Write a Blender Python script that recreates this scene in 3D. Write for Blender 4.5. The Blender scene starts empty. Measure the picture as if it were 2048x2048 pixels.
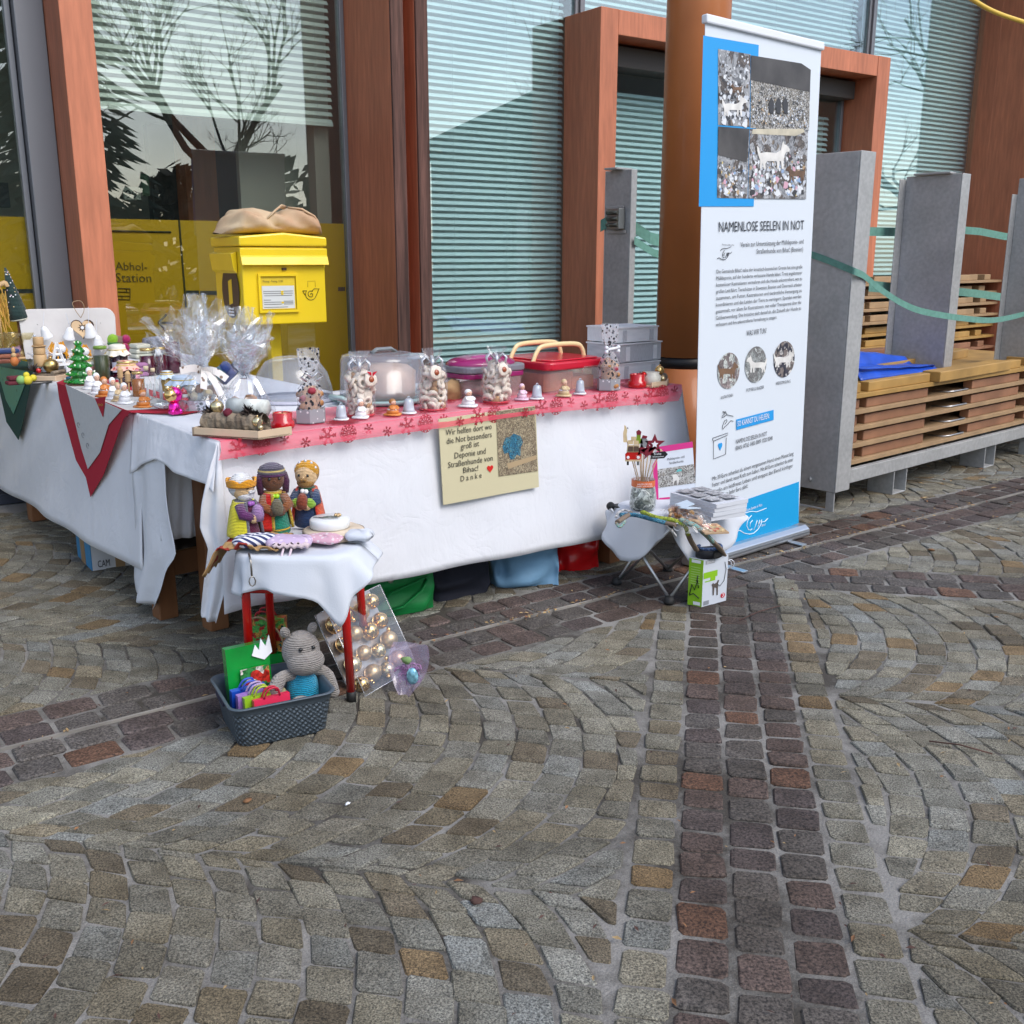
import bpy, bmesh, math, random
from mathutils import Vector, Matrix, noise
R=math.radians
random.seed(7)
SC=bpy.context.scene
COL=SC.collection
# ------------------------------------------------------------ camera, sky, sun, exposure
CH=1.3; TH=math.atan(505/2048); ST,CT=math.sin(TH),math.cos(TH)
cd=bpy.data.cameras.new('camera'); cam=bpy.data.objects.new('camera',cd); COL.objects.link(cam)
cam.location=(0,0,CH); cam.rotation_euler=(math.pi/2-TH,0,0)
cd.sensor_width=36; cd.lens=36; cd.clip_start=.05; cd.clip_end=600
SC.camera=cam
SUN_EL,SUN_AZ=R(48),R(128)      # azimuth clockwise from +Y
world=bpy.data.worlds.new('World'); SC.world=world; world.use_nodes=True
wn=world.node_tree.nodes; wl=world.node_tree.links
for n in list(wn): wn.remove(n)
wo=wn.new('ShaderNodeOutputWorld'); bg=wn.new('ShaderNodeBackground'); bg.inputs[1].default_value=.15
sky=wn.new('ShaderNodeTexSky'); sky.sky_type='NISHITA'; sky.sun_disc=False
sky.sun_elevation=SUN_EL; sky.sun_rotation=SUN_AZ; sky.air_density=1.0; sky.dust_density=2.0; sky.ozone_density=2.0
tc=wn.new('ShaderNodeTexCoord'); mp=wn.new('ShaderNodeMapping'); mp.inputs['Scale'].default_value=(1.2,1.2,3.5)
nz=wn.new('ShaderNodeTexNoise'); nz.inputs['Scale'].default_value=2.2; nz.inputs['Detail'].default_value=7; nz.inputs['Roughness'].default_value=.6
rp=wn.new('ShaderNodeValToRGB'); rp.color_ramp.elements[0].position=.38; rp.color_ramp.elements[1].position=.66
mx=wn.new('ShaderNodeMix'); mx.data_type='RGBA'
mul=wn.new('ShaderNodeMath'); mul.operation='MULTIPLY'; mul.inputs[1].default_value=.68
wl.new(tc.outputs['Generated'],mp.inputs[0]); wl.new(mp.outputs[0],nz.inputs['Vector']); wl.new(nz.outputs[0],rp.inputs[0])
wl.new(rp.outputs[0],mul.inputs[0]); wl.new(mul.outputs[0],mx.inputs[0])
hsv=wn.new('ShaderNodeHueSaturation'); hsv.inputs['Saturation'].default_value=.5; hsv.inputs['Value'].default_value=1.6
wl.new(sky.outputs[0],hsv.inputs['Color']); wl.new(hsv.outputs[0],mx.inputs[7]); wl.new(sky.outputs[0],mx.inputs[6])
wl.new(mx.outputs[2],bg.inputs[0]); wl.new(bg.outputs[0],wo.inputs[0])
sd=bpy.data.lights.new('sun','SUN'); sun=bpy.data.objects.new('sun',sd); COL.objects.link(sun)
sd.energy=1.1; sd.angle=R(35); sd.color=(1,.97,.93)
sun.rotation_euler=(math.pi/2-SUN_EL,0,math.pi-SUN_AZ+math.pi) if False else (0,0,0)
_d=Vector((math.sin(SUN_AZ)*math.cos(SUN_EL),math.cos(SUN_AZ)*math.cos(SUN_EL),math.sin(SUN_EL)))
sun.rotation_euler=_d.to_track_quat('Z','Y').to_euler(); sun.location=_d*30
SC.view_settings.view_transform='Standard'; SC.view_settings.look='None'; SC.view_settings.gamma=1
SC.view_settings.exposure=.62; SC.view_settings.use_curve_mapping=False
SC.render.engine='CYCLES'
try:
    SC.cycles.use_denoising=True; SC.cycles.denoiser='OPENIMAGEDENOISE'
except Exception: pass
SC.cycles.max_bounces=8; SC.cycles.transparent_max_bounces=24; SC.cycles.glossy_bounces=4; SC.cycles.diffuse_bounces=3
SC.cycles.caustics_reflective=False; SC.cycles.caustics_refractive=False; SC.cycles.sample_clamp_indirect=6

# ------------------------------------------------------------ picture measurements -> points of the place
def ray(px,py):
    u=(px-1024)/2048; v=(py-1024)/2048
    return Vector((u,CT-v*ST,-ST-v*CT))
def G(px,py,z=0.):
    d=ray(px,py); return Vector((0,0,CH))+d*((z-CH)/d.z)
def onplane(px,py,P,n):
    d=ray(px,py); C=Vector((0,0,CH)); return C+d*((Vector(P)-C).dot(n)/d.dot(n))
def atdist(px,py,Y):
    d=ray(px,py); return Vector((0,0,CH))+d*(Y/d.y)
def mpp(p):   # metres per photograph pixel at p
    return (p[1]*CT-(p[2]-CH)*ST)/2048
def proj(p):
    f=p[1]*CT-(p[2]-CH)*ST; up=p[1]*ST+(p[2]-CH)*CT
    return (1024+2048*p[0]/f,1024-2048*up/f)
Zv=Vector((0,0,1))
def dirv(deg): return Vector((math.sin(R(deg)),math.cos(R(deg)),0))

# ------------------------------------------------------------ mesh helper
class MB:
    def __init__(s): s.v=[]; s.f=[]; s.m=[]; s.s=[]; s.c=None
    def add(s,vs,fs,mi=0,sm=False):
        b=len(s.v); s.v+= [Vector(v) for v in vs]
        for f in fs: s.f.append([b+i for i in f]); s.m.append(mi); s.s.append(sm)
        return s
    def box(s,c,sz,rot=None,mi=0,taper=1.):
        x,y,z=sz[0]/2,sz[1]/2,sz[2]/2; vs=[]
        for k,zz in enumerate((-z,z)):
            t=taper if k else 1
            for a,b in ((-1,-1),(1,-1),(1,1),(-1,1)):
                p=Vector((a*x*t,b*y*t,zz)); vs.append((rot@p if rot else p)+Vector(c))
        return s.add(vs,[(3,2,1,0),(4,5,6,7),(0,1,5,4),(1,2,6,5),(2,3,7,6),(3,0,4,7)],mi)
    def lathe(s,prof,c=(0,0,0),n=20,rot=None,mi=0,sx=1,sy=1,caps=True,sm=True,wob=0):
        vs=[];fs=[];k=len(prof)
        for j,(r,z) in enumerate(prof):
            for i in range(n):
                a=2*math.pi*i/n; rr=r*(1+wob*math.sin(a*3+j)*.5+wob*math.sin(a*7+j*2)*.3)
                p=Vector((rr*math.cos(a)*sx,rr*math.sin(a)*sy,z)); vs.append((rot@p if rot else p)+Vector(c))
        for j in range(k-1):
            for i in range(n):
                i2=(i+1)%n; fs.append((j*n+i,j*n+i2,(j+1)*n+i2,(j+1)*n+i))
        s.add(vs,fs,mi,sm)
        if caps:
            b=len(s.v)-k*n
            if prof[0][0]>1e-5: s.f.append([b+i for i in range(n)][::-1]); s.m.append(mi); s.s.append(False)
            if prof[-1][0]>1e-5: s.f.append([b+(k-1)*n+i for i in range(n)]); s.m.append(mi); s.s.append(False)
        return s
    def sph(s,c,r,nu=14,nv=9,rot=None,mi=0,wob=0,seed=0):
        r=(r,r,r) if isinstance(r,(int,float)) else r
        vs=[(0,0,-1)];fs=[]
        for j in range(1,nv):
            t=math.pi*j/nv-math.pi/2
            for i in range(nu):
                a=2*math.pi*i/nu; vs.append((math.cos(t)*math.cos(a),math.cos(t)*math.sin(a),math.sin(t)))
        vs.append((0,0,1)); out=[]
        for v in vs:
            v=Vector(v)
            if wob: v=v*(1+wob*noise.noise(v*1.7+Vector((seed,seed*.7,0))))
            v=Vector((v.x*r[0],v.y*r[1],v.z*r[2])); out.append((rot@v if rot else v)+Vector(c))
        L=len(vs)-1
        for i in range(nu):
            i2=(i+1)%nu; fs.append((0,1+i2,1+i)); fs.append((L,L-nu+i,L-nu+i2))
            for j in range(nv-2): a=1+j*nu; fs.append((a+i,a+i2,a+nu+i2,a+nu+i))
        return s.add(out,fs,mi,True)
    def tube(s,pts,r,n=8,mi=0,close=False,flat=None):
        pts=[Vector(p) for p in pts]; k=len(pts); vs=[];fs=[]
        up=None
        for j,p in enumerate(pts):
            if close: t=pts[(j+1)%k]-pts[j-1]
            else: t=pts[min(j+1,k-1)]-pts[max(j-1,0)]
            t=t.normalized() if t.length>1e-9 else Vector((0,0,1))
            if up is None:
                up=Vector((0,0,1)) if abs(t.z)<.9 else Vector((0,1,0))
            x=t.cross(up); 
            if x.length<1e-6: x=t.orthogonal()
            x.normalize(); y=x.cross(t).normalized(); up=y
            rr=r[j] if isinstance(r,(list,tuple)) else r
            for i in range(n):
                a=2*math.pi*i/n; q=x*math.cos(a)*rr+y*math.sin(a)*rr*(flat or 1); vs.append(p+q)
        m=k if close else k-1
        for j in range(m):
            j2=(j+1)%k
            for i in range(n):
                i2=(i+1)%n; fs.append((j*n+i,j*n+i2,j2*n+i2,j2*n+i))
        s.add(vs,fs,mi,n>4)
        if not close:
            b=len(s.v)-k*n
            s.f.append([b+i for i in range(n)][::-1]); s.m.append(mi); s.s.append(False)
            s.f.append([b+(k-1)*n+i for i in range(n)]); s.m.append(mi); s.s.append(False)
        return s
    def prism(s,poly,o,ex,ey,ez,d,mi=0):
        """polygon (2d) in the plane ex,ey at o, thickness d along ez"""
        o=Vector(o);ex=Vector(ex);ey=Vector(ey);ez=Vector(ez);n=len(poly)
        vs=[o+ex*x+ey*y for x,y in poly]+[o+ex*x+ey*y+ez*d for x,y in poly]
        fs=[tuple(range(n))[::-1],tuple(range(n,2*n))]+[(i,(i+1)%n,n+(i+1)%n,n+i) for i in range(n)]
        return s.add(vs,fs,mi)
    def grid(s,fn,nu,nv,mi=0,sm=True):
        vs=[fn(i/nu,j/nv) for j in range(nv+1) for i in range(nu+1)]
        fs=[(j*(nu+1)+i,j*(nu+1)+i+1,(j+1)*(nu+1)+i+1,(j+1)*(nu+1)+i) for j in range(nv) for i in range(nu)]
        return s.add(vs,fs,mi,sm)
    def quad(s,a,b,c,d,mi=0): return s.add([a,b,c,d],[(0,1,2,3)],mi)
    def mesh(s,name,mats):
        me=bpy.data.meshes.new(name); me.from_pydata(s.v,[],s.f)
        for m in (mats if isinstance(mats,(list,tuple)) else [mats]): me.materials.append(m)
        me.polygons.foreach_set('material_index',s.m); me.polygons.foreach_set('use_smooth',s.s); me.update()
        return me
    def build(s,name,mats,parent=None,world=False,bevel=0,solid=0,sub=0,smooth_angle=None):
        if parent is not None and world:
            inv=PM[parent.name].inverted(); s.v=[inv@v for v in s.v]
        elif parent is None and not s.v==[]:
            pass
        me=s.mesh(name,mats); o=bpy.data.objects.new(name,me); COL.objects.link(o)
        if parent is not None: o.parent=parent
        PM[o.name]=PM[parent.name].copy() if parent is not None else Matrix.Identity(4)
        if solid: m=o.modifiers.new('solid','SOLIDIFY'); m.thickness=solid; m.offset=0
        if sub: m=o.modifiers.new('sub','SUBSURF'); m.levels=sub; m.render_levels=sub
        if bevel: m=o.modifiers.new('bevel','BEVEL'); m.width=bevel; m.segments=2; m.limit_method='ANGLE'; m.angle_limit=R(40)
        return o
PM={}
def thing(name,label,cat,loc=(0,0,0),rz=0,group=None,rot=None):
    o=bpy.data.objects.new(name,None); COL.objects.link(o); o.empty_display_size=.05
    M_=Matrix.Translation(Vector(loc))@(rot.to_4x4() if rot is not None else Matrix.Rotation(R(rz),4,'Z'))
    o.matrix_world=M_; PM[o.name]=M_
    return tag(o,label,cat,group)
def tag(o,label,cat,group=None):
    o['label']=label; o['category']=cat
    if group: o['group']=group
    return o
def single(mb,name,mats,label,cat,loc,rz=0,group=None,**k):
    """a thing that is one mesh, built in local coordinates at loc"""
    o=mb.build(name,mats,None,**k); o.location=loc; o.rotation_euler=(0,0,R(rz))
    PM[o.name]=Matrix.Translation(Vector(loc))@Matrix.Rotation(R(rz),4,'Z'); return tag(o,label,cat,group)
def copy_thing(o,loc,rz=None,label=None,group=None,scale=None):
    def cp(a,par):
        c=a.copy(); COL.objects.link(c)
        if par is not None: c.parent=par
        for ch in [x for x in bpy.data.objects if x.parent==a]: cp(ch,c)
        return c
    c=cp(o,None); c.location=loc
    if rz is not None: c.rotation_euler=(0,0,R(rz))
    if scale: c.scale=(scale,)*3
    if label: c['label']=label
    if group: c['group']=group
    PM[c.name]=Matrix.Translation(Vector(loc))@Matrix.Rotation(c.rotation_euler[2],4,'Z')
    return c
def struct(o): o['kind']='structure'; return o
def stuff(o): o['kind']='stuff'; return o

# ------------------------------------------------------------ materials
def mat(name,col,rough=.6,metal=0,var=None,bump=None,var2=None,coat=0,spec=.5,trans=0,ior=1.45,sheen=0,sss=0,stretch=None):
    m=bpy.data.materials.new(name); m.use_nodes=True; nt=m.node_tree; N=nt.nodes; L=nt.links
    b=N['Principled BSDF']; b.inputs['Base Color'].default_value=(*col,1); b.inputs['Roughness'].default_value=rough
    b.inputs['Metallic'].default_value=metal; b.inputs['Specular IOR Level'].default_value=spec; b.inputs['IOR'].default_value=ior
    b.inputs['Coat Weight'].default_value=coat; b.inputs['Transmission Weight'].default_value=trans
    if sheen: b.inputs['Sheen Weight'].default_value=sheen
    if sss: b.inputs['Subsurface Weight'].default_value=sss; b.inputs['Subsurface Radius'].default_value=(.01,.008,.006)
    tcn=N.new('ShaderNodeTexCoord'); vec=tcn.outputs['Object']
    if stretch:
        mpn=N.new('ShaderNodeMapping'); mpn.inputs['Scale'].default_value=stretch; L.new(vec,mpn.inputs[0]); vec=mpn.outputs[0]
    last=None
    for k,vv in enumerate([var,var2]):
        if not vv: continue
        sc,am=vv[0],vv[1]; n=N.new('ShaderNodeTexNoise'); n.inputs['Scale'].default_value=sc; n.inputs['Detail'].default_value=6; L.new(vec,n.inputs['Vector'])
        r=N.new('ShaderNodeValToRGB'); r.color_ramp.elements[0].position=.32; r.color_ramp.elements[1].position=.68; L.new(n.outputs[0],r.inputs[0])
        x=N.new('ShaderNodeMix'); x.data_type='RGBA'; L.new(r.outputs[0],x.inputs[0])
        if len(vv)>2:
            if last: L.new(last,x.inputs[6])
            else: x.inputs[6].default_value=(*col,1)
            x.inputs[7].default_value=(*vv[2],1)
            mm=N.new('ShaderNodeMath'); mm.operation='MULTIPLY'; mm.inputs[1].default_value=am; L.new(r.outputs[0],mm.inputs[0]); L.new(mm.outputs[0],x.inputs[0])
        else:
            if last:
                x.blend_type='MULTIPLY'; x.inputs[0].default_value=1; L.new(last,x.inputs[6])
                r.color_ramp.elements[0].color=(1-am,1-am,1-am,1); r.color_ramp.elements[1].color=(1+am,1+am,1+am,1)
                nt.links.remove(x.inputs[0].links[0]); L.new(r.outputs[0],x.inputs[7])
            else:
                x.inputs[6].default_value=(*[c*(1-am) for c in col],1); x.inputs[7].default_value=(*[min(1,c*(1+am)) for c in col],1)
        last=x.outputs[2]
    if last: L.new(last,b.inputs['Base Color'])
    if bump:
        n=N.new('ShaderNodeTexNoise'); n.inputs['Scale'].default_value=bump[0]; n.inputs['Detail'].default_value=5; L.new(vec,n.inputs['Vector'])
        bp=N.new('ShaderNodeBump'); bp.inputs['Strength'].default_value=bump[1]; bp.inputs['Distance'].default_value=bump[2] if len(bump)>2 else .005
        L.new(n.outputs[0],bp.inputs['Height']); L.new(bp.outputs[0],b.inputs['Normal'])
    return m
def knit(name,col,scale=60,strength=.8):
    m=mat(name,col,.9,var=(40,.15),sheen=.3,spec=.2); N=m.node_tree.nodes; L=m.node_tree.links; b=N['Principled BSDF']
    t=N.new('ShaderNodeTexCoord'); w=N.new('ShaderNodeTexWave'); w.wave_type='BANDS'; w.bands_direction='Z'; w.inputs['Scale'].default_value=scale; w.inputs['Distortion'].default_value=1.2; w.inputs['Detail Scale'].default_value=3
    v=N.new('ShaderNodeTexVoronoi'); v.inputs['Scale'].default_value=scale*3
    a=N.new('ShaderNodeMath'); a.operation='MULTIPLY_ADD'; a.inputs[1].default_value=-.5
    L.new(t.outputs['Object'],w.inputs['Vector']); L.new(t.outputs['Object'],v.inputs['Vector']); L.new(v.outputs['Distance'],a.inputs[0]); L.new(w.outputs['Fac'],a.inputs[2])
    bp=N.new('ShaderNodeBump'); bp.inputs['Strength'].default_value=strength; bp.inputs['Distance'].default_value=.004; L.new(a.outputs[0],bp.inputs['Height']); L.new(bp.outputs[0],b.inputs['Normal'])
    return m
def clear(name,tint=(1,1,1),base=.06,edge=.5,rough=.03,haze=0,hazecol=(.9,.92,.95)):
    """thin clear sheet: transparent with a view-angle (Fresnel) mirror part and a little milkiness"""
    m=bpy.data.materials.new(name); m.use_nodes=True; nt=m.node_tree; N=nt.nodes; L=nt.links
    for n in list(N): N.remove(n)
    out=N.new('ShaderNodeOutputMaterial'); tr=N.new('ShaderNodeBsdfTransparent'); tr.inputs[0].default_value=(*tint,1)
    gl=N.new('ShaderNodeBsdfGlossy'); gl.inputs['Roughness'].default_value=rough; gl.inputs[0].default_value=(1,1,1,1)
    lw0=N.new('ShaderNodeLayerWeight'); lw=N.new('ShaderNodeMath'); lw.operation='POWER'; lw.inputs[1].default_value=3.; L.new(lw0.outputs['Facing'],lw.inputs[0])
    ma=N.new('ShaderNodeMath'); ma.operation='MULTIPLY_ADD'; ma.inputs[1].default_value=edge; ma.inputs[2].default_value=base; ma.use_clamp=True
    mxs=N.new('ShaderNodeMixShader'); L.new(lw.outputs[0],ma.inputs[0]); L.new(ma.outputs[0],mxs.inputs[0])
    first=tr.outputs[0]
    if haze:
        df=N.new('ShaderNodeBsdfDiffuse'); df.inputs[0].default_value=(*hazecol,1); m2=N.new('ShaderNodeMixShader'); m2.inputs[0].default_value=haze
        L.new(tr.outputs[0],m2.inputs[1]); L.new(df.outputs[0],m2.inputs[2]); first=m2.outputs[0]
    L.new(first,mxs.inputs[1]); L.new(gl.outputs[0],mxs.inputs[2]); L.new(mxs.outputs[0],out.inputs[0])
    return m
def spots(name,base,ink,scale=30,thr=.25,rough=.6,alpha=None,shape='EUCLIDEAN'):
    """printed blotches (voronoi cells) on a plain base"""
    m=mat(name,base,rough); N=m.node_tree.nodes; L=m.node_tree.links; b=N['Principled BSDF']
    t=N.new('ShaderNodeTexCoord'); v=N.new('ShaderNodeTexVoronoi'); v.inputs['Scale'].default_value=scale; v.distance=shape; L.new(t.outputs['Object'],v.inputs['Vector'])
    c=N.new('ShaderNodeMath'); c.operation='LESS_THAN'; c.inputs[1].default_value=thr; L.new(v.outputs['Distance'],c.inputs[0])
    x=N.new('ShaderNodeMix'); x.data_type='RGBA'; x.inputs[6].default_value=(*base,1); x.inputs[7].default_value=(*ink,1); L.new(c.outputs[0],x.inputs[0]); L.new(x.outputs[2],b.inputs['Base Color'])
    if alpha is not None:
        al=N.new('ShaderNodeMath'); al.operation='MULTIPLY_ADD'; al.inputs[1].default_value=1-alpha; al.inputs[2].default_value=alpha; L.new(c.outputs[0],al.inputs[0]); L.new(al.outputs[0],b.inputs['Alpha'])
    return m
def photo(name,cols,scale=25,rough=.45,stretch=(1,1,1)):
    """a printed photograph of heaped litter: many small cells of the given colours"""
    m=mat(name,cols[0],rough); N=m.node_tree.nodes; L=m.node_tree.links; b=N['Principled BSDF']
    t=N.new('ShaderNodeTexCoord'); mp_=N.new('ShaderNodeMapping'); mp_.inputs['Scale'].default_value=stretch; L.new(t.outputs['Object'],mp_.inputs[0])
    nn=N.new('ShaderNodeTexNoise'); nn.inputs['Scale'].default_value=scale*.5; nn.inputs['Detail'].default_value=3; L.new(mp_.outputs[0],nn.inputs['Vector'])
    ad=N.new('ShaderNodeMix'); ad.data_type='RGBA'; ad.blend_type='LINEAR_LIGHT'; ad.inputs[0].default_value=.12; L.new(mp_.outputs[0],ad.inputs[6]); L.new(nn.outputs['Color'],ad.inputs[7])
    v=N.new('ShaderNodeTexVoronoi'); v.inputs['Scale'].default_value=scale; L.new(ad.outputs[2],v.inputs['Vector'])
    sp=N.new('ShaderNodeSeparateColor'); L.new(v.outputs['Color'],sp.inputs[0])
    n2=N.new('ShaderNodeTexNoise'); n2.inputs['Scale'].default_value=scale*.25; L.new(mp_.outputs[0],n2.inputs['Vector'])
    mxx=N.new('ShaderNodeMath'); mxx.operation='MULTIPLY_ADD'; mxx.inputs[1].default_value=.55; L.new(sp.outputs[0],mxx.inputs[0])
    m3=N.new('ShaderNodeMath'); m3.operation='MULTIPLY'; m3.inputs[1].default_value=.6; L.new(n2.outputs[0],m3.inputs[0]); L.new(m3.outputs[0],mxx.inputs[2])
    r=N.new('ShaderNodeValToRGB'); r.color_ramp.interpolation='CONSTANT'; L.new(mxx.outputs[0],r.inputs[0])
    e=r.color_ramp.elements; e[0].color=(*cols[0],1); e[1].color=(*cols[1],1); e[1].position=.9/len(cols)+.08
    for k in range(2,len(cols)): q=e.new(.08+k*.92/len(cols)); q.color=(*cols[k],1)
    v2=N.new('ShaderNodeTexVoronoi'); v2.inputs['Scale'].default_value=scale*4.3; L.new(ad.outputs[2],v2.inputs['Vector']); s2=N.new('ShaderNodeSeparateColor'); L.new(v2.outputs['Color'],s2.inputs[0])
    r2=N.new('ShaderNodeValToRGB'); r2.color_ramp.elements[0].color=(.28,.28,.29,1); r2.color_ramp.elements[1].color=(1.35,1.33,1.28,1); L.new(s2.outputs[0],r2.inputs[0])
    xm=N.new('ShaderNodeMix'); xm.data_type='RGBA'; xm.blend_type='MULTIPLY'; xm.inputs[0].default_value=.85; L.new(r.outputs[0],xm.inputs[6]); L.new(r2.outputs[0],xm.inputs[7])
    L.new(xm.outputs[2],b.inputs['Base Color']); return m
INK=mat('black_ink',(.02,.02,.025),.5)
WHITE=mat('white_ink',(.85,.86,.88),.5)
# flat print and lettering
_tc={}
def lettering(parent,body,P1,P2,nrm,h=None,m=None,name='lettering',up=None,off=.0015,fit=True):
    """flat lettering whose baseline runs from P1 to P2 on a surface with normal nrm (world coordinates)"""
    P1=Vector(P1);P2=Vector(P2);nrm=Vector(nrm).normalized()
    key=body
    if key not in _tc:
        cu=bpy.data.curves.new('t','FONT'); cu.body=body; cu.size=1; cu.resolution_u=2
        to=bpy.data.objects.new('t',cu); COL.objects.link(to); bpy.context.view_layer.update()
        me=bpy.data.meshes.new_from_object(to); bpy.data.objects.remove(to)
        vs=[v.co.copy() for v in me.vertices]; fs=[tuple(p.vertices) for p in me.polygons]; bpy.data.meshes.remove(me)
        _tc[key]=(vs,fs)
    vs,fs=_tc[key]; x0=min(v.x for v in vs);x1=max(v.x for v in vs)
    ex=(P2-P1); w=ex.length; ex.normalize(); ey=up or nrm.cross(ex); sx=w/(x1-x0)
    sy=(h/.72) if h else sx
    mb=MB(); mb.add([P1+ex*(v.x-x0)*sx+ey*v.y*sy+nrm*off for v in vs],fs)
    return mb.build(name,m or INK,parent,world=True)
def panel(parent,name,pts,nrm,m,off=.001):
    mb=MB(); mb.add([Vector(p)+Vector(nrm)*off for p in pts],[tuple(range(len(pts)))]); return mb.build(name,m,parent,world=True)
def strokes(parent,name,lines,P,ex,ey,nrm,r,m,off=.002):
    """line drawing: polylines in (x,y) metres on a surface"""
    mb=MB(); P=Vector(P)
    for l in lines: mb.tube([P+ex*x+ey*y+nrm*off for x,y in l],r,n=5,flat=1)
    return mb.build(name,m,parent,world=True)
def star_poly(n,r1,r2,rot=0):
    return [((r1 if i%2==0 else r2)*math.cos(R(rot+90+i*180/n)),(r1 if i%2==0 else r2)*math.sin(R(rot+90+i*180/n))) for i in range(2*n)]
def heart_poly(s,n=20):
    out=[]
    for i in range(n):
        t=2*math.pi*i/n; out.append((s*.055*16*math.sin(t)**3,s*.055*(13*math.cos(t)-5*math.cos(2*t)-2*math.cos(3*t)-math.cos(4*t))))
    return out
def interp(pl,t):
    """point at arc fraction t of a polyline"""
    L=[0]
    for a,b in zip(pl,pl[1:]): L.append(L[-1]+(b-a).length)
    s=t*L[-1]
    for i in range(len(pl)-1):
        if s<=L[i+1] or i==len(pl)-2:
            d=L[i+1]-L[i]; return pl[i].lerp(pl[i+1],(s-L[i])/d if d else 0)
def cloth_strip(top,hem,nrm,nu=60,nv=14,ripple=.012,freq=9,seed=0,flare=0):
    """hanging cloth between an upper and a lower line, with folds that deepen towards the hem"""
    mb=MB(); nrm=Vector(nrm)
    def fn(u,v):
        a=interp(top,u); b=interp(hem,u); p=a.lerp(b,v)
        x=u*freq+seed
        w=math.sin(x*6.28+1.7*noise.noise(Vector((u*4,v*1.2,seed))))*.5+noise.noise(Vector((u*freq*1.3,v*1.5,seed+5)))*.8
        w2=noise.noise(Vector((u*freq*3,v*6,seed+9)))*.18
        return p+nrm*((w*ripple*(v**.8))+w2*ripple+flare*v+.002)
    return mb.grid(fn,nu,nv)
# ============================================================ GROUND
def stone_mat(name,grain,rough,bumpd):
    m=bpy.data.materials.new(name); m.use_nodes=True; N=m.node_tree.nodes; L=m.node_tree.links; b=N['Principled BSDF']; b.inputs['Roughness'].default_value=rough; b.inputs['Specular IOR Level'].default_value=.35
    at=N.new('ShaderNodeVertexColor'); at.layer_name='tint'
    g=N.new('ShaderNodeNewGeometry'); t=g.outputs['Position']
    n=N.new('ShaderNodeTexNoise'); n.inputs['Scale'].default_value=grain; n.inputs['Detail'].default_value=8; n.inputs['Roughness'].default_value=.75; L.new(t,n.inputs['Vector'])
    r=N.new('ShaderNodeValToRGB'); r.color_ramp.elements[0].position=.40; r.color_ramp.elements[0].color=(.22,.22,.22,1); r.color_ramp.elements[1].position=.62; r.color_ramp.elements[1].color=(1.75,1.7,1.6,1); L.new(n.outputs[0],r.inputs[0])
    x=N.new('ShaderNodeMix'); x.data_type='RGBA'; x.blend_type='MULTIPLY'; x.inputs[0].default_value=1; L.new(at.outputs[0],x.inputs[6]); L.new(r.outputs[0],x.inputs[7])
    n2=N.new('ShaderNodeTexNoise'); n2.inputs['Scale'].default_value=14; n2.inputs['Detail'].default_value=5; L.new(t,n2.inputs['Vector'])
    r2=N.new('ShaderNodeValToRGB'); r2.color_ramp.elements[0].position=.35; r2.color_ramp.elements[0].color=(.6,.58,.55,1); r2.color_ramp.elements[1].position=.6; L.new(n2.outputs[0],r2.inputs[0])
    x2=N.new('ShaderNodeMix'); x2.data_type='RGBA'; x2.blend_type='MULTIPLY'; x2.inputs[0].default_value=.8; L.new(x.outputs[2],x2.inputs[6]); L.new(r2.outputs[0],x2.inputs[7])
    # worn damp patches
    n3=N.new('ShaderNodeTexNoise'); n3.inputs['Scale'].default_value=1.0; n3.inputs['Detail'].default_value=5; L.new(t,n3.inputs['Vector'])
    r3=N.new('ShaderNodeValToRGB'); r3.color_ramp.elements[0].position=.38; r3.color_ramp.elements[0].color=(.55,.48,.38,1); r3.color_ramp.elements[1].position=.58; L.new(n3.outputs[0],r3.inputs[0])
    x3=N.new('ShaderNodeMix'); x3.data_type='RGBA'; x3.blend_type='MULTIPLY'; x3.inputs[0].default_value=.75; L.new(x2.outputs[2],x3.inputs[6]); L.new(r3.outputs[0],x3.inputs[7])
    L.new(x3.outputs[2],b.inputs['Base Color'])
    nb=N.new('ShaderNodeTexNoise'); nb.inputs['Scale'].default_value=grain*.45; nb.inputs['Detail'].default_value=6; nb.inputs['Roughness'].default_value=.65; L.new(t,nb.inputs['Vector'])
    bp=N.new('ShaderNodeBump'); bp.inputs['Strength'].default_value=.9; bp.inputs['Distance'].default_value=bumpd; L.new(nb.outputs[0],bp.inputs['Height'])
    L.new(bp.outputs[0],b.inputs['Normal']); return m
GRAN=stone_mat('granite',260,.8,.008); PORP=stone_mat('porphyry',150,.72,.004)
def mortar_mat():
    m=mat('joint_sand',(.2,.195,.185),.95,bump=(160,.8,.006)); N=m.node_tree.nodes; L=m.node_tree.links; b=N['Principled BSDF']
    g=N.new('ShaderNodeNewGeometry'); n=N.new('ShaderNodeTexNoise'); n.inputs['Scale'].default_value=1.6; n.inputs['Detail'].default_value=9; n.inputs['Roughness'].default_value=.7; L.new(g.outputs['Position'],n.inputs['Vector'])
    r=N.new('ShaderNodeValToRGB'); r.color_ramp.elements[0].position=.42; r.color_ramp.elements[0].color=(.06,.053,.044,1); r.color_ramp.elements[1].position=.57; r.color_ramp.elements[1].color=(.25,.24,.22,1); L.new(n.outputs[0],r.inputs[0])
    n2=N.new('ShaderNodeTexNoise'); n2.inputs['Scale'].default_value=350; n2.inputs['Detail'].default_value=3; L.new(g.outputs['Position'],n2.inputs['Vector'])
    x=N.new('ShaderNodeMix'); x.data_type='RGBA'; x.blend_type='OVERLAY'; x.inputs[0].default_value=.6; L.new(r.outputs[0],x.inputs[6]); L.new(n2.outputs[0],x.inputs[7]); L.new(x.outputs[2],b.inputs['Base Color']); return m
gm=MB()
S_=90
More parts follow.
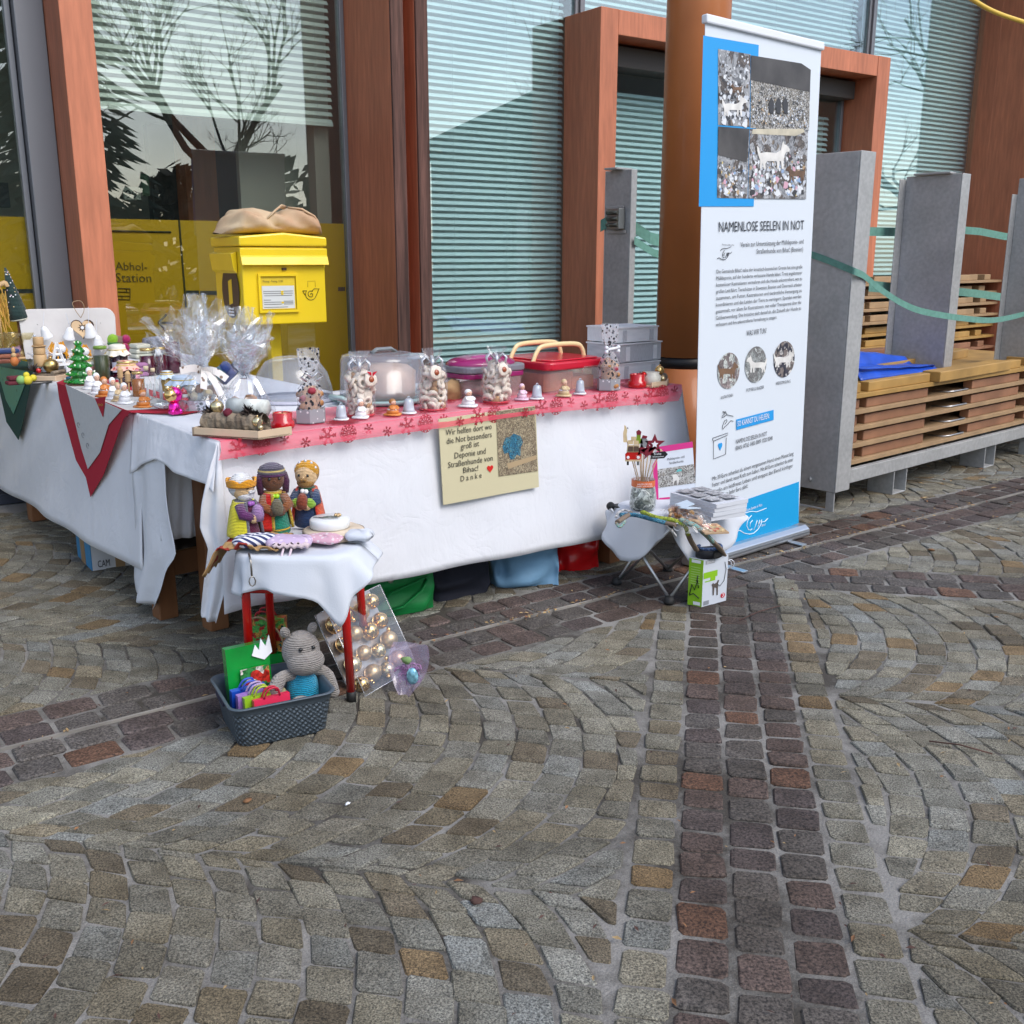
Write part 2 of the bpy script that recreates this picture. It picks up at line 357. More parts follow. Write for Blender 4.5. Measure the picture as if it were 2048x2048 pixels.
gm.grid(lambda u,v:Vector(((u-.5)*2*S_,(v-.5)*2*S_+10,-.0050)),8,8)
ground=struct(gm.build('ground',mortar_mat())); PM['ground']=Matrix.Identity(4)
O2=Vector((.4547,1.5685,0)); QV=dirv(10.3); PV=Vector((QV.y,-QV.x,0))
SL0=Vector((-.325,3.352,0)); SD=dirv(53.7); SN=Vector((SD.y,-SD.x,0))     # drain line; SN points to the viewer
def pq(P): d=P-O2; return d.dot(PV),d.dot(QV)
def wp(p,q): return O2+PV*p+QV*q
def slotd(P): return (P-SL0).dot(SN)
FD=dirv(55); FN=Vector((FD.y,-FD.x,0)); F0=Vector((-2.840,5.588,0))      # facade line; FN points outwards
def fac(P): return (P-F0).dot(FN)
rs=random.Random(3)
def visible(P):
    f=P.y*CT+CH*ST
    if f<.9: return False
    return abs(P.x/f)<.5+.45/f+.06 and P.y<11.5
GCOL=[(.245,.236,.212),(.255,.243,.212),(.225,.222,.21),(.225,.21,.18),(.25,.25,.245),(.215,.21,.195)]
def gtint():
    r=rs.random()
    if r<.04: c=(.23,.165,.10)
    elif r<.11: c=(.235,.245,.255)
    elif r<.22: c=(.17,.145,.115)
    elif r<.26: c=(.235,.205,.16)
    else: c=rs.choice(GCOL)
    k=rs.uniform(.88,1.28); return (c[0]*k,c[1]*k*1.01,c[2]*k*.94)
def ptint():
    r=rs.random()
    if r<.08: c=(.16,.09,.062)
    elif r<.35: c=(.12,.09,.083)
    elif r<.62: c=(.1,.082,.082)
    else: c=(.112,.103,.099)
    k=rs.uniform(.85,1.15); return tuple(x*k for x in c)
STONES={'g':[],'p':[]}
def add_stone(kind,quad,round_=.2,gap=.006,jit=.005):
    c=sum(quad,Vector())/4
    if not visible(c): return
    if fac(c)<.35: return
    pts=[]
    q=[]
    for P in quad:
        d=(c-P); l=d.length
        q.append(P+d*(gap/l*1.3)+Vector((rs.uniform(-jit,jit),rs.uniform(-jit,jit),0)))
    for i in range(4):
        a,b,d=q[i],q[i-1],q[(i+1)%4]
        f1=round_*rs.uniform(.6,1.3); f2=round_*rs.uniform(.6,1.3)
        pts.append(a.lerp(b,f1*.6)); pts.append(a.lerp(d,f2*.6))
    sz=(quad[0]-quad[2]).length
    STONES[kind].append((c,pts,sz/(c.y+.1)))
def row_strip(origin,du,dv,length,width,kind,lmin,lmax,cond=None,gap=.007,offs=0):
    """one straight row of setts: along du, one stone wide (dv)"""
    t=-offs
    while t<length:
        l=rs.uniform(lmin,lmax)
        a=origin+du*t; quad=[a,a+du*l,a+du*l+dv*width,a+dv*width]
        c=sum(quad,Vector())/4
        if cond is None or cond(c): add_stone(kind,quad,.17,gap,.0045)
        t+=l
# three dark rows running to the viewer with a granite row each side
vc=lambda c: slotd(c)>.225
for k in range(3):
    row_strip(wp(-.168+k*.112,-1.2),QV,PV,5,.112,'p',.082,.118,vc,offs=rs.random()*.1)
for p0 in (-.275,.168): row_strip(wp(p0,-1.2),QV,PV,5,.107,'g',.08,.115,vc)
HQ=2.50
hc=lambda c: slotd(c)>.225 and pq(c)[0]>.17
for k in range(3): row_strip(wp(.17,HQ+k*.105),PV,QV,5.5,.105,'p',.11,.17,hc,offs=rs.random()*.1)
# two dark rows each side of the drain line
for k,off in enumerate((-.225,-.116,.012,.118)):
    row_strip(SL0+SN*off-SD*4.5,SD,SN,12.5,.107,'p',.11,.175,None,offs=rs.random()*.1)
# segmental arcs everywhere else
W_=1.15; R_=W_/(2*math.sin(R(45))); SZ=.09
def zone_ok(c):
    s=slotd(c); p,q=pq(c)
    if -.235<s<.232: return False
    if s>0:
        if -.285<p<.285: return False
        if p>0 and HQ-.015<q<HQ+.33: return False
    return True
def fit_zone(quad):
    """stones along a straight row are cut to fit it"""
    c=sum(quad,Vector())/4; s=slotd(c); p,q=pq(c); full=abs((quad[2]-quad[0]).cross(quad[3]-quad[1]).z)
    out=[]
    for P in quad:
        d=slotd(P)
        if s>0: 
            if d<.236: P=P+SN*(.236-d)
        elif d>-.238: P=P-SN*(d+.238)
        if s>0:
            a,b=pq(P)
            if p>0 and a<.285: P=P+PV*(.285-a)
            elif p<=0 and a>-.285: P=P-PV*(a+.285)
            if p>0:
                a,b=pq(P)
                if q>HQ+.16 and b<HQ+.322: P=P+QV*(HQ+.322-b)
                elif q<=HQ+.16 and b>HQ-.008: P=P-QV*(b-HQ+.008)
        out.append(P)
    if abs((out[2]-out[0]).cross(out[3]-out[1]).z)<full*.34: return None
    return out
for j in range(-4,10):
    qc=.85+j*W_
    nst=13
    for k in range(-75,100):
        pk=k*SZ*1.06
        ro_=(.28 if k%2 else .72)+rs.uniform(-.12,.12)
        cuts=[-45]+[-45+90*(i+ro_+rs.uniform(-.11,.11))/nst for i in range(nst)]+[45]
        for i in range(nst+1):
            f0=cuts[i]; f1=cuts[i+1]
            if f1-f0<1.6: continue
            f0=R(f0);f1=R(f1)
            quad=[wp(pk+R_*math.cos(f0),qc+R_*math.sin(f0)),wp(pk+SZ*1.06+R_*math.cos(f0),qc+R_*math.sin(f0)),
                  wp(pk+SZ*1.06+R_*math.cos(f1),qc+R_*math.sin(f1)),wp(pk+R_*math.cos(f1),qc+R_*math.sin(f1))]
            quad=fit_zone(quad)
            if quad: add_stone('g',quad,.14,.0030,.0065)
def stone_geo(c,pts,top,tilt,local):
    base=c if local else Vector()
    n=len(pts); vs=[]
    for sc,z in ((1.0,-.03),(1.0,top-.004),(.93,top)):
        for P in pts:
            d=(P-c)*sc; z2=z+d.x*tilt[0]+d.y*tilt[1]+(rs.uniform(-.0012,.0012) if z>-.02 else 0)
            vs.append(Vector((c.x+d.x,c.y+d.y,z2))-Vector((base.x,base.y,0)))
    vs.append(Vector((c.x,c.y,top+.0005))-Vector((base.x,base.y,0)))
    fs=[]
    for r in range(2):
        for i in range(n): i2=(i+1)%n; fs.append((r*n+i,r*n+i2,(r+1)*n+i2,(r+1)*n+i))
    for i in range(n): fs.append((2*n+i,2*n+(i+1)%n,3*n))
    # keep the outline counter-clockwise seen from above
    a=sum((pts[i].x*pts[(i+1)%n].y-pts[(i+1)%n].x*pts[i].y) for i in range(n))
    if a<0: fs=[f[::-1] for f in fs]
    return vs,fs
def stones_out(kind,name,material,tintf,limit):
    L_=sorted(STONES[kind],key=lambda s:-s[2]*(1 if abs(proj(s[0])[0]-1024)<1060 and proj(s[0])[1]<2090 else .01))
    rest=MB(); tints=[]
    for i,(c,pts,_) in enumerate(L_):
        top=rs.uniform(-.0022,.0028); tilt=(rs.uniform(-.03,.03),rs.uniform(-.03,.03)); tn=tintf()
        if i<limit:
            vs,fs=stone_geo(c,pts,top,tilt,True); me=bpy.data.meshes.new(name); me.from_pydata(vs,[],fs); me.materials.append(material)
            ca=me.color_attributes.new('tint','FLOAT_COLOR','POINT'); ca.data.foreach_set('color',[x for _ in vs for x in (*tn,1)])
            pass
            o=bpy.data.objects.new(name,me); o.location=(c.x,c.y,0); COL.objects.link(o); o.parent=ground
        else:
            vs,fs=stone_geo(c,pts,top,tilt,False); rest.add(vs,fs,0,False); tints+=[(*tn,1)]*len(vs)
    if rest.v:
        o=rest.build(name+'_paving',material,ground); stuff(o)
        ca=o.data.color_attributes.new('tint','FLOAT_COLOR','POINT'); ca.data.foreach_set('color',[x for t in tints for x in t])
stones_out('g','granite_cobble',GRAN,gtint,300)
stones_out('p','porphyry_sett',PORP,ptint,300)
# steel edge of the drain, litter of leaves along it
dm=MB(); dm.box((0,0,0),(14,.009,.03)); 
dr=dm.build('drain_edge',mat('drain_steel',(.3,.28,.25),.6,.3,var=(3,.4)),ground); dr.location=SL0+SD*1.5+Vector((0,0,-.012)); dr.rotation_euler=(0,0,math.atan2(SD.y,SD.x))
leafm=[mat('dry_leaf',(.22,.11,.05),.8,var=(30,.4)),mat('pale_leaf',(.36,.25,.12),.8,var=(30,.4)),mat('dark_leaf',(.09,.045,.035),.8,var=(30,.4))]
lf=MB()
def leaf_bits(mb,c,s,mi):
    a=rs.uniform(0,6.28); ex=Vector((math.cos(a),math.sin(a),rs.uniform(-.2,.2))); ey=Vector((-math.sin(a),math.cos(a),rs.uniform(0,.5)))
    P=Vector(c); mb.add([P-ex*s,P-ey*s*.35+Vector((0,0,s*.15)),P+ex*s,P+ey*s*.35+Vector((0,0,s*.2))],[(0,1,2,3)],mi)
for i in range(420):
    t=rs.uniform(-.3,3.6) if rs.random()<.8 else rs.uniform(-2,4); c=SL0+SD*t+SN*rs.gauss(0,.018); leaf_bits(lf,(c.x,c.y,.006),rs.uniform(.004,.013),rs.choice((0,1,1,2)))
for i in range(150):
    P=G(rs.uniform(0,2048),rs.uniform(1000,2040)); leaf_bits(lf,(P.x,P.y,.007),rs.uniform(.004,.012),rs.choice((0,2,2,1)))
for i in range(160):
    P=G(rs.uniform(1560,2048),rs.uniform(900,1080)); leaf_bits(lf,(P.x,P.y,.007),rs.uniform(.006,.02),rs.choice((0,1,2)))
stuff(tag(lf.build('fallen_leaves',leafm),'small dry leaf scraps scattered in the joints of the paving','leaves'))
for (px,py,ln,an) in ((1690,1045,.16,10),(1920,1500,.16,-28),(1520,1230,.25,40)):
    mb=MB(); P=G(px,py); d=Vector((math.cos(R(an)),math.sin(R(an)),0)); mb.tube([d*(-ln/2)+Vector((0,0,.008)),Vector((0,.006,.013)),d*ln/2+Vector((0,0,.008))],.0022,n=5)
    single(mb,'twig',leafm[2],{1690:'bare dark twig lying behind the banner foot',1920:'thin straight twig lying on the cobbles at the edge of the paved field',1520:'long thin stalk lying beside the green and white box'}[px],'twig',P)
for (px,py,s,mi,lab) in ((1405,1194,.03,1,'curled tan leaf on the dark setts in front of the box'),(952,1808,.016,2,'crumpled black scrap on a pale cobble in the foreground'),(1862,1103,.016,0,'orange leaf scrap on the paving before the steel rack'),(695,1612,.008,1,'white round pebble on a grey cobble'),(495,1606,.013,0,'brown leaf lying in front of the basket')):
    mb=MB(); mb.sph((0,0,s*.3),(s,s*.6,s*.3),8,5,wob=.8,seed=px); single(mb,'leaf' if mi<2 and px!=695 else ('pebble' if px==695 else 'scrap'),leafm[mi] if px!=695 else WHITE,lab,'leaf' if px in(1405,1862,495) else 'scrap',G(px,py)+Vector((0,0,.004)),rs.uniform(0,360))

# ============================================================ BUILDING
WOOD=mat('red_brown_timber',(.49,.17,.088),.55,var=(5,.12),var2=(40,.12),bump=(60,.15,.003),stretch=(1,1,.12))
WOODW=mat('weathered_timber',(.19,.095,.072),.85,var=(9,.9,(.04,.022,.018)),var2=(50,.2),bump=(70,.6,.004),stretch=(3,3,.14))
ALU=mat('grey_aluminium_frame',(.2,.205,.22),.45,.4)
GLASS=clear('window_glass',(.86,.91,.88),.10,.8,.0)
GLASS2=clear('window_glass_teal',(.86,.955,.965),.10,.8,.0)
FILM=mat('yellow_window_film',(.62,.34,.002),.5)
SLAT=mat('pale_blind_slat',(.80,.84,.80),.5); SLATB=mat('blind_shade_sheet',(.80,.84,.82),.8)
bld=thing('post_office_building','post office front of red-brown timber posts and tall blinded windows','building',F0)
PM[bld.name]=Matrix.Translation(F0)
def F(px,py,off=0): return onplane(px,py,F0+FN*off,FN)
def fs(P): return (P-F0).dot(FD)
def fbox(name,s0,s1,z0,z1,o0,o1,m,parent=bld,bev=.004):
    mb=MB(); c=FD*((s0+s1)/2)+FN*((o0+o1)/2)+Vector((0,0,(z0+z1)/2))
    mb.box(c,(abs(s1-s0),abs(o1-o0),z1-z0),Matrix.Rotation(math.atan2(FD.y,FD.x),3,'Z')); return mb.build(name,m,parent,bevel=bev)
TOP=4.6
PO=.42
# posts: front faces measured on the plane PO in front of the glass
def post(pl,pr,py,o0,o1,m,z0=0,z1=TOP): 
    a=fs(F(pl,py,o1)); b=fs(F(pr,py,o1)); return fbox('timber_post',a,b,z0,z1,o0,o1,m),a,b
_,A0,A1=post(145,209,298,-.05,PO,WOOD)
# grey aluminium frame left of it
fbox('aluminium_frame',A0-.145,A0-.003,0,TOP,-.05,.1,ALU)
# double fin in the middle
sF1a=fs(F(789,344,.62)); sF1b=fs(F(814,344,.62)); sF2a=fs(F(837.5,344,.60)); sF2b=fs(F(861,344,.60))
def fin(s0,s1,o): 
    fbox('timber_post',s0,s1,0,TOP,-.05,o-.02,WOOD,bev=.002); fbox('post_edge',s0+.001,s1-.001,0,TOP,o-.0195,o,WOODW,bev=.004)
fin(sF1a,sF1b,.62); fin(sF2a,sF2b,.60)
fbox('timber_post',sF1b+.003,sF2a-.003,0,TOP,-.05,.40,WOOD)
# portal frame
PF=.40
sJ0=fs(F(1196,344,PF)); sJ1=fs(F(1230.6,344,PF)); zP1=F(1201.7,11.6,PF).z; zP0=F(1236,69,PF).z
sK0=fs(F(1755.9,138.5,PF)); sK1=fs(F(1783.4,101.9,PF))
fbox('portal_jamb',sJ0,sJ1,0,zP1,0,PF,WOOD); fbox('portal_jamb',sK0,sK1,0,zP1,0,PF,WOOD)
fbox('portal_lintel',sJ1+.002,sK0-.002,zP0,zP1-.001,0,PF-.002,WOOD)
# right fin
sR=fs(F(2052,400,.62)); fin(sR,sR+.1,.62)
# windows: (s0,s1,z0,z1,glass, blind bottom z, film)
def window(s0,s1,z0,z1,g,blind=None,pitch=.043,film=None,off=.0):
    w=fbox('window',s0,s1,z0,z0+.05,-.04+off,.03+off,ALU)
    fbox('window_head',s0,s1,z1-.05,z1,-.04+off,.03+off,ALU,w)
    for a in (s0,s1-.03): fbox('window_frame',a,a+.03,z0+.051,z1-.051,-.04+off,.03+off,ALU,w)
    mb=MB(); mb.box(FD*((s0+s1)/2)+FN*(off+.005)+Vector((0,0,(z0+z1)/2)),(s1-s0-.062,.006,z1-z0-.104),Matrix.Rotation(math.atan2(FD.y,FD.x),3,'Z')); mb.build('pane',g,w)
    if blind:
        zb,zt=blind; bl=MB(); bl.box((0,0,0),(s1-s0-.1,.03,.02),Matrix.Rotation(math.atan2(FD.y,FD.x),3,'Z'))
        b=bl.build('blind',SLAT,bld); b.location=FD*((s0+s1)/2)+FN*(off-.09)+Vector((0,0,zb)); PM[b.name]=Matrix.Translation(F0+b.location)
        sm=MB(); ra=Matrix.Rotation(math.atan2(FD.y,FD.x),3,'Z')
        sm.box((0,0,0),(s1-s0-.1,.004,pitch*.72),ra@Matrix.Rotation(R(-38),3,'X')); me=sm.mesh('slat',SLAT)
        z=.02
        while zb+z<zt:
            o=bpy.data.objects.new('slat',me); COL.objects.link(o); o.parent=b; o.location=(0,0,z); z+=pitch
        q=MB(); q.box((FN*-.05)+Vector((0,0,(zt-zb)/2)),(s1-s0-.1,.004,zt-zb),ra); q.build('shade_sheet',SLATB,b)
        c=MB()
        for f in (.08,.36,.66,.93): c.tube([FD*((f-.5)*(s1-s0-.1))+FN*.022,FD*((f-.5)*(s1-s0-.1))+FN*.022+Vector((0,0,zt-zb))],.0012,n=4)
        c.build('cord',SLATB,b)
    return w
ra_=Matrix.Rotation(math.atan2(FD.y,FD.x),3,'Z')
zB1=(F(350,225).z+F(690,245).z)/2
zF=(F(230,438).z+F(700,447).z)/2
s1a,s1b=A1+.0,sF1a-.0
window(s1a,s1b,.06,TOP,GLASS,(zB1,TOP-.06))
window(s1a-3.4,A0-.15,.06,TOP,GLASS)
for nm,(a,b) in (('window_film',(s1a+.03,s1b-.03)),('window_film',(s1a-3.3,A0-.18))):
    mb=MB(); mb.box(FD*((a+b)/2)+FN*(-.02)+Vector((0,0,(.12+zF)/2)),(b-a,.003,zF-.12),ra_); mb.build(nm,FILM,bld)
sW2=fs(F(1148,344)); window(sF2b,sW2,.06,TOP,GLASS2,(.5,TOP-.06))
fbox('window_mullion',sW2,fs(F(1154,344)),.06,TOP,-.05,.05,ALU)
sP=fs(F(1754,344,.0)); sPr=fs(F(1706,400,.0))
window(sJ1+.01,sK0-.01,.06,zP0-.05,GLASS2,(.5,zP0-.28),off=.06)
fbox('blind_box',sJ1+.02,sK0-.02,zP0-.16,zP0-.02,-.02,.2,mat('dark_blind_box',(.05,.045,.04),.6))
sM=fs(F(1739,60)); sQ=fs(F(1966,400))
window(fs(F(1158,30)),sM-.02,zP1-.25,TOP,GLASS2,(zP1-.2,TOP-.06)); 
fbox('window_mullion',sM-.019,sM+.02,zP1-.25,TOP,-.05,.05,ALU)
window(max(sM+.022,sK1-.3),sQ,.06,TOP,GLASS2,(.5,TOP-.06))
fbox('aluminium_frame',sQ,sQ+.04,0,TOP,-.05,.05,mat('pale_window_trim',(.42,.38,.32),.5))
fbox('timber_post',sQ+.041,sR-.002,0,TOP,-.05,.18,WOOD)
fbox('eaves_board',s1a-3.6,sR+1.5,TOP,TOP+.5,-.3,.9,WOOD)
fbox('plinth',s1a-3.6,sR+1.5,0,.058,-.06,.16,mat('dark_plinth',(.03,.035,.05),.6))
# room behind the glass
RW=mat('room_wall',(.42,.38,.33),.8); RD=mat('room_dark',(.07,.07,.075),.6); RFl=mat('room_floor',(.09,.085,.08),.4)
rm=MB(); L0,L1=s1a-3.6,sR+1.5
for c,sz,mi in ((((L0+L1)/2,-3.2,2.3),(L1-L0,.05,4.6),0),(((L0+L1)/2,-1.65,TOP),(L1-L0,3.1,.04),0),(((L0+L1)/2,-1.65,.01),(L1-L0,3.1,.04),2),((L0,-1.65,2.3),(.05,3.1,4.6),0),((L1,-1.65,2.3),(.05,3.1,4.6),0),((s1b-.1,-1.6,2.3),(.1,2.9,4.55),0),((s1b-.35,-.45,2.3),(.4,.05,4.55),0)):
    rm.box(FD*c[0]+FN*c[1]+Vector((0,0,c[2])),sz,ra_,mi)
rm.build('room',[RW,RD,RFl],bld)
fbox('dark_room_panel',fs(F(305,400,-1.2)),fs(F(545,400,-1.2)),.05,F(420,255,-1.2).z,-1.3,-1.2,RD)  # dark panel added inside the room for a dark box shape seen in the glass
fbox('room_pillar',fs(F(360,200,-.9)),fs(F(424,200,-.9)),.05,TOP-.05,-1.1,-.9,WOOD)
fbox('sign_board',fs(F(248,400,-.6)),fs(F(283,400,-.6)),F(260,400,-.6).z,F(260,374,-.6).z,-.62,-.6,mat('pale_sign',(.45,.45,.4),.6))
lettering(bld,'99',F(252,396,-.597),F(275,396.5,-.597),FN,name='sign_lettering',h=.05)
fbox('poster',fs(F(285,390,-.7)),fs(F(300,390,-.7)),F(290,392,-.7).z,F(290,348,-.7).z,-.72,-.7,mat('green_poster',(.12,.2,.12),.6))
fbox('leaflet',fs(F(48,420,-.5)),fs(F(84,420,-.5)),F(60,420,-.5).z,F(60,393,-.5).z,-.52,-.5,mat('pale_leaflet',(.4,.44,.5),.6))
fbox('leaflet',fs(F(-5,400,-.5)),fs(F(20,400,-.5)),F(10,415,-.5).z,F(10,365,-.5).z,-.52,-.5,RD)
# print on the film: words, rule, arrow, grid mark, row of clear dashes
FT=mat('film_print',(.055,.05,.02),.5)
def fl(px,py): return F(px,py,-.016)
lettering(bld,'Abhol-',fl(231,540),fl(294.5,541),FN,name='film_lettering',m=FT)
lettering(bld,'Station',fl(232,564),fl(303,564.5),FN,name='film_lettering',m=FT)
def fbar(a,b,wd,name='film_mark'):
    mb=MB(); mb.tube([fl(*a)+FN*.001,fl(*b)+FN*.001],wd,n=4); mb.build(name,FT,bld,world=True)
fbar((224,462),(342,464.5),.006); fbar((317,645),(345,645.5),.006); fbar((317,645),(333,629),.006); fbar((317,645),(333,662),.006)
for a,b in (((236,577),(260,577.5)),((236,599),(260,599.5)),((236,584),(260,584.5)),((236,592),(260,592.5)),((260,577),(260,599)),((253,577),(253,584)),((244,592),(244,599))): fbar(a,b,.003)
CLR=mat('clear_dash',(.05,.052,.045),.3)
for x0,x1,y in ((0,112,583),(372,398,586),(400,436,586.5),(676,690,579),(692,702,579)):
    mb=MB(); mb.quad(fl(x0,y+3)+FN*.002,fl(x1,y+3)+FN*.002,fl(x1,y-5)+FN*.002,fl(x0,y-5)+FN*.002); mb.build('film_gap',CLR,bld,world=True)
fbar((358,440),(372,615),.006,'door_seam')

# ============================================================ WHAT THE WINDOWS MIRROR: trees and a house across the square
BARK=mat('bare_bark',(.17,.145,.12),.9,var=(12,.3)); CONI=mat('conifer_green',(.07,.095,.065),.9,var=(9,.4)); HEDG=mat('winter_hedge',(.17,.145,.10),.95,var=(8,.5))
def bare_tree(P,h,label,seed,spread=.55):
    rr=random.Random(seed); t=thing('bare_tree',label,'tree',P); tr=MB(); cr=MB()
    def br(p,d,l,r,lev):
        pts=[p]; q=p.copy(); dd=d.copy()
        for i in range(3):
            dd=(dd+Vector((rr.gauss(0,.13),rr.gauss(0,.13),rr.gauss(.04,.08)))).normalized(); q=q+dd*(l/3); pts.append(q.copy())
        (tr if lev<1 else cr).tube(pts,[r,r*.85,r*.7,r*.55],n=6 if lev<2 else 3) if lev<5 else cr.add([pts[0],pts[0]+Vector((.006,.006,0)),pts[2],pts[3]],[(0,1,2),(0,1,3)])
        if lev>=6: return
        for i in range(4 if lev<3 else 3):
            f=rr.uniform(.35,1); k=min(2,int(f*3)); s=pts[k].lerp(pts[k+1],f*3-k)
            a=rr.uniform(0,6.28); o=dd.orthogonal().normalized(); o=Matrix.Rotation(a,3,dd)@o
            br(s,(dd+o*rr.uniform(.5,1.1)*spread*1.5).normalized(),l*rr.uniform(.55,.75),r*.5,lev+1)
    br(Vector((0,0,0)),Vector((0,0,1)),h*.36,h*.018,0)
    tr.build('trunk',BARK,t); cr.build('crown',BARK,t); return t
bare_tree((9.5,-2.0,0),9,'slender bare tree mirrored in the window over the yellow film',1)
bare_tree((15,2.5,0),9,'wide bare tree mirrored beside the weathered double post',2)
bare_tree((7.5,-7.5,0),8,'bare tree mirrored in the narrow pane at the far left',3,.7)
bare_tree((16,11,0),10,'bare tree mirrored in the panes above the portal',4,.7)
def cone_tree(P,h,label,seed):
    rr=random.Random(seed); t=thing('conifer',label,'tree',P); a=MB(); a.lathe([(h*.02,0),(h*.004,h)],n=8); a.build('trunk',BARK,t); b=MB()
    for i in range(1500):
        z=rr.uniform(.1,1)*h; rad=(1-z/h)*h*.22*math.sqrt(rr.random()); an=rr.uniform(0,6.28); c=Vector((rad*math.cos(an),rad*math.sin(an),z)); d=Vector((math.cos(an),math.sin(an),-.35)); e=Vector((-math.sin(an),math.cos(an),0)); s=rr.uniform(.25,.5)
        b.add([c-e*s*.4,c+d*s,c+e*s*.4,c+Vector((0,0,.12))],[(0,1,3),(1,2,3),(0,2,1)])
    b.build('crown',CONI,t)
cone_tree((9.2,-5.0,0),10,'dark conifer mirrored at the left of the blinded window',5)
def hedge(P0,P1,h,label,seed):
    rr=random.Random(seed); P0=Vector(P0);P1=Vector(P1); mb=MB(); 
    for i in range(5200):
        c=P0.lerp(P1,rr.random())+Vector((rr.gauss(0,.6),rr.gauss(0,.6),0)); hh=h*(.75+.35*noise.noise(c*.6)); c.z=hh*rr.random()**.7; s=rr.uniform(.1,.3)
        n=Vector((rr.gauss(0,1),rr.gauss(0,1),rr.gauss(0,1))).normalized(); e=n.orthogonal().normalized(); f=n.cross(e)
        mb.add([c-e*s,c+f*s*.6,c+e*s,c-f*s*.6],[(0,1,2,3)])
    o=mb.build('hedge',HEDG); tag(o,label,'hedge'); return o
hedge((7,-13,0),(13,-1.5,0),3.6,'brown winter hedge across the square mirrored low in the window',6)
hb=thing('neighbour_house','low house with pitched roof across the square mirrored in the blinded windows','building',(20,4,0),0)
hm=MB(); hm.box((0,0,1.9),(7,9,3.8)); hm.build('wall',mat('house_wall',(.10,.095,.09),.8),hb)
hm=MB(); hm.prism([(-5.2,3.7),(5.2,3.7),(0,5.6)],(-4,0,0),(0,1,0),(0,0,1),(1,0,0),8); hm.build('roof',mat('house_roof',(.05,.045,.045),.7),hb)
for k in range(3):
    hm=MB(); hm.box((-3.52,-3+k*3,1.8),(.06,1.1,1.3)); hm.build('window',RD,hb)
# ============================================================ TABLES AND CLOTHS
ZT=.76
P0=G(437,886,ZT); Q0=G(1362,771,ZT)
A=(Q0-P0).normalized(); AN=Vector((A.y,-A.x,0)); AB=-AN          # along the front, towards the viewer, away from the viewer
B=(G(0,733,ZT)-P0).normalized(); BN=Vector((-B.y,B.x,0))
if BN.dot(Vector((-1,-1,0)))<0: BN=-BN
RZA=math.degrees(math.atan2(A.y,A.x)); RZB=math.degrees(math.atan2(B.y,B.x))
LA=(Q0-P0).length; DP=.84; LB=2.66
TW=mat('table_wood',(.2,.085,.035),.5,var=(6,.3),bump=(50,.2,.003),stretch=(1,1,.15))
CLOTH=mat('white_cotton',(.73,.74,.77),.9,var=(5,.025),bump=(11,.5,.012),sheen=.15,stretch=(1,1,.45))
def wrinkle(m_,sc=7,st=.5):
    N=m_.node_tree.nodes; L=m_.node_tree.links; b=N['Principled BSDF']; t=N.new('ShaderNodeTexCoord'); n=N.new('ShaderNodeTexNoise'); n.inputs['Scale'].default_value=sc; n.inputs['Detail'].default_value=4; n.inputs['Distortion'].default_value=1.6; L.new(t.outputs['Object'],n.inputs['Vector'])
    a=N.new('ShaderNodeMath'); a.operation='SUBTRACT'; a.inputs[1].default_value=.5; c=N.new('ShaderNodeMath'); c.operation='ABSOLUTE'; d=N.new('ShaderNodeMath'); d.operation='POWER'; d.inputs[1].default_value=.5
    L.new(n.outputs[0],a.inputs[0]); L.new(a.outputs[0],c.inputs[0]); L.new(c.outputs[0],d.inputs[0]); bp=N.new('ShaderNodeBump'); bp.inputs['Strength'].default_value=st; bp.inputs['Distance'].default_value=.008; L.new(d.outputs[0],bp.inputs['Height'])
    old=b.inputs['Normal'].links[0].from_socket if b.inputs['Normal'].links else None
    if old: L.new(old,bp.inputs['Normal'])
    L.new(bp.outputs[0],b.inputs['Normal'])
wrinkle(CLOTH,6,.28)
def frame(a,b,z=0): return P0+A*a+B*b+Vector((0,0,z-ZT))
def table(label,corners,legs,stretch,zt):
    t=thing('table',label,'table',(corners[0].x,corners[0].y,0)); 
    mb=MB(); mb.prism([(0,0)],(0,0,0),(1,0,0),(0,1,0),(0,0,1),.03) if 0 else None
    vs=[Vector((c.x,c.y,zt-.035)) for c in corners]+[Vector((c.x,c.y,zt-.004)) for c in corners]
    mb.add(vs,[(3,2,1,0),(4,5,6,7),(0,1,5,4),(1,2,6,5),(2,3,7,6),(3,0,4,7)]); mb.build('tabletop',TW,t,world=True)
    for l in legs:
        mb=MB(); mb.box((l.x,l.y,(zt-.036)/2),(.072,.072,zt-.037),Matrix.Rotation(R(RZA),3,'Z')); mb.build('leg',TW,t,world=True,bevel=.004)
    for p,q,z in stretch:
        d=q-p; mb=MB(); mb.box(((p.x+q.x)/2,(p.y+q.y)/2,z),(d.length-.075,.025,.09),Matrix.Rotation(math.atan2(d.y,d.x),3,'Z')); mb.build('stretcher',TW,t,world=True,bevel=.003)
    return t
flat_=lambda p: Vector((p.x,p.y,0))
l1=G(303,1240)+A*.055; l2=G(432,1255)+A*.0; _p=G(1300,1146); _a=(_p-flat_(P0)).dot(A); l3=flat_(P0)+A*_a+AB*.09; l4=l3+AB*.6
def flat(p): return Vector((p.x,p.y,0))
l5=l1+A*.7
t2=table('wooden table under the white cloth with the pink snowflake runner',[P0+A*.03+AB*.02,Q0-A*.03+AB*.02,Q0-A*.03+AB*(DP-.02),P0+A*.04+B*(DP-.02)],[l1,l2,l3,l4],[(l1,l5,.2)],ZT)
fl_=G(34,1046)
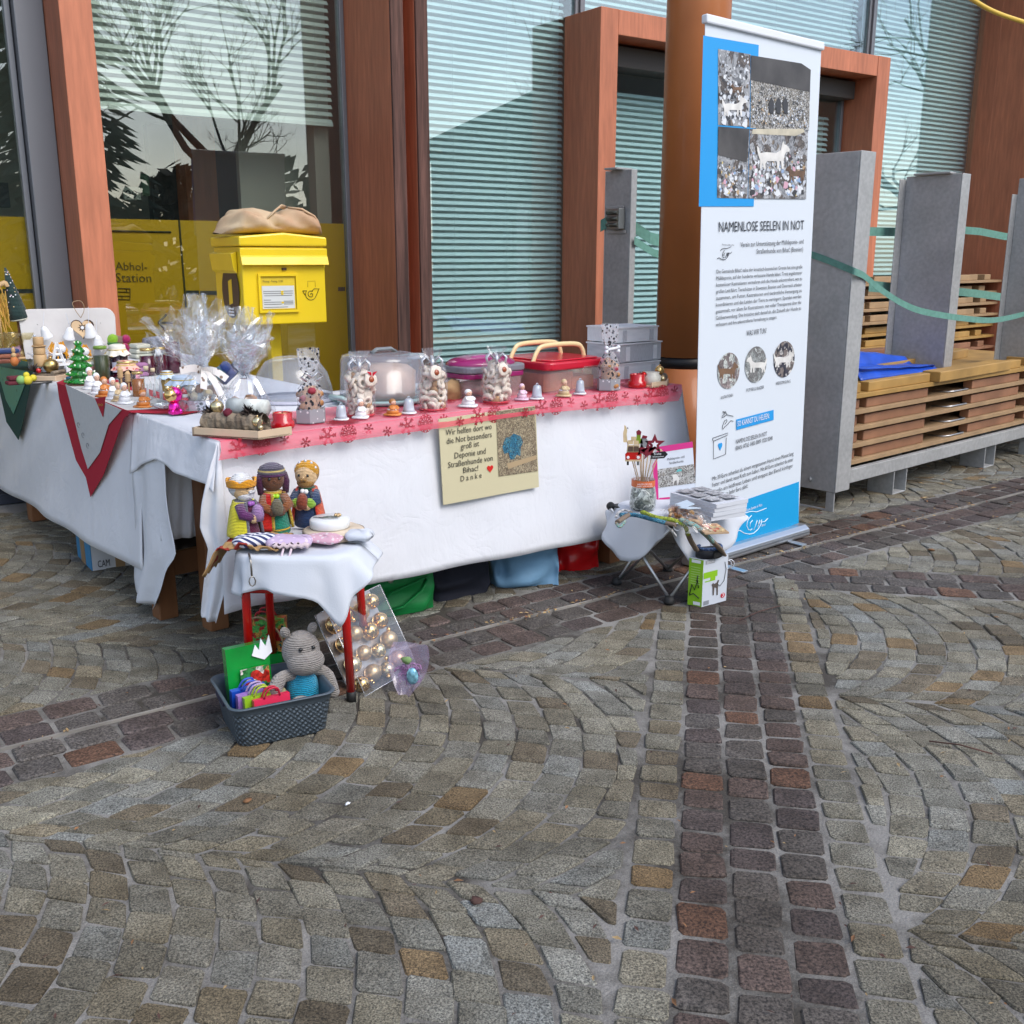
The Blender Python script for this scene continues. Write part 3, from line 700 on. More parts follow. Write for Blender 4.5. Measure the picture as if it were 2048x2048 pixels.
t1=table('wooden table under the white cloth with the red and green edged runners',[frame(.03,DP+.01),frame(.84,DP+.01),frame(.84,LB-.02),frame(.03,LB-.02)],[flat(fl_)+A*.10,flat(fl_)+A*.75,frame(.5,DP+.06)*1,frame(.78,DP+.06)*1],[(flat(fl_)+A*.10,flat(fl_)+A*.75,.2)],ZT)
def onF(px,py,off=0): return onplane(px,py,P0+AN*off,AN)
def onL(px,py,off=0): return onplane(px,py,P0+BN*off,BN)
def sheet(mb,pts,z,n=10,amp=.0012):
    """flat cloth lying over a quad, very slightly uneven"""
    a,b,c,d=pts
    mb.grid(lambda u,v:(a.lerp(b,u)).lerp(d.lerp(c,u),v)*1+Vector((0,0,z-a.z+amp*noise.noise((a.lerp(b,u)).lerp(d.lerp(c,u),v)*6))),n,n)
# cloth of the front table
mb=MB()
sheet(mb,[P0,Q0,Q0+AB*DP,P0+B*DP],ZT+.002,14)
hem=[onF(*p) for p in ((436,1222),(491,1206),(560,1198),(700,1171),(900,1130),(1050,1102),(1219,1070),(1290,1036),(1384,1000))]
top=[P0+Vector((0,0,.002)),Q0+Vector((0,0,.002))]
s_=cloth_strip(top,hem,AN,110,22,.010,6,1.3,.035); mb.add(s_.v,s_.f,0,True)
# right end, falling round the corner
s_=cloth_strip([Q0+Vector((0,0,.002)),Q0+AB*DP+Vector((0,0,.002))],[Q0+A*.03-Vector((0,0,.42)),Q0+AB*DP+A*.05-Vector((0,0,.4))],A,30,14,.02,5,3,.03); mb.add(s_.v,s_.f,0,True)
# left flap with its scalloped hem
hemL=[onL(*p,.02) for p in ((440,985),(424,966),(395,958),(362,942),(323,917),(296,928),(272,946))]
s_=cloth_strip([P0+Vector((0,0,.002)),onL(350,853)*1,onL(268,823)],hemL,BN,50,16,.007,3,2.1,.02); mb.add(s_.v,s_.f,0,True)
# hanging corner at the front left
def strip(rows,nrm,amp,seed):
    """cloth fall given by left/right pixel edges on successive rows"""
    m=MB(); n=len(rows)-1
    def fn(u,v):
        k=min(n-1,int(v*n)); f=v*n-k
        l0,r0=rows[k];l1_,r1=rows[k+1]; l=l0.lerp(l1_,f); r=r0.lerp(r1,f); p=l.lerp(r,u)
        return p+nrm*(amp*math.sin(u*9+v*3+seed)*(.3+v)+amp*.6*noise.noise(Vector((u*3,v*5,seed))))
    return m.grid(fn,14,26)
mid=(AN+BN).normalized()
def onM(px,py,off=.03): return onplane(px,py,P0+mid*off,mid)
s_=strip([(P0+Vector((-.002,0,.002)),P0+Vector((.002,0,.002))),(onM(418,940),onM(443,935)),(onM(404,1010),onM(448,1010)),(onM(401,1055),onM(452,1060)),(onM(418,1095),onM(455,1100)),(onM(409,1160),onM(452,1150)),(onM(401,1230),onM(446,1190)),(onM(404,1236),onM(431,1247))],mid,.008,.4); mb.add(s_.v,s_.f,0,True)
def onM2(px,py,off=.035): return onplane(px,py,onL(281,828)+BN*off,BN)
s_=strip([(onM2(279,829,.002),onM2(306,842,.002)),(onM2(270,900,.02),onM2(322,900,.02)),(onM2(266,945),onM2(326,920)),(onM2(270,1000),onM2(328,985)),(onM2(270,1060),onM2(338,1050)),(onM2(267,1100),onM2(351,1112)),(onM2(265,1150),onM2(334,1140)),(onM2(265,1184),onM2(325,1180)),(onM2(268,1196),onM2(313,1217))],BN,.012,1.7); mb.add(s_.v,s_.f,0,True)
_q=frame(.0,.52); s_=cloth_strip([onplane(312,890,_q,AN),onplane(440,950,_q,AN)],[onplane(318,1080,_q,AN),onplane(420,1069,_q,AN)],AN,40,12,.015,4,5,.01); mb.add(s_.v,s_.f,0,True)
c2=mb.build('tablecloth',CLOTH,None,solid=.0016); tag(c2,'white cloth falling to long corners over the table with the pink runner','tablecloth')
# cloth of the left table
mb=MB()
sheet(mb,[frame(0,DP+.002),frame(.86,DP+.002),frame(.86,LB),frame(0,LB)],ZT+.002,14)
hem=[onL(*p,.03) for p in ((292,1140),(267,1129),(202,1090),(124,1044),(52,1000),(6,974),(-60,930),(-150,890))]
s_=cloth_strip([frame(-.001,DP-.16,ZT-.004),frame(-.001,DP,ZT+.002),frame(-.001,LB,ZT+.002)],hem,BN,110,20,.014,6,7.7,.02); mb.add(s_.v,s_.f,0,True)
s_=cloth_strip([frame(.0,LB,ZT+.002),frame(.86,LB,ZT+.002)],[frame(0,LB+.03,.4),frame(.86,LB+.03,.4)],B,20,8,.02,4,2); mb.add(s_.v,s_.f,0,True)
c1=mb.build('tablecloth',CLOTH,None,solid=.0016); tag(c1,'white cloth over the table with the knitted tree and jars','tablecloth')
ROT_A=Matrix.Rotation(R(RZA),3,'Z')

# pink organza runner with snowflakes
ORG=mat('pink_organza',(.80,.06,.12),.6); nt=ORG.node_tree; nt.nodes['Principled BSDF'].inputs['Alpha'].default_value=.52
FLK=mat('snowflake_print',(.42,.012,.03),.6); nt2=FLK.node_tree; nt2.nodes['Principled BSDF'].inputs['Alpha'].default_value=.75
run=thing('table_runner','sheer pink runner printed with red snowflakes along the front table edge','runner',P0)
mb=MB(); RD_=.40
low=[onF(437,921,.048),onF(560,901,.048),onF(660,887,.048),onF(877,857,.048),onF(1000,838,.048),(onF(1090,826,.05)),onF(1200,816,.05),onF(1357,802,.05)]
a0=P0+A*.0;a1=Q0-A*.01
ci_=lambda u: a0.lerp(a1,u)+Vector((0,0,.0075))
mb.grid(lambda u,v: ci_(u)+AB*RD_*(1-v)*(1 if u>.08 else .35+u*8.1)+Vector((0,0,.001*noise.noise(Vector((u*20,v*4,1))))),60,6)
mb.grid(lambda u,v: (ci_(u)+AN*.012).lerp(interp(low,u),v)+AN*(.012*v*(1-v)*3+.003*noise.noise(Vector((u*18,v*3,2)))),90,6)
mb.grid(lambda u,v: ci_(u).lerp(ci_(u)+AN*.012-Vector((0,0,.003)),v),60,1)
mb.build('sheer_cloth',ORG,run,world=True)
def flake_mesh(n_arm,r,w):
    m=MB()
    for k in range(n_arm):
        d=Vector((math.cos(k*2*math.pi/n_arm),math.sin(k*2*math.pi/n_arm),0)); e=Vector((-d.y,d.x,0))
        def bar(p,q,ww): 
            t=(q-p).normalized(); s=Vector((-t.y,t.x,0))*ww; m.add([p-s,q-s,q+s,p+s],[(0,1,2,3)])
        bar(d*r*.28,d*r,w)
        for f in (.55,.78):
            for sg in (1,-1): bar(d*r*f,d*r*(f+.2)+e*sg*r*.2,w*.8)
        q0=d*r*.3;d2=Vector((math.cos((k+1)*2*math.pi/n_arm),math.sin((k+1)*2*math.pi/n_arm),0)); bar(q0,d2*r*.3,w*.8); bar(q0*.55,d2*r*.16,w*.7)
    return m
big=flake_mesh(6,.05,.004).mesh('snowflake',FLK); dense=flake_mesh(12,.05,.0036).mesh('snowflake',FLK); small=flake_mesh(6,.028,.003).mesh('snowflake',FLK)
rr=random.Random(4); inv=PM[run.name].inverted()
mrot=Matrix((A,Zv,AN)).transposed()   # x along A, y up, z out
k=0
for i in range(27):
    u=.025+i*.0365; hgt=(ci_(u)-interp(low,u)).length; me=(big,dense,small,small)[i%4]; 
    fz=.48 if i%4<2 else (.35 if i%4==2 else .68)
    p=(ci_(u)+AN*.012).lerp(interp(low,u),fz)+AN*(.012*fz*(1-fz)*3+.004)
    o=bpy.data.objects.new('snowflake',me); COL.objects.link(o); o.parent=run; o.matrix_local=inv@(Matrix.Translation(p)@mrot.to_4x4()@Matrix.Rotation(rr.random(),4,'Z')@Matrix.Scale(min(1,hgt*8.5),4))
for i in range(34):
    u=rr.uniform(.09,.97); p=ci_(u)+AB*rr.uniform(.04,RD_-.05)+Vector((0,0,.0025)); o=bpy.data.objects.new('snowflake',rr.choice((big,dense,small))); COL.objects.link(o); o.parent=run; o.matrix_local=inv@(Matrix.Translation(p)@Matrix.Rotation(rr.random()*3,4,'Z'))

# poster on the cloth
def quad_on(fn,pts): return [fn(*p) for p in pts]
PAP=mat('cream_paper',(.62,.56,.36),.55)
pq_=quad_on(lambda x,y:onF(x,y,.041),((877,838),(1071,812),(1078,974),(887,1010)))
pos=thing('poster','cream poster with printed words and a red heart hung on the white cloth','poster',(pq_[3]+pq_[2])/2)
mb=MB(); mb.add(pq_+[p-AN*.003 for p in pq_],[(3,2,1,0),(4,5,6,7),(0,1,5,4),(1,2,6,5),(2,3,7,6),(3,0,4,7)]); mb.build('sheet',PAP,pos,world=True)
LIT=[(.035,.03,.028),(.30,.25,.19),(.12,.1,.075),(.52,.47,.38),(.2,.16,.11),(.62,.6,.55)]
def pp(x,y): return onF(x,y,.042)
panel(pos,'photograph',[pp(992,823),pp(1069,813),pp(1075,942),pp(997,953)][::-1],AN,photo('litter_photo_warm',[(.06,.05,.045),(.36,.30,.2),(.17,.13,.09),(.5,.42,.28),(.26,.2,.13),(.42,.36,.26)],70))
panel(pos,'photo_heap',[pp(1004,893),pp(1010,876),pp(1020,873),pp(1027,867),pp(1040,872),pp(1046,884),pp(1041,893),pp(1040,912),pp(1033,909),pp(1028,918),pp(1020,919),pp(1016,905),pp(1008,908)][::-1],AN,photo('blue_heap_photo',[(.02,.12,.24),(.05,.26,.40),(.03,.06,.1),(.2,.36,.34)],90),off=.002)
panel(pos,'photograph',[pp(1013,927),pp(1072,910),pp(1072,918),pp(1016,938)][::-1],AN,mat('photo_plank',(.45,.33,.19),.5),off=.002)
PTX=mat('poster_ink',(.05,.045,.035),.5)
for s,x0,y0,x1,y1,h in (('Wir helfen dort wo',891,871,983,858,9),('die Not besonders',893,888,983,874,9),('groß ist',921,899,958,892,9),('Deponie und',909,917,971,907,9),('Straßenhunde von',896,936,985,921,9),('Bihac!',926,946,956,941,8.5),('D a n k e',921,963,963,955,8.5)):
    a=pp(x0,y0); lettering(pos,s,a,pp(x1,y1),AN,h=h*mpp(a)*1.4,m=PTX)
hp=pp(980,937); mb=MB(); mb.prism(heart_poly(.0175),hp,A,Zv,AN,.0012); mb.build('heart',mat('red_print',(.62,.02,.015),.5),pos,world=True)
for o in [o for o in bpy.data.objects if o.parent==pos and o.name.startswith('heart')]: pass

# ---- runners on the left table
REDC=mat('crimson_cloth',(.42,.012,.035),.85,bump=(200,.2,.002)); GRYC=mat('grey_embroidered_cloth',(.56,.56,.55),.9,var=(60,.04)); GRNC=mat('dark_green_cloth',(.012,.055,.045),.9,bump=(200,.2,.002)); STRC=spots('green_star_cloth',(.07,.27,.20),(.02,.1,.075),22,.16,.5)
def lay(px,py,z): return G(px,py,ZT+z)
def fanmesh(mb,pts,mi,off):
    mb.add(pts,[tuple(range(len(pts)))],mi)
r1=thing('table_runner','grey runner with a broad crimson border hanging in a point from the left table','runner',onL(182,993,.03))
def hang(par,name,pxs,off,m):
    """triangle of cloth hanging down the long side, subdivided so that it follows the fall"""
    pts=[onL(x,y,off) for x,y in pxs]; mb=MB(); mb.add(pts,[tuple(range(len(pts)))]); o=mb.build(name,m,par,world=True,solid=.0015); return o
hang(r1,'border',((114,765),(119,800),(152,920),(172,955),(181,994),(207,950),(232,880),(247,838),(262,824)),.046,REDC)
hang(r1,'middle',((131,769),(140,803),(163,897),(176,938),(200,905),(217,850),(243,820)),.050,GRYC)
mb=MB(); mb.add([lay(*p,.008) for p in ((112,765),(175,742),(345,792),(404,822),(366,829),(262,825))][::-1],[(0,1,2,3,4,5)]); mb.build('border_top',REDC,r1,world=True)
mb=MB(); mb.add([lay(*p,.0095) for p in ((131,769),(178,756),(335,802),(345,816),(243,821))][::-1],[(0,1,2,3,4)]); mb.build('middle_top',GRYC,r1,world=True)
hang(r1,'pennant',((190,797),(211,793),(206,834)),.053,REDC)
strokes(r1,'embroidery',[[(math.cos(t*.6)*.012*(1+.1*t)+k*.05,math.sin(t*.6)*.01+k*-.035) for t in range(9)] for k in range(3)],onL(158,850,.053),-B,Zv,BN,.0008,mat('grey_thread',(.1,.1,.11),.8))
lettering(r1,'no',onL(197,812,.056),onL(207,812,.056),BN,h=.014,m=mat('gold_thread',(.5,.3,.03),.5),up=Zv,name='embroidered_letters')
r2=thing('table_runner','green star runner with a dark green border hanging in a point at the left end','runner',onL(36,880,.03))
hang(r2,'border',((-30,740),(0,785),(13,844),(25,862),(37,880),(45,850),(54,806),(66,742)),.046,GRNC)
hang(r2,'middle',((-30,728),(2,764),(12,800),(27,828),(42,790),(59,744)),.050,STRC)
mb=MB(); mb.add([lay(*p,.008) for p in ((-60,715),(40,720),(110,735),(84,748),(66,743),(-20,733))][::-1],[(0,1,2,3,4,5)]); mb.build('border_top',GRNC,r2,world=True)

# ============================================================ COLUMN
OR=mat('orange_brown_paint',(.46,.15,.042),.5,var=(3,.08),coat=.2,bump=(90,.05,.002))
cc=atdist(1385,345,5.62); cr_=124*mpp(cc)/2
col=thing('round_column','orange-brown round column standing behind the roll-up banner','column',(cc.x,cc.y,0))
mb=MB(); zr=onplane(1370,728,(cc.x,cc.y-cr_,0),Vector((0,-1,0))).z
mb.lathe([(cr_,0),(cr_,zr-.03)],n=40); mb.lathe([(cr_,zr+.03),(cr_,4.6)],n=40); mb.build('shaft',OR,col)
mb=MB(); mb.lathe([(cr_*.97,zr-.031),(cr_*.97,zr+.031)],n=40); mb.build('joint_ring',mat('black_ring',(.015,.015,.017),.5),col)

# ============================================================ POST BOX AND TOTE BAG
YEL=mat('post_yellow',(.80,.57,.014),.35,var=(4,.05),coat=.3)
MP=atdist(568,560,4.9); mx0=onplane(484,560,MP,FN); mx1=onplane(652,560,MP,FN); wM=(mx1-mx0).length; cM=(mx0+mx1)/2
def om(px,py,off=0): return onplane(px,py,MP+FN*off,FN)
zb_=om(570,648).z; zl=om(565,494).z; zt_=om(600,474).z; zpk=om(562,467).z; dM=.36
RZF=math.degrees(math.atan2(FD.y,FD.x))
pb=thing('post_box','yellow post box on a square pole between the table and the window','post box',(cM.x,cM.y,0),RZF)
x=wM/2
mb=MB(); mb.box((0,dM/2,(zb_+zl)/2-.0),(wM*.985,dM,zl-zb_)); mb.build('body',YEL,pb,bevel=.006)
mb=MB(); mb.prism([(-x-.008,zl+.003),(x+.008,zl+.003),(x+.008,zt_),(0,zpk+.004),(-x-.008,zt_)],(0,-.012,0),(1,0,0),(0,0,1),(0,1,0),dM+.02); mb.build('lid',YEL,pb,bevel=.008)
z1=om(560,524).z; z2=om(560,512).z; z3=om(560,530).z
mb=MB(); mb.prism([(-.002,zl-.004),(-.012,zl-.008),(-.012,z2),(-.018,z2-.004),(-.03,z3),(-.026,z3),(0,z3+.006)],(-x-.006,0,0),(0,1,0),(0,0,1),(1,0,0),wM+.012); mb.build('front_flap',YEL,pb,bevel=.002)
for sg in (-1,1):
    mb=MB(); xx=sg*x; mb.prism([(0,zl-.02),(sg*.028,zl-.03),(sg*.018,zl-.075-.03),(0,zl-.1-.02)],(xx,.05,0),(1,0,0),(0,0,1),(0,1,0),dM-.07); mb.build('side_slot_flap',YEL,pb,bevel=.002)
mb=MB(); mb.box((-.02+.03,dM*.55,zb_/2-.001),(.055,.055,zb_-.002)); mb.build('pole',YEL,pb,bevel=.004)
mb=MB(); mb.box((.01,dM*.55,.012),(.2,.2,.024)); mb.build('base_plate',YEL,pb)
fa=[om(514,550),om(594,548.6),om(593,621),om(523,625)]
x0=(fa[0]-cM).dot(FD);x1=(fa[1]-cM).dot(FD);za=fa[0].z;zc=fa[2].z
for nm,c,sz in (('notice_frame',((x0+x1)/2,-.006,za),(x1-x0,.014,.012)),('notice_frame',((x0+x1)/2,-.006,zc),(x1-x0,.014,.012)),('notice_frame',(x0+.006,-.006,(za+zc)/2),(.012,.014,za-zc-.013)),('notice_frame',(x1-.006,-.006,(za+zc)/2),(.012,.014,za-zc-.013))):
    mb=MB(); mb.box(c,sz); mb.build(nm,YEL,pb)
def pbp(u,v,off=.0025): return cM+FD*(x0+(x1-x0)*u)+FN*off+Vector((0,0,za+(zc-za)*v-cM.z))
panel(pb,'notice',[pbp(.07,.95),pbp(.93,.95),pbp(.93,.07),pbp(.07,.07)],FN,mat('notice_yellow',(.72,.52,.03),.4))
panel(pb,'timetable',[pbp(.09,.93),pbp(.9,.93),pbp(.9,.30),pbp(.09,.30)],FN,mat('notice_white',(.62,.64,.62),.4),off=.002)
lettering(pb,'Montag - Freitag, 13:00',pbp(.12,.2,.006),pbp(.62,.2,.006),FN,h=.010)
NG=mat('notice_grey',(.22,.22,.21),.5)
for v,u0,u1 in ((.44,.12,.86),(.5,.12,.86),(.56,.14,.84),(.68,.12,.3),(.74,.12,.56),(.8,.12,.56),(.72,.62,.86),(.76,.62,.86),(.8,.62,.86),(.88,.12,.72)):
    panel(pb,'notice_line',[pbp(u0,v+.018),pbp(u1,v+.018),pbp(u1,v),pbp(u0,v)],FN,NG,off=.003)
for u,v in ((.56,.44),(.56,.5),(.56,.74)): panel(pb,'notice_line',[pbp(u,v+.05),pbp(u+.06,v+.05),pbp(u+.06,v),pbp(u,v)],FN,YEL,off=.0036)
# post-horn emblem, lock, sticker
hc_=om(622,588); k_=mpp(hc_); 
def arc(cx,cy,r,a0,a1,n=14): return [(cx+r*math.cos(R(a0+(a1-a0)*i/n)),cy+r*math.sin(R(a0+(a1-a0)*i/n))) for i in range(n+1)]
sc_=k_/5.366*1.06
def zz(l): return [((x-1195)*sc_,-(y-1120)*sc_) for x,y in l]
strokes(pb,'horn_emblem',[zz([(1105,1087),(1150,1085),(1138,1104),(1130,1130),(1105,1087)]),zz([(1138,1104)]+[(1192+58*math.cos(R(a)),1120-58*math.sin(R(a))) for a in range(190,331,14)]+[(1285,1067),(1232,1067),(1205,1092)]+[(1192+30*math.cos(R(a)),1118-30*math.sin(R(a))) for a in range(50,340,29)]+[(1212,1118),(1196,1112),(1185,1124)])],hc_,FD,Zv,FN,.0016,mat('emblem_ink',(.12,.09,.01),.5),off=.002)
mk=om(619,562); strokes(pb,'lock_mark',[[(-.01,-.028),(-.01,.0),(.028,.0),(.028,-.028)]],mk,FD,Zv,FN,.001,mat('mark',(.4,.29,.02),.5),off=.001)
mb=MB(); mb.box(om(568,538,.004),(.02,.012,.012),ROT_A); mb.build('lock',mat('lock_metal',(.12,.08,.05),.4,.6),pb,world=True)
lp=cM-FD*(x+.001)-FN*(dM*.42)+Vector((0,0,om(470,575).z-.02-cM.z)); mb=MB(); mb.prism([(.062*math.cos(i*.314)*1.25,.125*math.sin(i*.314)) for i in range(20)],lp,FN*1.45,Zv,-FD,.0012); mb.build('oval_sticker',mat('sticker_dark',(.045,.035,.02),.4),pb,world=True)
mb=MB(); mb.prism([(-.022,-.055),(.022,-.065),(.022,.045),(-.022,.055)],lp-FD*.0015,-FN,Zv,-FD,.001); mb.build('sticker_picture',YEL,pb,world=True)
for i in range(3): panel(pb,'sticker_line',[lp-FD*.0025-FN*.035+Zv*(-.078-.014*i),lp-FD*.0025+FN*.035+Zv*(-.078-.014*i),lp-FD*.0025+FN*.035+Zv*(-.085-.014*i),lp-FD*.0025-FN*.035+Zv*(-.085-.014*i)],-FD,WHITE,off=.0005)
TOTE=mat('tote_canvas',(.60,.47,.30),.85,var=(7,.75,(.42,.22,.12)),bump=(120,.2,.003))
tz=zt_+.012
mb=MB()
HP=[(-.245,.004),(-.225,.035),(-.19,.075),(-.15,.108),(-.09,.118),(-.03,.103),(.03,.098),(.085,.105),(.13,.122),(.18,.108),(.215,.075),(.238,.035),(.245,.004)]
def lump(u,v):
    x=-.245+.49*u; k=0
    while k<len(HP)-2 and HP[k+1][0]<x: k+=1
    f=(x-HP[k][0])/(HP[k+1][0]-HP[k][0]); h=HP[k][1]*(1-f)+HP[k+1][1]*f
    a=v*2*math.pi; c,s2=math.cos(a),math.sin(a)
    dp=.15*(.35+.65*min(1,h/.09))
    y=math.copysign(abs(c)**.6,c)*dp; z=h*(.5+.5*math.copysign(abs(s2)**.75,s2))
    n=noise.noise(Vector((x*11,y*9,z*12)))*.016+.007*math.sin(x*48+z*60+y*22)*(1 if s2>-.3 else 0)
    return Vector((x,y+n*(-1 if c<0 else 1),max(0,z+(n*.8 if s2>0 else 0))))
mb.grid(lump,60,36)
tb=thing('tote_bag','beige canvas bag with brown flower print folded on top of the post box','bag',cM-FN*(dM/2)+Vector((0,0,tz-cM.z))+FD*.0,RZF); mb.build('bag_body',TOTE,tb)
mb=MB(); mb.tube([(-.06,-.13,.06),(-.02,-.14,.10),(.03,-.10,.128),(.08,-.03,.125)],.013,n=6,flat=.45); mb.tube([(.09,-.05,.125),(.14,-.09,.118),(.19,-.12,.085),(.21,-.12,.05)],.015,n=6,flat=.4); mb.build('handle',TOTE,tb)
# ============================================================ ROLL-UP BANNER
BZ=2.2
TL=G(1411,44,BZ);TR=G(1643,99,BZ); BRr=G(1597,1047,.062)
BNm=(TR-TL).cross(BRr-TR); BNm=BNm.normalized()
if BNm.y>0: BNm=-BNm
def ob(px,py,off=0): return onplane(px,py,TR+BNm*off,BNm)
BLl=ob(1388,1134); BLl=ob(1388,1128)
bex=(TR-TL).normalized(); bey=BNm.cross(bex).normalized()
if bey.z<0: bey=-bey
BWH=mat('banner_white',(.68,.73,.78),.4,spec=.4); BBL=mat('banner_blue',(.02,.32,.72),.45)
base0=G(1371,1130); base1=G(1604,1066); 
ban=thing('roll_up_banner','tall white and blue roll-up banner of a dog charity with photographs at the top','banner',flat((base0+base1)/2))
mb=MB(); off=.0
qa,qb,qc,qd=BLl,BRr,TR,TL
mb.grid(lambda u,v:(qa.lerp(qb,u)).lerp(qd.lerp(qc,u),v)-BNm*.001,8,16); mb.grid(lambda u,v:(qb.lerp(qa,u)).lerp(qc.lerp(qd,u),v)-BNm*.003,8,16); mb.build('fabric',BWH,ban,world=True)
SIL=mat('silver_aluminium',(.62,.65,.68),.32,.85)
mb=MB(); mb.box((qc+qd)/2+bey*.012-BNm*.002,((qc-qd).length+.012,.03,.034),Matrix((bex,-BNm,bey)).transposed()); mb.build('top_rail',mat('white_rail',(.75,.77,.8),.4),ban,world=True,bevel=.006)
bd=flat(qb-qa).normalized(); bn_=Vector((bd.y,-bd.x,0))
bm0=flat(qa)-bd*.02; bm1=flat(qb)+bd*.02; bl_=(bm1-bm0).length
mb=MB(); prof=[(-.05,.008),(.05,.008),(.055,.018),(.052,.044),(.028,.060),(-.028,.062),(-.052,.05),(-.055,.02)]
mb.prism(prof,bm0-bn_*.0,bn_,Zv,bd,bl_); mb.build('base_case',SIL,ban,world=True,bevel=.005)
mb=MB(); mb.box((bm0+bm1)/2+bn_*.0542+Vector((0,0,.030)),(bl_-.02,.003,.008),Matrix.Rotation(math.atan2(bd.y,bd.x),3,'Z')); mb.build('case_groove',mat('groove',(.25,.27,.29),.4,.6),ban,world=True)
for p in ((G(1609,1093),G(1530,1074)),(G(1491,1147),G(1420,1126))):
    q,root=p; d=q-root
    mb=MB(); mb.box((q+root)/2+Vector((0,0,.006)),(d.length,.036,.008),Matrix.Rotation(math.atan2(d.y,d.x),3,'Z')); mb.build('foot',SIL,ban,world=True,bevel=.002)
def bp_(name,pxs,m,off): return panel(ban,name,[ob(*p) for p in pxs],BNm,m,off)
bp_('blue_block',((1397,413),(1507,413),(1517,90),(1406,71)),BBL,.0015)
T1=[(.07,.06,.055),(.45,.47,.5),(.62,.64,.66),(.2,.16,.13),(.74,.76,.78),(.12,.1,.1)]
T2=[(.12,.11,.10),(.36,.34,.3),(.2,.18,.15),(.55,.54,.52),(.07,.07,.07),(.66,.67,.68)]
T3=[(.05,.05,.055),(.3,.31,.33),(.14,.12,.11),(.42,.43,.45),(.2,.16,.12)]
T1=[(.06,.055,.05),(.3,.31,.33),(.13,.11,.1),(.4,.41,.43),(.2,.16,.13)]
bp_('photograph',((1435,250),(1498,254),(1500,109),(1435,98)),photo('litter_photo_one',T1,16),.003)
bp_('photograph',((1499.5,256),(1617,261),(1620,140),(1601,127),(1501,111)),photo('litter_photo_two',T2,60),.003)
bp_('photo_sky',((1499.8,160),(1618,184),(1620,140),(1601,127),(1501,111)),mat('photo_hillside',(.075,.07,.068),.5,var=(8,.3)),.0042)
bp_('photograph',((1433,396),(1494,397),(1497.5,258),(1435,253)),photo('litter_photo_three',T3,20),.003)
bp_('photo_dark',((1434.5,310),(1492,325),(1497,258),(1435,253)),mat('photo_hillside',(.075,.07,.068),.5,var=(8,.3)),.0042)
bp_('photograph',((1495,397),(1611,398),(1615,263),(1498.5,258)),photo('litter_photo_four',T3,24),.003)
bp_('photo_sheet',((1502,268),(1590,272),(1608,264),(1605,258),(1504,258)),mat('photo_canvas',(.55,.5,.38),.5,var=(12,.2)),.0042)
DOGW=mat('photo_white_dog',(.72,.70,.66),.5,var=(20,.15)); DOGB=mat('photo_brown_dog',(.17,.1,.06),.5,var=(20,.3)); DOGK=mat('photo_dark_dog',(.05,.05,.055),.5)
LCOL=[mat('print_scrap_%s'%n,c,.5) for n,c in (('white',(.74,.76,.78)),('pale',(.55,.58,.63)),('grey',(.3,.31,.33)),('pink',(.66,.38,.46)),('blue',(.30,.42,.62)),('tan',(.48,.34,.2)),('dark',(.05,.05,.055)),('yellow',(.62,.5,.2)))]
def litter(par,fn,box,n,nrm,seed,size=(2.5,7),off=.0036,w=(6,4,3,1.2,1,1.5,4,.5)):
    """printed litter: many small torn shapes inside a picture, given in photograph pixels"""
    r_=random.Random(seed); mb=MB(); x0,y0,x1,y1,sl=box
    for k in range(n):
        cx=r_.uniform(x0+3,x1-3); f=r_.random()**.8; cy=y0+5+(y1-y0-10)*f+sl*(cx-x0); s_=r_.uniform(*size)*(.45+.75*f); a=r_.uniform(0,6.28); m_=r_.choices(range(8),w)[0]
        poly=[]
        for q in range(5): t=a+q*1.257+r_.uniform(-.4,.4); rad=s_*r_.uniform(.45,1); poly.append(fn(min(x1-1,max(x0+1,cx+rad*math.cos(t)*.65)),min(y1-1+sl*(cx-x0),max(y0+1+sl*(cx-x0),cy+rad*math.sin(t)))))
        o=nrm*(off+.0006*k/n); mb.add([p+o for p in poly],[(0,1,2,3,4)],m_)
    return stuff(mb.build('printed_litter',LCOL,par,world=True))
DOGP=[(-1,.02),(-.97,.35),(-1.12,.62),(-1.2,.95),(-1.08,.92),(-.95,.66),(-.55,.70),(.1,.66),(.42,.78),(.52,1.08),(.62,1.16),(.66,1.02),(.80,1.0),(1.02,.82),(1.0,.72),(.78,.70),(.66,.56),(.60,.30),(.62,0),(.48,0),(.44,.30),(.34,.34),(.30,0),(.17,0),(.16,.32),(-.5,.32),(-.62,.22),(-.60,0),(-.74,0),(-.80,.25),(-.88,0)]
def dogpic(par,fn,cx,cy,s_,nrm,m_,off=.0052,flip=1): 
    return panel(par,'photo_dog',[fn(cx+x*s_*.62*flip,cy-y*s_) for x,y in DOGP][::1],nrm,m_,off)
litter(ban,ob,(1435,100,1498,250,.12),150,BNm,1,(4,10),w=(7,5,3,0,.6,.4,5,0)); litter(ban,ob,(1501,168,1616,250,.1),420,BNm,2,(1.5,4),off=.0046,w=(5,4,5,0,.2,2,5,0)); litter(ban,ob,(1434,318,1494,394,.03),120,BNm,3,(3,9),off=.0046,w=(5,4,2,1,1.4,2,3,1.2)); litter(ban,ob,(1497,300,1611,394,.0),240,BNm,4,(3,10),off=.0036,w=(5,4,2,1.8,1,1.2,3,.6))
dogpic(ban,ob,1468,232,36,BNm,DOGW,.0056); dogpic(ban,ob,1470,186,17,BNm,DOGB,.0056,-1); dogpic(ban,ob,1547,338,48,BNm,DOGW,.0056); dogpic(ban,ob,1588,362,29,BNm,DOGB,.0056,-1)
for x in (1537,1551,1565): bp_('photo_dog',((x,226),(x-2,206),(x+4,194),(x+9,206),(x+8,229)),DOGK,.0058)
DK=mat('banner_ink',(.03,.032,.04),.5)
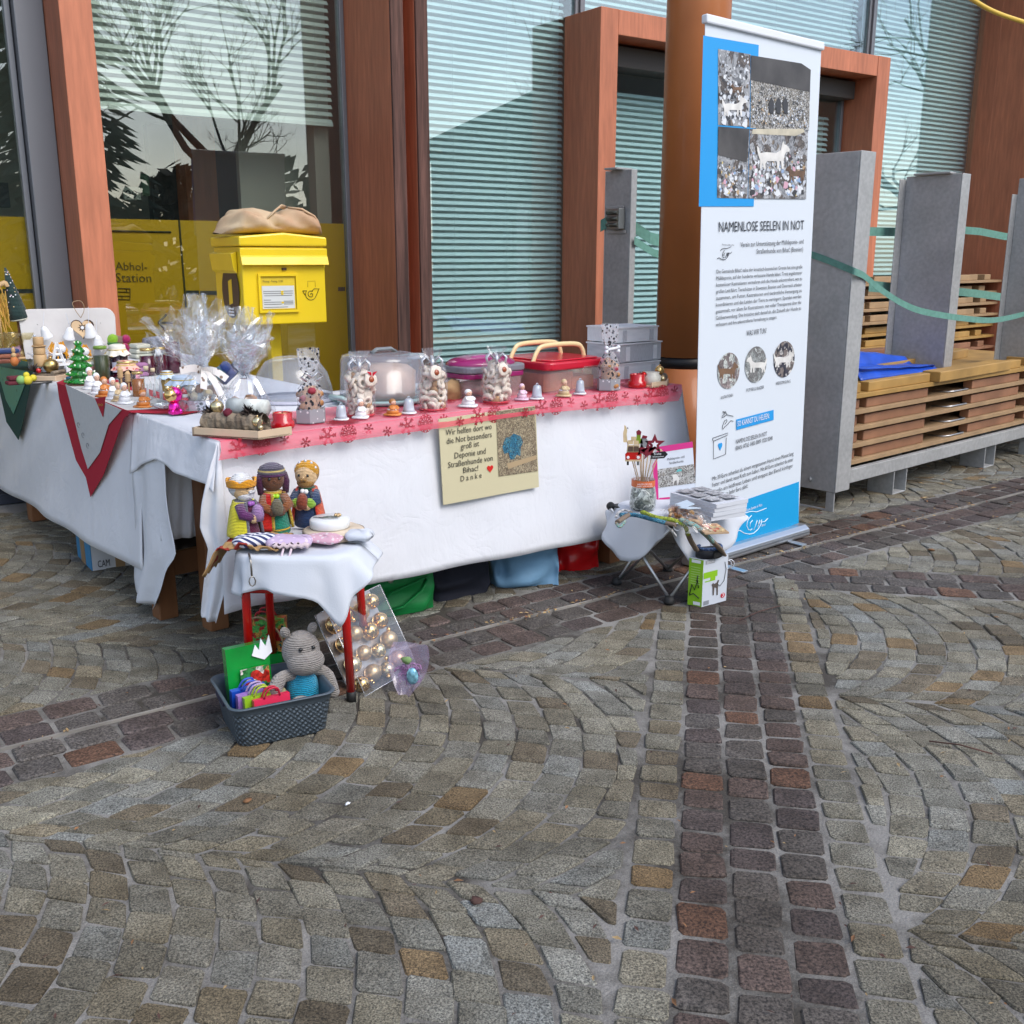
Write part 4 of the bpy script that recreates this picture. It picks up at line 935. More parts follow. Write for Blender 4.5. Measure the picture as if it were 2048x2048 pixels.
def bt(s,x0,y0,x1,y1,hp=None,m=DK,off=.003):
    a=ob(x0,y0); return lettering(ban,s,a,ob(x1,y1),BNm,h=hp*mpp(a)*1.06 if hp else None,m=m,off=off)
bt('NAMENLOSE SEELEN IN NOT',1437,463.7,1607,459,19)
bt('Verein zur Unterstützung der Mülldeponie- und',1480,494,1606,487,9)
bt('Straßenhunde von Bihać (Bosnien)',1512,507.5,1605,502.5,9)
PAR=['Die Gemeinde Bihać nahe der kroatisch-bosnischen Grenze hat eine große','Mülldeponie, auf der hunderte verlassene Hunde leben. Trotz angebotener','kostenloser Kastrationen vermehren sich die Hunde unkontrolliert, was zu','großen Leid führt. Tierschützer in Slowenien, Bosnien und Österreich arbeiten','zusammen, um Futter, Kastrationen und tierärztliche Versorgung zu','koordinieren und das Leiden der Tiere zu verringern. Spenden werden','gesammelt, vor allem für Kastrationen, mit voller Transparenz über die','Geldverwendung. Die Initiative zielt darauf ab, die Zukunft der Hunde zu','verbessern und ihre unkontrollierte Vermehrung zu stoppen.']
for k,s in enumerate(PAR):
    y0=547+13.25*k; y1=536.5+11.85*k; x0=1432-.17*k; x1=1603.7-.4*k
    if k==8: f=.72; x1=x0+(x1-x0)*f; y1=y0+(y1-y0)*f
    bt(s,x0,y0,x1,y1,7.2)
bt('WAS WIR TUN?',1492,672,1532,666,10.5)
for i,(cx,cy,cols) in enumerate(((1456.7,741.4,[(.05,.055,.06),(.55,.58,.56),(.2,.17,.17),(.36,.3,.3)]),(1511,729,[(.12,.13,.13),(.3,.32,.32),(.2,.2,.2),(.55,.58,.58)]),(1568,718.5,[(.03,.03,.035),(.6,.58,.56),(.05,.05,.07),(.2,.17,.16)]))):
    c=ob(cx,cy); r=36*mpp(c); mb=MB(); mb.add([c+bex*r*math.cos(t*.2618)+bey*r*math.sin(t*.2618)+BNm*.002 for t in range(24)],[tuple(range(24))]); mb.build('round_photograph',photo('round_photo_%s'%'abc'[i],cols,26),ban,world=True); dogpic(ban,ob,cx,cy+16,30,BNm,(DOGB,DOGW,DOGW)[i],.003,(1,-1,1)[i])
bt('KASTRATIONEN',1441,798.6,1465,792.6,6); bt('FUTTER & WASSER',1492,784,1527,777,6.5); bt('VERSORGUNG',1551,770,1580,765,6)
def bs(name,lines,r=.0012,m=DK): 
    o=ob(1460,840); L=[]
    for l in lines: L.append([((ob(*p)-o).dot(bex),(ob(*p)-o).dot(bey)) for p in l])
    return strokes(ban,name,L,o,bex,bey,BNm,r,m)
def zB(l): return [(1380+x/7.43,660+y/7.43) for x,y in l]
def zA(l): return [(1380+x/7.43,420+y/7.43) for x,y in l]
def zC(l): return [(1380+x/7.43,880+y/7.43) for x,y in l]
bs('hand_drawing',[zB([(640,1280),(540,1258),(500,1290),(470,1300),(475,1270),(515,1255),(480,1215),(490,1205),(525,1240),(512,1208),(522,1208),(545,1255)]),zB([(640,1355),(600,1345),(560,1395),(510,1440),(490,1470),(475,1470),(480,1420),(510,1345),(540,1330),(545,1355),(515,1400)])])
bs('jar_drawing',[zB([(335,1605),(555,1528),(555,1560),(345,1650),(330,1635),(335,1605)]),zB([(345,1655),(345,1915),(525,1845),(535,1600)])])
hcn=ob(1440,892); mb=MB(); mb.prism([(x*.5*1.1,y*1.25) for x,y in heart_poly(.017)],hcn,bex*1.7,bey,BNm,.002); mb.build('heart',BBL,ban,world=True)
bp_('blue_label',((1472,860),(1546.6,839.7),(1546.6,819.5),(1472,839)),BBL,.002)
bt('SO KANNST DU HELFEN:',1473.5,853,1537.5,836,11,WHITE,.004)
bt('NAMENLOSE SEELEN IN NOT',1471,887.5,1533,871,8.5); bt('IBAN: AT65 1400 0009 1020 0048',1471,900.5,1544,879.5,8.5)
for s,x0,y0,x1,y1 in (('Mit 30 Euro schenkst du einem vergessenen Hund einen Monat lang',1424,961.4,1586,910),('Futter und damit neue Kraft zum Leben. Mit 60 Euro schenkst du einer',1423.5,974,1585.6,921.7),('Hündin ein leidfreies Leben und stoppst das Elend künftiger',1423,987.7,1585,934),('Generationen. Jeder Euro zählt!',1422.5,1000.5,1495,975)): bt(s,x0,y0,x1,y1,8.2)
bp_('blue_foot',((1388.5,1126.5),(1596.5,1046),(1597.5,963),(1391.5,1033)),mat('banner_blue_foot',(.008,.34,.68),.45),.002)
LOGO=[[(770,1140),(810,1085),(900,1060),(980,1068),(1060,1040),(1130,1012)],[(910,1120),(880,1150),(850,1200),(835,1270),(860,1330),(890,1340),(915,1320)],[(885,1290),(890,1230),(925,1190)],[(660,1375),(700,1342),(740,1345),(800,1385),(880,1400),(940,1385),(1000,1330),(1040,1270),(1060,1215),(1100,1215),(1150,1165)],[(940,1340),(975,1250),(990,1190),(1010,1250)],[(1010,1260),(1030,1190),(1050,1230),(1060,1180)],[(1000,1300),(1025,1220)]]
bs('hand_and_dog_emblem',[zC(l) for l in LOGO],.0022,mat('emblem_white',(.75,.82,.86),.5))
bt('Namenlose Seelen in Not',1481,1026,1523,1011.5,5.5,WHITE,.004); bt('Bihać',1522,1053,1530,1050,4.5,WHITE,.004)
LA_=[[(480+(x-660)*.0+(x-660)*.44-80, 545+(y-1012)*.5) for x,y in l] for l in LOGO]
bs('hand_and_dog_emblem',[zA(l) for l in LA_],.0012); bt('Namenlose Seelen in Not',1443,490.5,1467,491.5,3)

# ============================================================ STEEL RACKS
GALV=mat('galvanised_steel',(.43,.43,.42),.5,.3,var=(4,.10),var2=(45,.10),bump=(60,.08,.002))
RA=dirv(48.4); RB=Vector((-RA.y,RA.x,0)); RO=G(1690,1018); RZR=math.degrees(math.atan2(RA.y,RA.x)); RROT=Matrix.Rotation(R(RZR),3,'Z')
RFn=-RB
def orr(px,py,b=0): return onplane(px,py,RO+RB*b,RFn)
def ra(P): return (P-RO).dot(RA)
def rb(P): return (P-RO).dot(RB)
f0=ra(orr(1668,988)); f1=ra(orr(1696,980)); zlo=orr(1668,986).z; zhi=orr(1734,302).z
P_=onplane(1600,960,RO+RA*f0,RA); dU=.36
def rbox(par,name,a0,a1,b0,b1,z0,z1,m=GALV,bev=.003):
    mb=MB(); mb.box(RO+RA*(a0+a1)/2+RB*(b0+b1)/2+Vector((0,0,(z0+z1)/2)),(abs(a1-a0),abs(b1-b0),z1-z0),RROT); return mb.build(name,m,par,world=True,bevel=bev)
rk=thing('steel_rack','galvanised steel stacking rack holding stall panels beside the banner','rack',RO)
def upright(par,a,b,wa,wb,z0,z1,tab=True):
    """C-section upright: web facing left, flanges front and back"""
    u=rbox(par,'upright_web',a,a+.008,b+.001,b+wb-.001,z0,z1-.001)
    rbox(par,'upright_flange',a,a+wa,b-.007,b,z0,z1); rbox(par,'upright_flange',a,a+wa,b+wb,b+wb+.007,z0,z1)
    if tab: rbox(par,'top_tab',a-.06,a+wa+.03,b+wb*.3,b+wb*.8,z1,z1+.012)
upright(rk,f0,0,f1-f0,dU,zlo,zhi,False)
zbt=orr(1710,963).z; zbp=orr(1705,938).z; RL=3.3; RDp=1.5
rbox(rk,'base_beam',f1+.001,RL,-.006,.03,zbt,zbp); rbox(rk,'base_beam',f1+.001,RL,RDp-.03,RDp,zbt,zbp)
rbox(rk,'side_beam',f0,f0+.05,dU+.008,RDp,zlo,zlo+.12)
for px in (1800,1978):
    g=ra(orr(px,966 if px<1900 else 930)); 
    for b0 in (.0,RDp-.2): 
        rbox(rk,'foot',g-.075,g-.067,b0,b0+.16,.0,zbt-.001); rbox(rk,'foot',g+.067,g+.075,b0,b0+.16,0,zbt-.001); rbox(rk,'foot',g-.066,g+.066,b0,b0+.16,0,.008)
rbox(rk,'foot',f0+.004,f0+.012,.0,.05,0,zlo-.001); rbox(rk,'foot',f0+.004,f0+.012,.26,.31,0,zlo-.001); rbox(rk,'foot',f0+.004,f0+.012,.051,.259,0,.012)
for a in (1.9,2.9): rbox(rk,'foot',a-.07,a+.07,RDp-.3,RDp-.25,0,zbt-.001)
mb=MB(); bq=onplane(1621,958,RO+RA*f0,RA); mb.sph(bq-RA*.004,(.008,.014,.014),10,6); mb.build('bolt',GALV,rk,world=True)
# uprights standing further back
def back_up(par,px,py,wa,wb,lab=None):
    P=G(px,py,zhi); upright(par,ra(P),rb(P),wa,wb,.12,zhi)
    return ra(P),rb(P)
rk2=thing('steel_rack','second galvanised rack with tall uprights behind the first rack','rack',G(1924,344,zhi)-Vector((0,0,zhi)))
Pm=G(1924,346,zhi); am,bm=ra(Pm),rb(Pm)
rbox(rk2,'upright_web',am,am+.008,bm+.001,bm+.36,.1,zhi-.002); rbox(rk2,'upright_flange',am,am+.11,bm-.007,bm,.1,zhi); rbox(rk2,'upright_flange',am-.075,am+.1,bm+.361,bm+.368,.1,zhi-.02)
rbox(rk2,'top_tab',am-.03,am+.05,bm+.06,bm+.30,zhi,zhi+.012)
rbox(rk2,'foot',am,am+.06,bm+.05,bm+.1,0,.099); rbox(rk2,'foot',am,am+.06,bm+.25,bm+.3,0,.099)
P3=G(2135,352,zhi); a3,b3=ra(P3),rb(P3); rbox(rk2,'upright_web',a3,a3+.008,b3+.001,b3+.3,.1,zhi); rbox(rk2,'upright_flange',a3,a3+.12,b3-.007,b3,.1,zhi); rbox(rk2,'upright_flange',a3-.07,a3+.1,b3+.3,b3+.307,.1,zhi-.1); rbox(rk2,'foot',a3,a3+.06,b3+.05,b3+.1,0,.099)
rk3=thing('steel_post','flat galvanised steel post with a ratchet strap between the portal and the column','post',G(1236,338,zhi)-Vector((0,0,zhi)))
P4=G(1262,338,zhi); a4,b4=ra(P4),rb(P4); upright(rk3,a4,b4,.05,.2,.0,zhi,True)
STRAP=mat('green_webbing',(.13,.30,.24),.7,var=(40,.12),bump=(300,.3,.002)); 
def ribbon(name,label,pts,w,par=None,updir=Zv,m=STRAP,tw=None):
    mb=MB(); k=len(pts); L=[]
    for i,p in enumerate(pts):
        f=i/(k-1); u=updir if tw is None else (Matrix.Rotation(tw*f,3,(pts[-1]-pts[0]).normalized())@updir)
        L.append((p-u*w/2,p+u*w/2))
    vs=[x for l in L for x in l]; mb.add(vs,[(2*i,2*i+2,2*i+3,2*i+1) for i in range(k-1)],0,False)
    if par: return mb.build(name,m,par,world=True,solid=.002)
    o=mb.build(name,m,None,solid=.0012); return tag(o,label,'strap')
def spl(pts,n=16):
    """smooth curve through points"""
    out=[]
    for i in range(len(pts)-1):
        p0=pts[max(i-1,0)];p1=pts[i];p2=pts[i+1];p3=pts[min(i+2,len(pts)-1)]
        for k in range(n):
            t=k/n; out.append(.5*((2*p1)+(-p0+p2)*t+(2*p0-5*p1+4*p2-p3)*t*t+(-p0+3*p1-3*p2+p3)*t**3))
    out.append(pts[-1]); return out
wl_=RO+RA*(f0-.006); 
s1=[onplane(1585,498,wl_,RA),onplane(1640,515,wl_,RA),onplane(1690,535,wl_,RA),onplane(1712,544,wl_,RA),orr(1730,553,-.016),orr(1760,578,-.03),orr(1805,607,-.05),orr(1850,624,-.06),orr(1930,637,-.04),orr(1990,640,0),orr(2048,628,.1),orr(2090,615,.1)]
ribbon('strap','green strap sagging from the front upright of the rack towards the back',spl(s1,6),.034)
def st(name,label,pxs,b0,b1,w): 
    pts=[orr(x,y,b0+(b1-b0)*i/(len(pxs)-1)) for i,(x,y) in enumerate(pxs)]; ribbon(name,label,pts,w)
st('strap','dark green strap stretched level behind the front upright',((1735,463),(1805,464)),.75,.75,.055)
st('strap','pale green strap from the second upright to the post at the picture edge',((1922,460),(1960,463),(2010,473),(2060,478)),.6,.55,.05)
st('strap','lower green strap running behind the front upright',((1738,572),(1800,578)),.72,.72,.07)
st('strap','lower green strap between the two rear uprights',((1905,582),(1960,588),(2030,598)),.62,.62,.055)
u4=lambda px,py,o=0: onplane(px,py,RO+RA*a4-RA*.012,RA)
ribbon('strap','',[u4(1201,452),u4(1222,440)],.07,rk3)
rp_=u4(1236,438); mb=MB(); mb.box(rp_-RA*.02,(.05,.10,.12),RROT); mb.build('ratchet_frame',mat('ratchet_steel',(.3,.31,.3),.4,.8),rk3,world=True,bevel=.004)
for dz in (-.035,.0,.035):
    mb=MB(); mb.tube([rp_-RA*.05+RB*.045+Vector((0,0,dz)),rp_-RA*.05-RB*.045+Vector((0,0,dz))],.012,n=8); mb.build('ratchet_bar',mat('ratchet_bar',(.12,.12,.1),.4,.7),rk3,world=True)
rbox(rk3,'ratchet_plate',a4-.014,a4-.009,b4+.02,b4+.17,rp_.z-.085,rp_.z-.065); rbox(rk3,'ratchet_plate',a4-.014,a4-.009,b4+.04,b4+.19,rp_.z+.06,rp_.z+.075)
ribbon('strap','green strap running from the ratchet on the steel post behind the column',[rp_+RA*.05,onplane(1300,476,RO+RB*b4,RFn),onplane(1420,510,RO+RB*b4,RFn)],.07)
ribbon('strap','loose lower green strap end between the steel post and the column',[u4(1262,481)+RA*.03,onplane(1306,505,RO+RB*b4,RFn),onplane(1420,540,RO+RB*b4,RFn)],.045)

# stacked stall panels: a board with battens and a wire handle each
BRD=mat('panel_board_edge',(.36,.235,.125),.6,var=(7,.15),stretch=(1,.2,1)); BRDY=mat('yellow_glazed_wood',(.40,.235,.07),.5,var=(6,.18),bump=(60,.15,.002)); BAT=mat('red_glazed_batten',(.27,.13,.07),.6,var=(6,.2),bump=(60,.2,.002))
WIRE=mat('wire_handle',(.5,.5,.5),.35,.9)
stackz=[orr(1712,y,.02).z for y in (928,896,863,830,798)]
names=['lowest wide wooden panel lying on the rack beam','second wooden panel from the bottom of the rack stack','third wooden panel, in the middle of the rack stack','wooden panel just under the yellow top panel of the stack','yellow glazed top panel of the stack in front of the rack']
a0_=f1+.012
def panel_thing(z,label,mB,mT,group,a0=None,a1=RL-.05,b0=.02,b1=1.42,seedv=0,handles=True):
    t=thing('stall_panel',label,'wooden panel',RO+RA*(a0 or a0_)+RB*b0+Vector((0,0,z)),RZR,group); L=a1-(a0 or a0_)
    mb=MB(); mb.box((L/2,(b1-b0)/2,.012),(L,b1-b0,.024)); mb.build('board',mB,t,bevel=.002)
    rr_=random.Random(seedv); hh=.052
    for (x0,x1,y0,w) in ((.0,.11,.02,.16),(.18,.86,.015,.06),(1.42,2.1,.015,.06),(2.25,2.38,.02,.16),(.1,.9,.7,.06),(1.4,2.2,.7,.06)):
        if x1>L: continue
        mb=MB(); mb.box(((x0+x1)/2,y0+w/2+rr_.uniform(0,.01),.0245+hh/2),(x1-x0,w,hh)); mb.build('batten',mT,t,bevel=.005)
    if handles:
        mb=MB(); mb.tube([(1.12,.12,.026),(1.13,.03,.03),(1.16,.01,.032),(1.34,.01,.032),(1.38,.06,.03)],.006,n=6); mb.build('handle',WIRE,t)
    return t
for i in range(5):
    panel_thing(stackz[i],names[i],BRDY if i==4 else BRD,BRDY if i==4 else BAT,'stall panels stacked in the rack',seedv=i,handles=i<4)
zs=stackz[4]+.0245
def beam(label,pA,pB,w,h,z,m):
    d=pB-pA; mb=MB(); mb.box((0,0,h/2),(d.length,w,h)); return single(mb,'timber_bar',m,label,'timber',(pA+pB)/2+Vector((0,0,z-((pA+pB)/2).z)),math.degrees(math.atan2(d.y,d.x)),bevel=.005)
def onz(px,py,z): return G(px,py,z)
zt5=zs+.06
beam('yellow wooden bar lying at the front of the yellow panel beside the tarpaulin',onz(1905,768,zs)+RB*.14+RA*.02,onz(2048,742,zs)+RB*.14,.11,.06,zs+.0,BRDY)
beam('long yellow bar behind the tarpaulin end on the yellow panel',onz(1890,760,zs)+RB*.45,onz(2048,722,zs)+RB*.45,.10,.06,zs,BRDY)
beam('red glazed bar lying behind the blue tarpaulin',onz(1890,738,zs)+RB*.8,onz(2020,726,zs)+RB*.8,.12,.06,zs,BAT)
# higher stack behind
ASTK=ra(orr(1722,640,1.75)); zz_=.12; k=0
while zz_<1.19:
    mB=BRDY if .5<zz_<.72 else (BAT if zz_<.5 else BRD)
    panel_thing(zz_,['lowest panel','second panel from the ground','third panel from the ground','fourth panel from the ground','middle panel','panel just above the middle','fourth panel from the top','third panel from the top','panel under the topmost one','topmost panel','upper panel','upper panel'][k]+' of the tall wooden stack on the rear rack',mB,mB,'panels in the tall rear stack',a0=ASTK+.015*(k%2),a1=ASTK+3.4,b0=1.75+.02*(k%3),b1=2.5,seedv=20+k,handles=False); zz_+=.107; k+=1
# blue tarpaulin
TARP=mat('blue_tarpaulin',(.015,.085,.52),.35,var=(8,.2),coat=.2)
tp0=orr(1722,752,.32); tp0.z=zs; 
mb=MB()
def tf(u,v):
    fold=[(0,0,.0),(.0,.05,.05),(.02,.02,.065),(.03,.16,.07),(.06,.20,.16),(.09,.24,.175),(.2,.36,.08),(.3,.5,.01)]
    k=min(len(fold)-2,int(v*(len(fold)-1))); f=v*(len(fold)-1)-k; y=fold[k][1]*(1-f)+fold[k+1][1]*f; z=fold[k][2]*(1-f)+fold[k+1][2]*f
    x=u*(.92-.12*v)+.02*math.sin(v*9)
    z=z*(1-.55*u)+.006*noise.noise(Vector((u*7,v*6,2)))+.004
    return Vector((x,y+.04*u,z))
mb.grid(tf,24,28); o=single(mb,'tarpaulin',TARP,'folded blue plastic tarpaulin lying on the yellow panel of the rack','tarpaulin',tp0,RZR-4,solid=.004)
mb=MB(); c0=atdist(1930,-10,5.2); c1=atdist(1985,22,5.3); c2_=atdist(2060,48,5.4)
mb.tube(spl([atdist(1840,-60,5.1),c0,c1,c2_,atdist(2200,90,5.7)],6),.011,n=8); o=mb.build('cable',mat('yellow_cable',(.75,.5,.08),.4)); tag(o,'yellow cable hanging across the upper right corner of the view','cable')
# ============================================================ SMALL GOODS: shared materials
CELLO=clear('cellophane',(.98,.99,1),.075,.6,.04,.055,(.92,.95,1.0)); CBAG=clear('clear_bag',(.98,.98,.98),.05,.5,.06,.04)
GLS=clear('bottle_glass',(.95,.97,.97),.025,.6,.0); MILK=clear('milky_plastic',(.88,.9,.93),.05,.4,.12,.22,(.62,.66,.74)); FROST=clear('frosted_plastic',(.92,.88,.88),.05,.4,.15,.26,(.75,.62,.60))
CERW=mat('white_glaze',(.78,.79,.80),.3,coat=.3,var=(30,.05)); CERS=mat('silver_white_glaze',(.55,.60,.66),.35,.15,var=(25,.25)); ORGZ=mat('orange_glaze',(.62,.22,.05),.35,var=(20,.2)); PNKZ=mat('pink_glaze',(.75,.55,.66),.4); BEIGE=mat('beige_glaze',(.62,.47,.27),.4,var=(20,.2)); SKIN=mat('painted_skin',(.68,.42,.30),.5)
GOLD=mat('gold_bauble',(.80,.52,.2),.12,1); GOLDM=mat('matt_gold_bauble',(.66,.47,.26),.38,.9); GOLDY=mat('pale_gold',(.75,.62,.36),.22,.9)
REDG=mat('red_glass',(.48,.008,.012),.15,coat=.6); REDP=mat('red_plastic',(.55,.012,.035),.3,coat=.3); WAX=mat('pale_wax',(.85,.62,.3),.4,sss=.1)
COOK=mat('iced_cookie',(.74,.65,.55),.75,var=(55,.14),var2=(200,.1),bump=(90,.3,.002)); COOKB=mat('brown_cookie',(.42,.24,.12),.75,var=(60,.2)); JAM=mat('jam_spot',(.35,.08,.03),.25,coat=.5)
RIBS=mat('silver_ribbon',(.66,.68,.72),.3,.4); TREAT=mat('dog_treats',(.36,.17,.06),.8,var=(30,.5)); TREAR=mat('red_treats',(.3,.03,.05),.7)
PAW=spots('paw_print_film',(.88,.89,.92),(.03,.03,.035),62,.31,.2,alpha=.20); DEER=spots('deer_print_card',(.30,.31,.33),(.75,.75,.76),60,.24,.6)
TIMB=mat('light_wood',(.55,.36,.18),.6,var=(14,.15),stretch=(1,1,.3)); TRAYW=mat('tray_wood',(.66,.50,.34),.55,var=(9,.08)); LOGM=mat('lichen_bark',(.30,.24,.17),.95,var=(30,.7,(.06,.04,.03)),bump=(60,1,.01)); CONE=mat('pine_cone',(.045,.03,.025),.7)
ZI=ZT+.0035; ZR=ZT+.0095
def ti(px,py,z=None): return G(px,py,ZI if z is None else z)
def item(name,label,cat,px,py,r=0,rz=None,group=None,z=None):
    """a thing standing on the table whose front foot is seen at (px,py); r: half its depth in metres"""
    nud=False
    if px<335 and z is None:
        q=ti(px,py,ZRS)-P0; det=A.x*B.y-A.y*B.x
        if (A.x*q.y-A.y*q.x)/det>2.06: z=ZRS
        else: nud=True
    p=ti(px,py,z); d=Vector((p.x,p.y,0)).normalized(); p=p+d*r
    if px<420:
        for _ in range(60):
            q=p-P0; det=A.x*B.y-A.y*B.x; bb=(A.x*q.y-A.y*q.x)/det
            if bb<=(1.98-r if nud else LB-.10): break
            p=p-d*.02
    t=thing(name,label,cat,p,RZA if rz is None else rz,group); t['m']=mpp(p); m=t['m']; del t['m']; return t,m
ZRS=ZT+.062
mb=MB(); mb.box((.36,.30,.0285),(.70,.56,.055)); single(mb,'display_box',CLOTH,'low cloth covered display box raising the goods at the far end of the left table','box',frame(.10,2.02,ZI),math.degrees(math.atan2(A.y,A.x)),bevel=.006)
# ---------------- iced cookies in clear bags
def cookie_meshes():
    out=[]
    m=MB(); m.tube([(math.cos(R(a))*.02,math.sin(R(a))*.02,0) for a in range(-10,200,30)],[.005,.009,.011,.012,.011,.009,.006,.005],n=7); out.append(m.mesh('cookie',COOK))
    m=MB(); m.lathe([(.0,-.005),(.02,-.005),(.023,0),(.018,.005),(.009,.006),(.0,.0045)],n=12,wob=.12); out.append(m.mesh('cookie',COOK))
    m=MB(); m.tube([(math.cos(R(a))*.017,math.sin(R(a))*.017,0) for a in range(0,360,40)],.0085,n=7,close=True); out.append(m.mesh('cookie',COOK))
    m=MB(); m.lathe([(0,-.006),(.017,-.005),(.019,0),(.016,.005),(0,.006)],n=10,wob=.1); out.append(m.mesh('cookie',COOKB))
    return out
CKM=cookie_meshes()
def cookie_bag(px,py,w,htot,label,seed,extra):
    r_=random.Random(seed); t,m=item('cookie_bag',label,'cookie bag',px,py,w*.5*mpp(ti(px,py)),group='bags of iced cookies',z=ZR)
    R0=w*m/2; H=htot*m; hb=H*.70
    mb=MB(); mb.lathe([(R0*1.02,0),(R0*1.04,.004),(R0,.006)],n=20); mb.build('base_card',REDP,t)
    n=0
    for lv in range(7):
        z=hb*(.07+lv*.135); k=7 if lv%2 else 8
        for i in range(k):
            a=6.28*i/k+lv*.5+r_.uniform(-.15,.15); rr=R0*(.72 if lv<6 else .5)
            o=bpy.data.objects.new('cookie',r_.choices(CKM,(5,3,3,1.3))[0]); COL.objects.link(o); o.parent=t
            o.location=(rr*math.cos(a),rr*math.sin(a),z); o.rotation_euler=(R(90+r_.uniform(-35,35)),r_.uniform(-.6,.6),a+R(90)+r_.uniform(-.5,.5)); s=R0/.058*r_.uniform(.85,1.15); o.scale=(s,s,s)
    mb=MB(); mb.lathe([(0,.006),(R0*.6,.006),(R0*.62,hb*.5),(R0*.5,hb*.93),(0,hb*.96)],n=12); mb.build('cookie_heap',COOK,t)
    # jam eye biscuit and ornament
    fx,fz,kind=extra
    mb=MB(); c=Vector((fx*R0,-R0*.99,hb*fz)); rx=Matrix.Rotation(R(80),3,'X'); mb.lathe([(0,-.003),(.023,-.003),(.027,.001),(.022,.006),(0,.006)],c,14,rx,wob=.12); mb.build('flower_cookie',COOK,t)
    mb=MB(); mb.lathe([(0,.006),(.011,.006),(.009,.010),(0,.011)],c,10,rx); mb.build('jam',JAM,t)
    mb=MB(); mb.prism([(-.024,.03),(-.004,.012),(-.004,.026)],c+Vector((.005,-.004,0)),(1,0,0),(0,0,1),(0,-1,0),.002); mb.prism([(.024,.028),(.004,.010),(.004,.024)],c+Vector((.002,-.004,0)),(1,0,0),(0,0,1),(0,-1,0),.002)
    if kind: mb.build('red_bow',REDP,t)
    mb=MB()
    def bagf(u,v):
        a=u*2*math.pi; prof=[(1.03,.0),(1.10,.1),(1.08,.35),(1.08,.62),(.85,.70),(.34,.76),(.22,.79),(.45,.85),(.62,.93),(.7,1.0)]
        k=min(len(prof)-2,int(v*(len(prof)-1))); f=v*(len(prof)-1)-k; rr=prof[k][0]*(1-f)+prof[k+1][0]*f; z=prof[k][1]*(1-f)+prof[k+1][1]*f
        w=1+.10*noise.noise(Vector((math.cos(a)*2.2,math.sin(a)*2.2,z*6+seed)))+(.10*math.sin(a*9+z*8) if z>.66 else .02*math.sin(a*8))
        return Vector((R0*rr*w*math.cos(a),R0*rr*w*math.sin(a),H*z))
    mb.grid(bagf,40,22,sm=False); mb.build('clear_bag',CBAG,t)
    mb=MB()
    for k in range(6):
        a=k*1.05+seed; d=Vector((math.cos(a),math.sin(a),0)); z=H*.785
        mb.tube([d*R0*.2+Vector((0,0,z)),d*R0*.55+Vector((0,0,z+.018)),d*R0*.85+Vector((0,0,z+.006)),d*R0*.75+Vector((0,0,z-.018))],.006,n=5,flat=.5)
    mb.lathe([(R0*.26,H*.77),(R0*.3,H*.785),(R0*.26,H*.80)],n=12); mb.build('ribbon',RIBS,t); return t
cookie_bag(722,834,56,126,'bag of iced cookies with red bow in front of the cake carrier',1,(.25,.82,True))
cookie_bag(866,822,55,120,'bag of iced cookies with a heart tag between carrier and purple lunchbox',2,(-.45,.90,False))
cookie_bag(993,807,54,110,'bag of iced cookies with silver ribbon between the purple and red boxes',3,(-.2,.86,False))
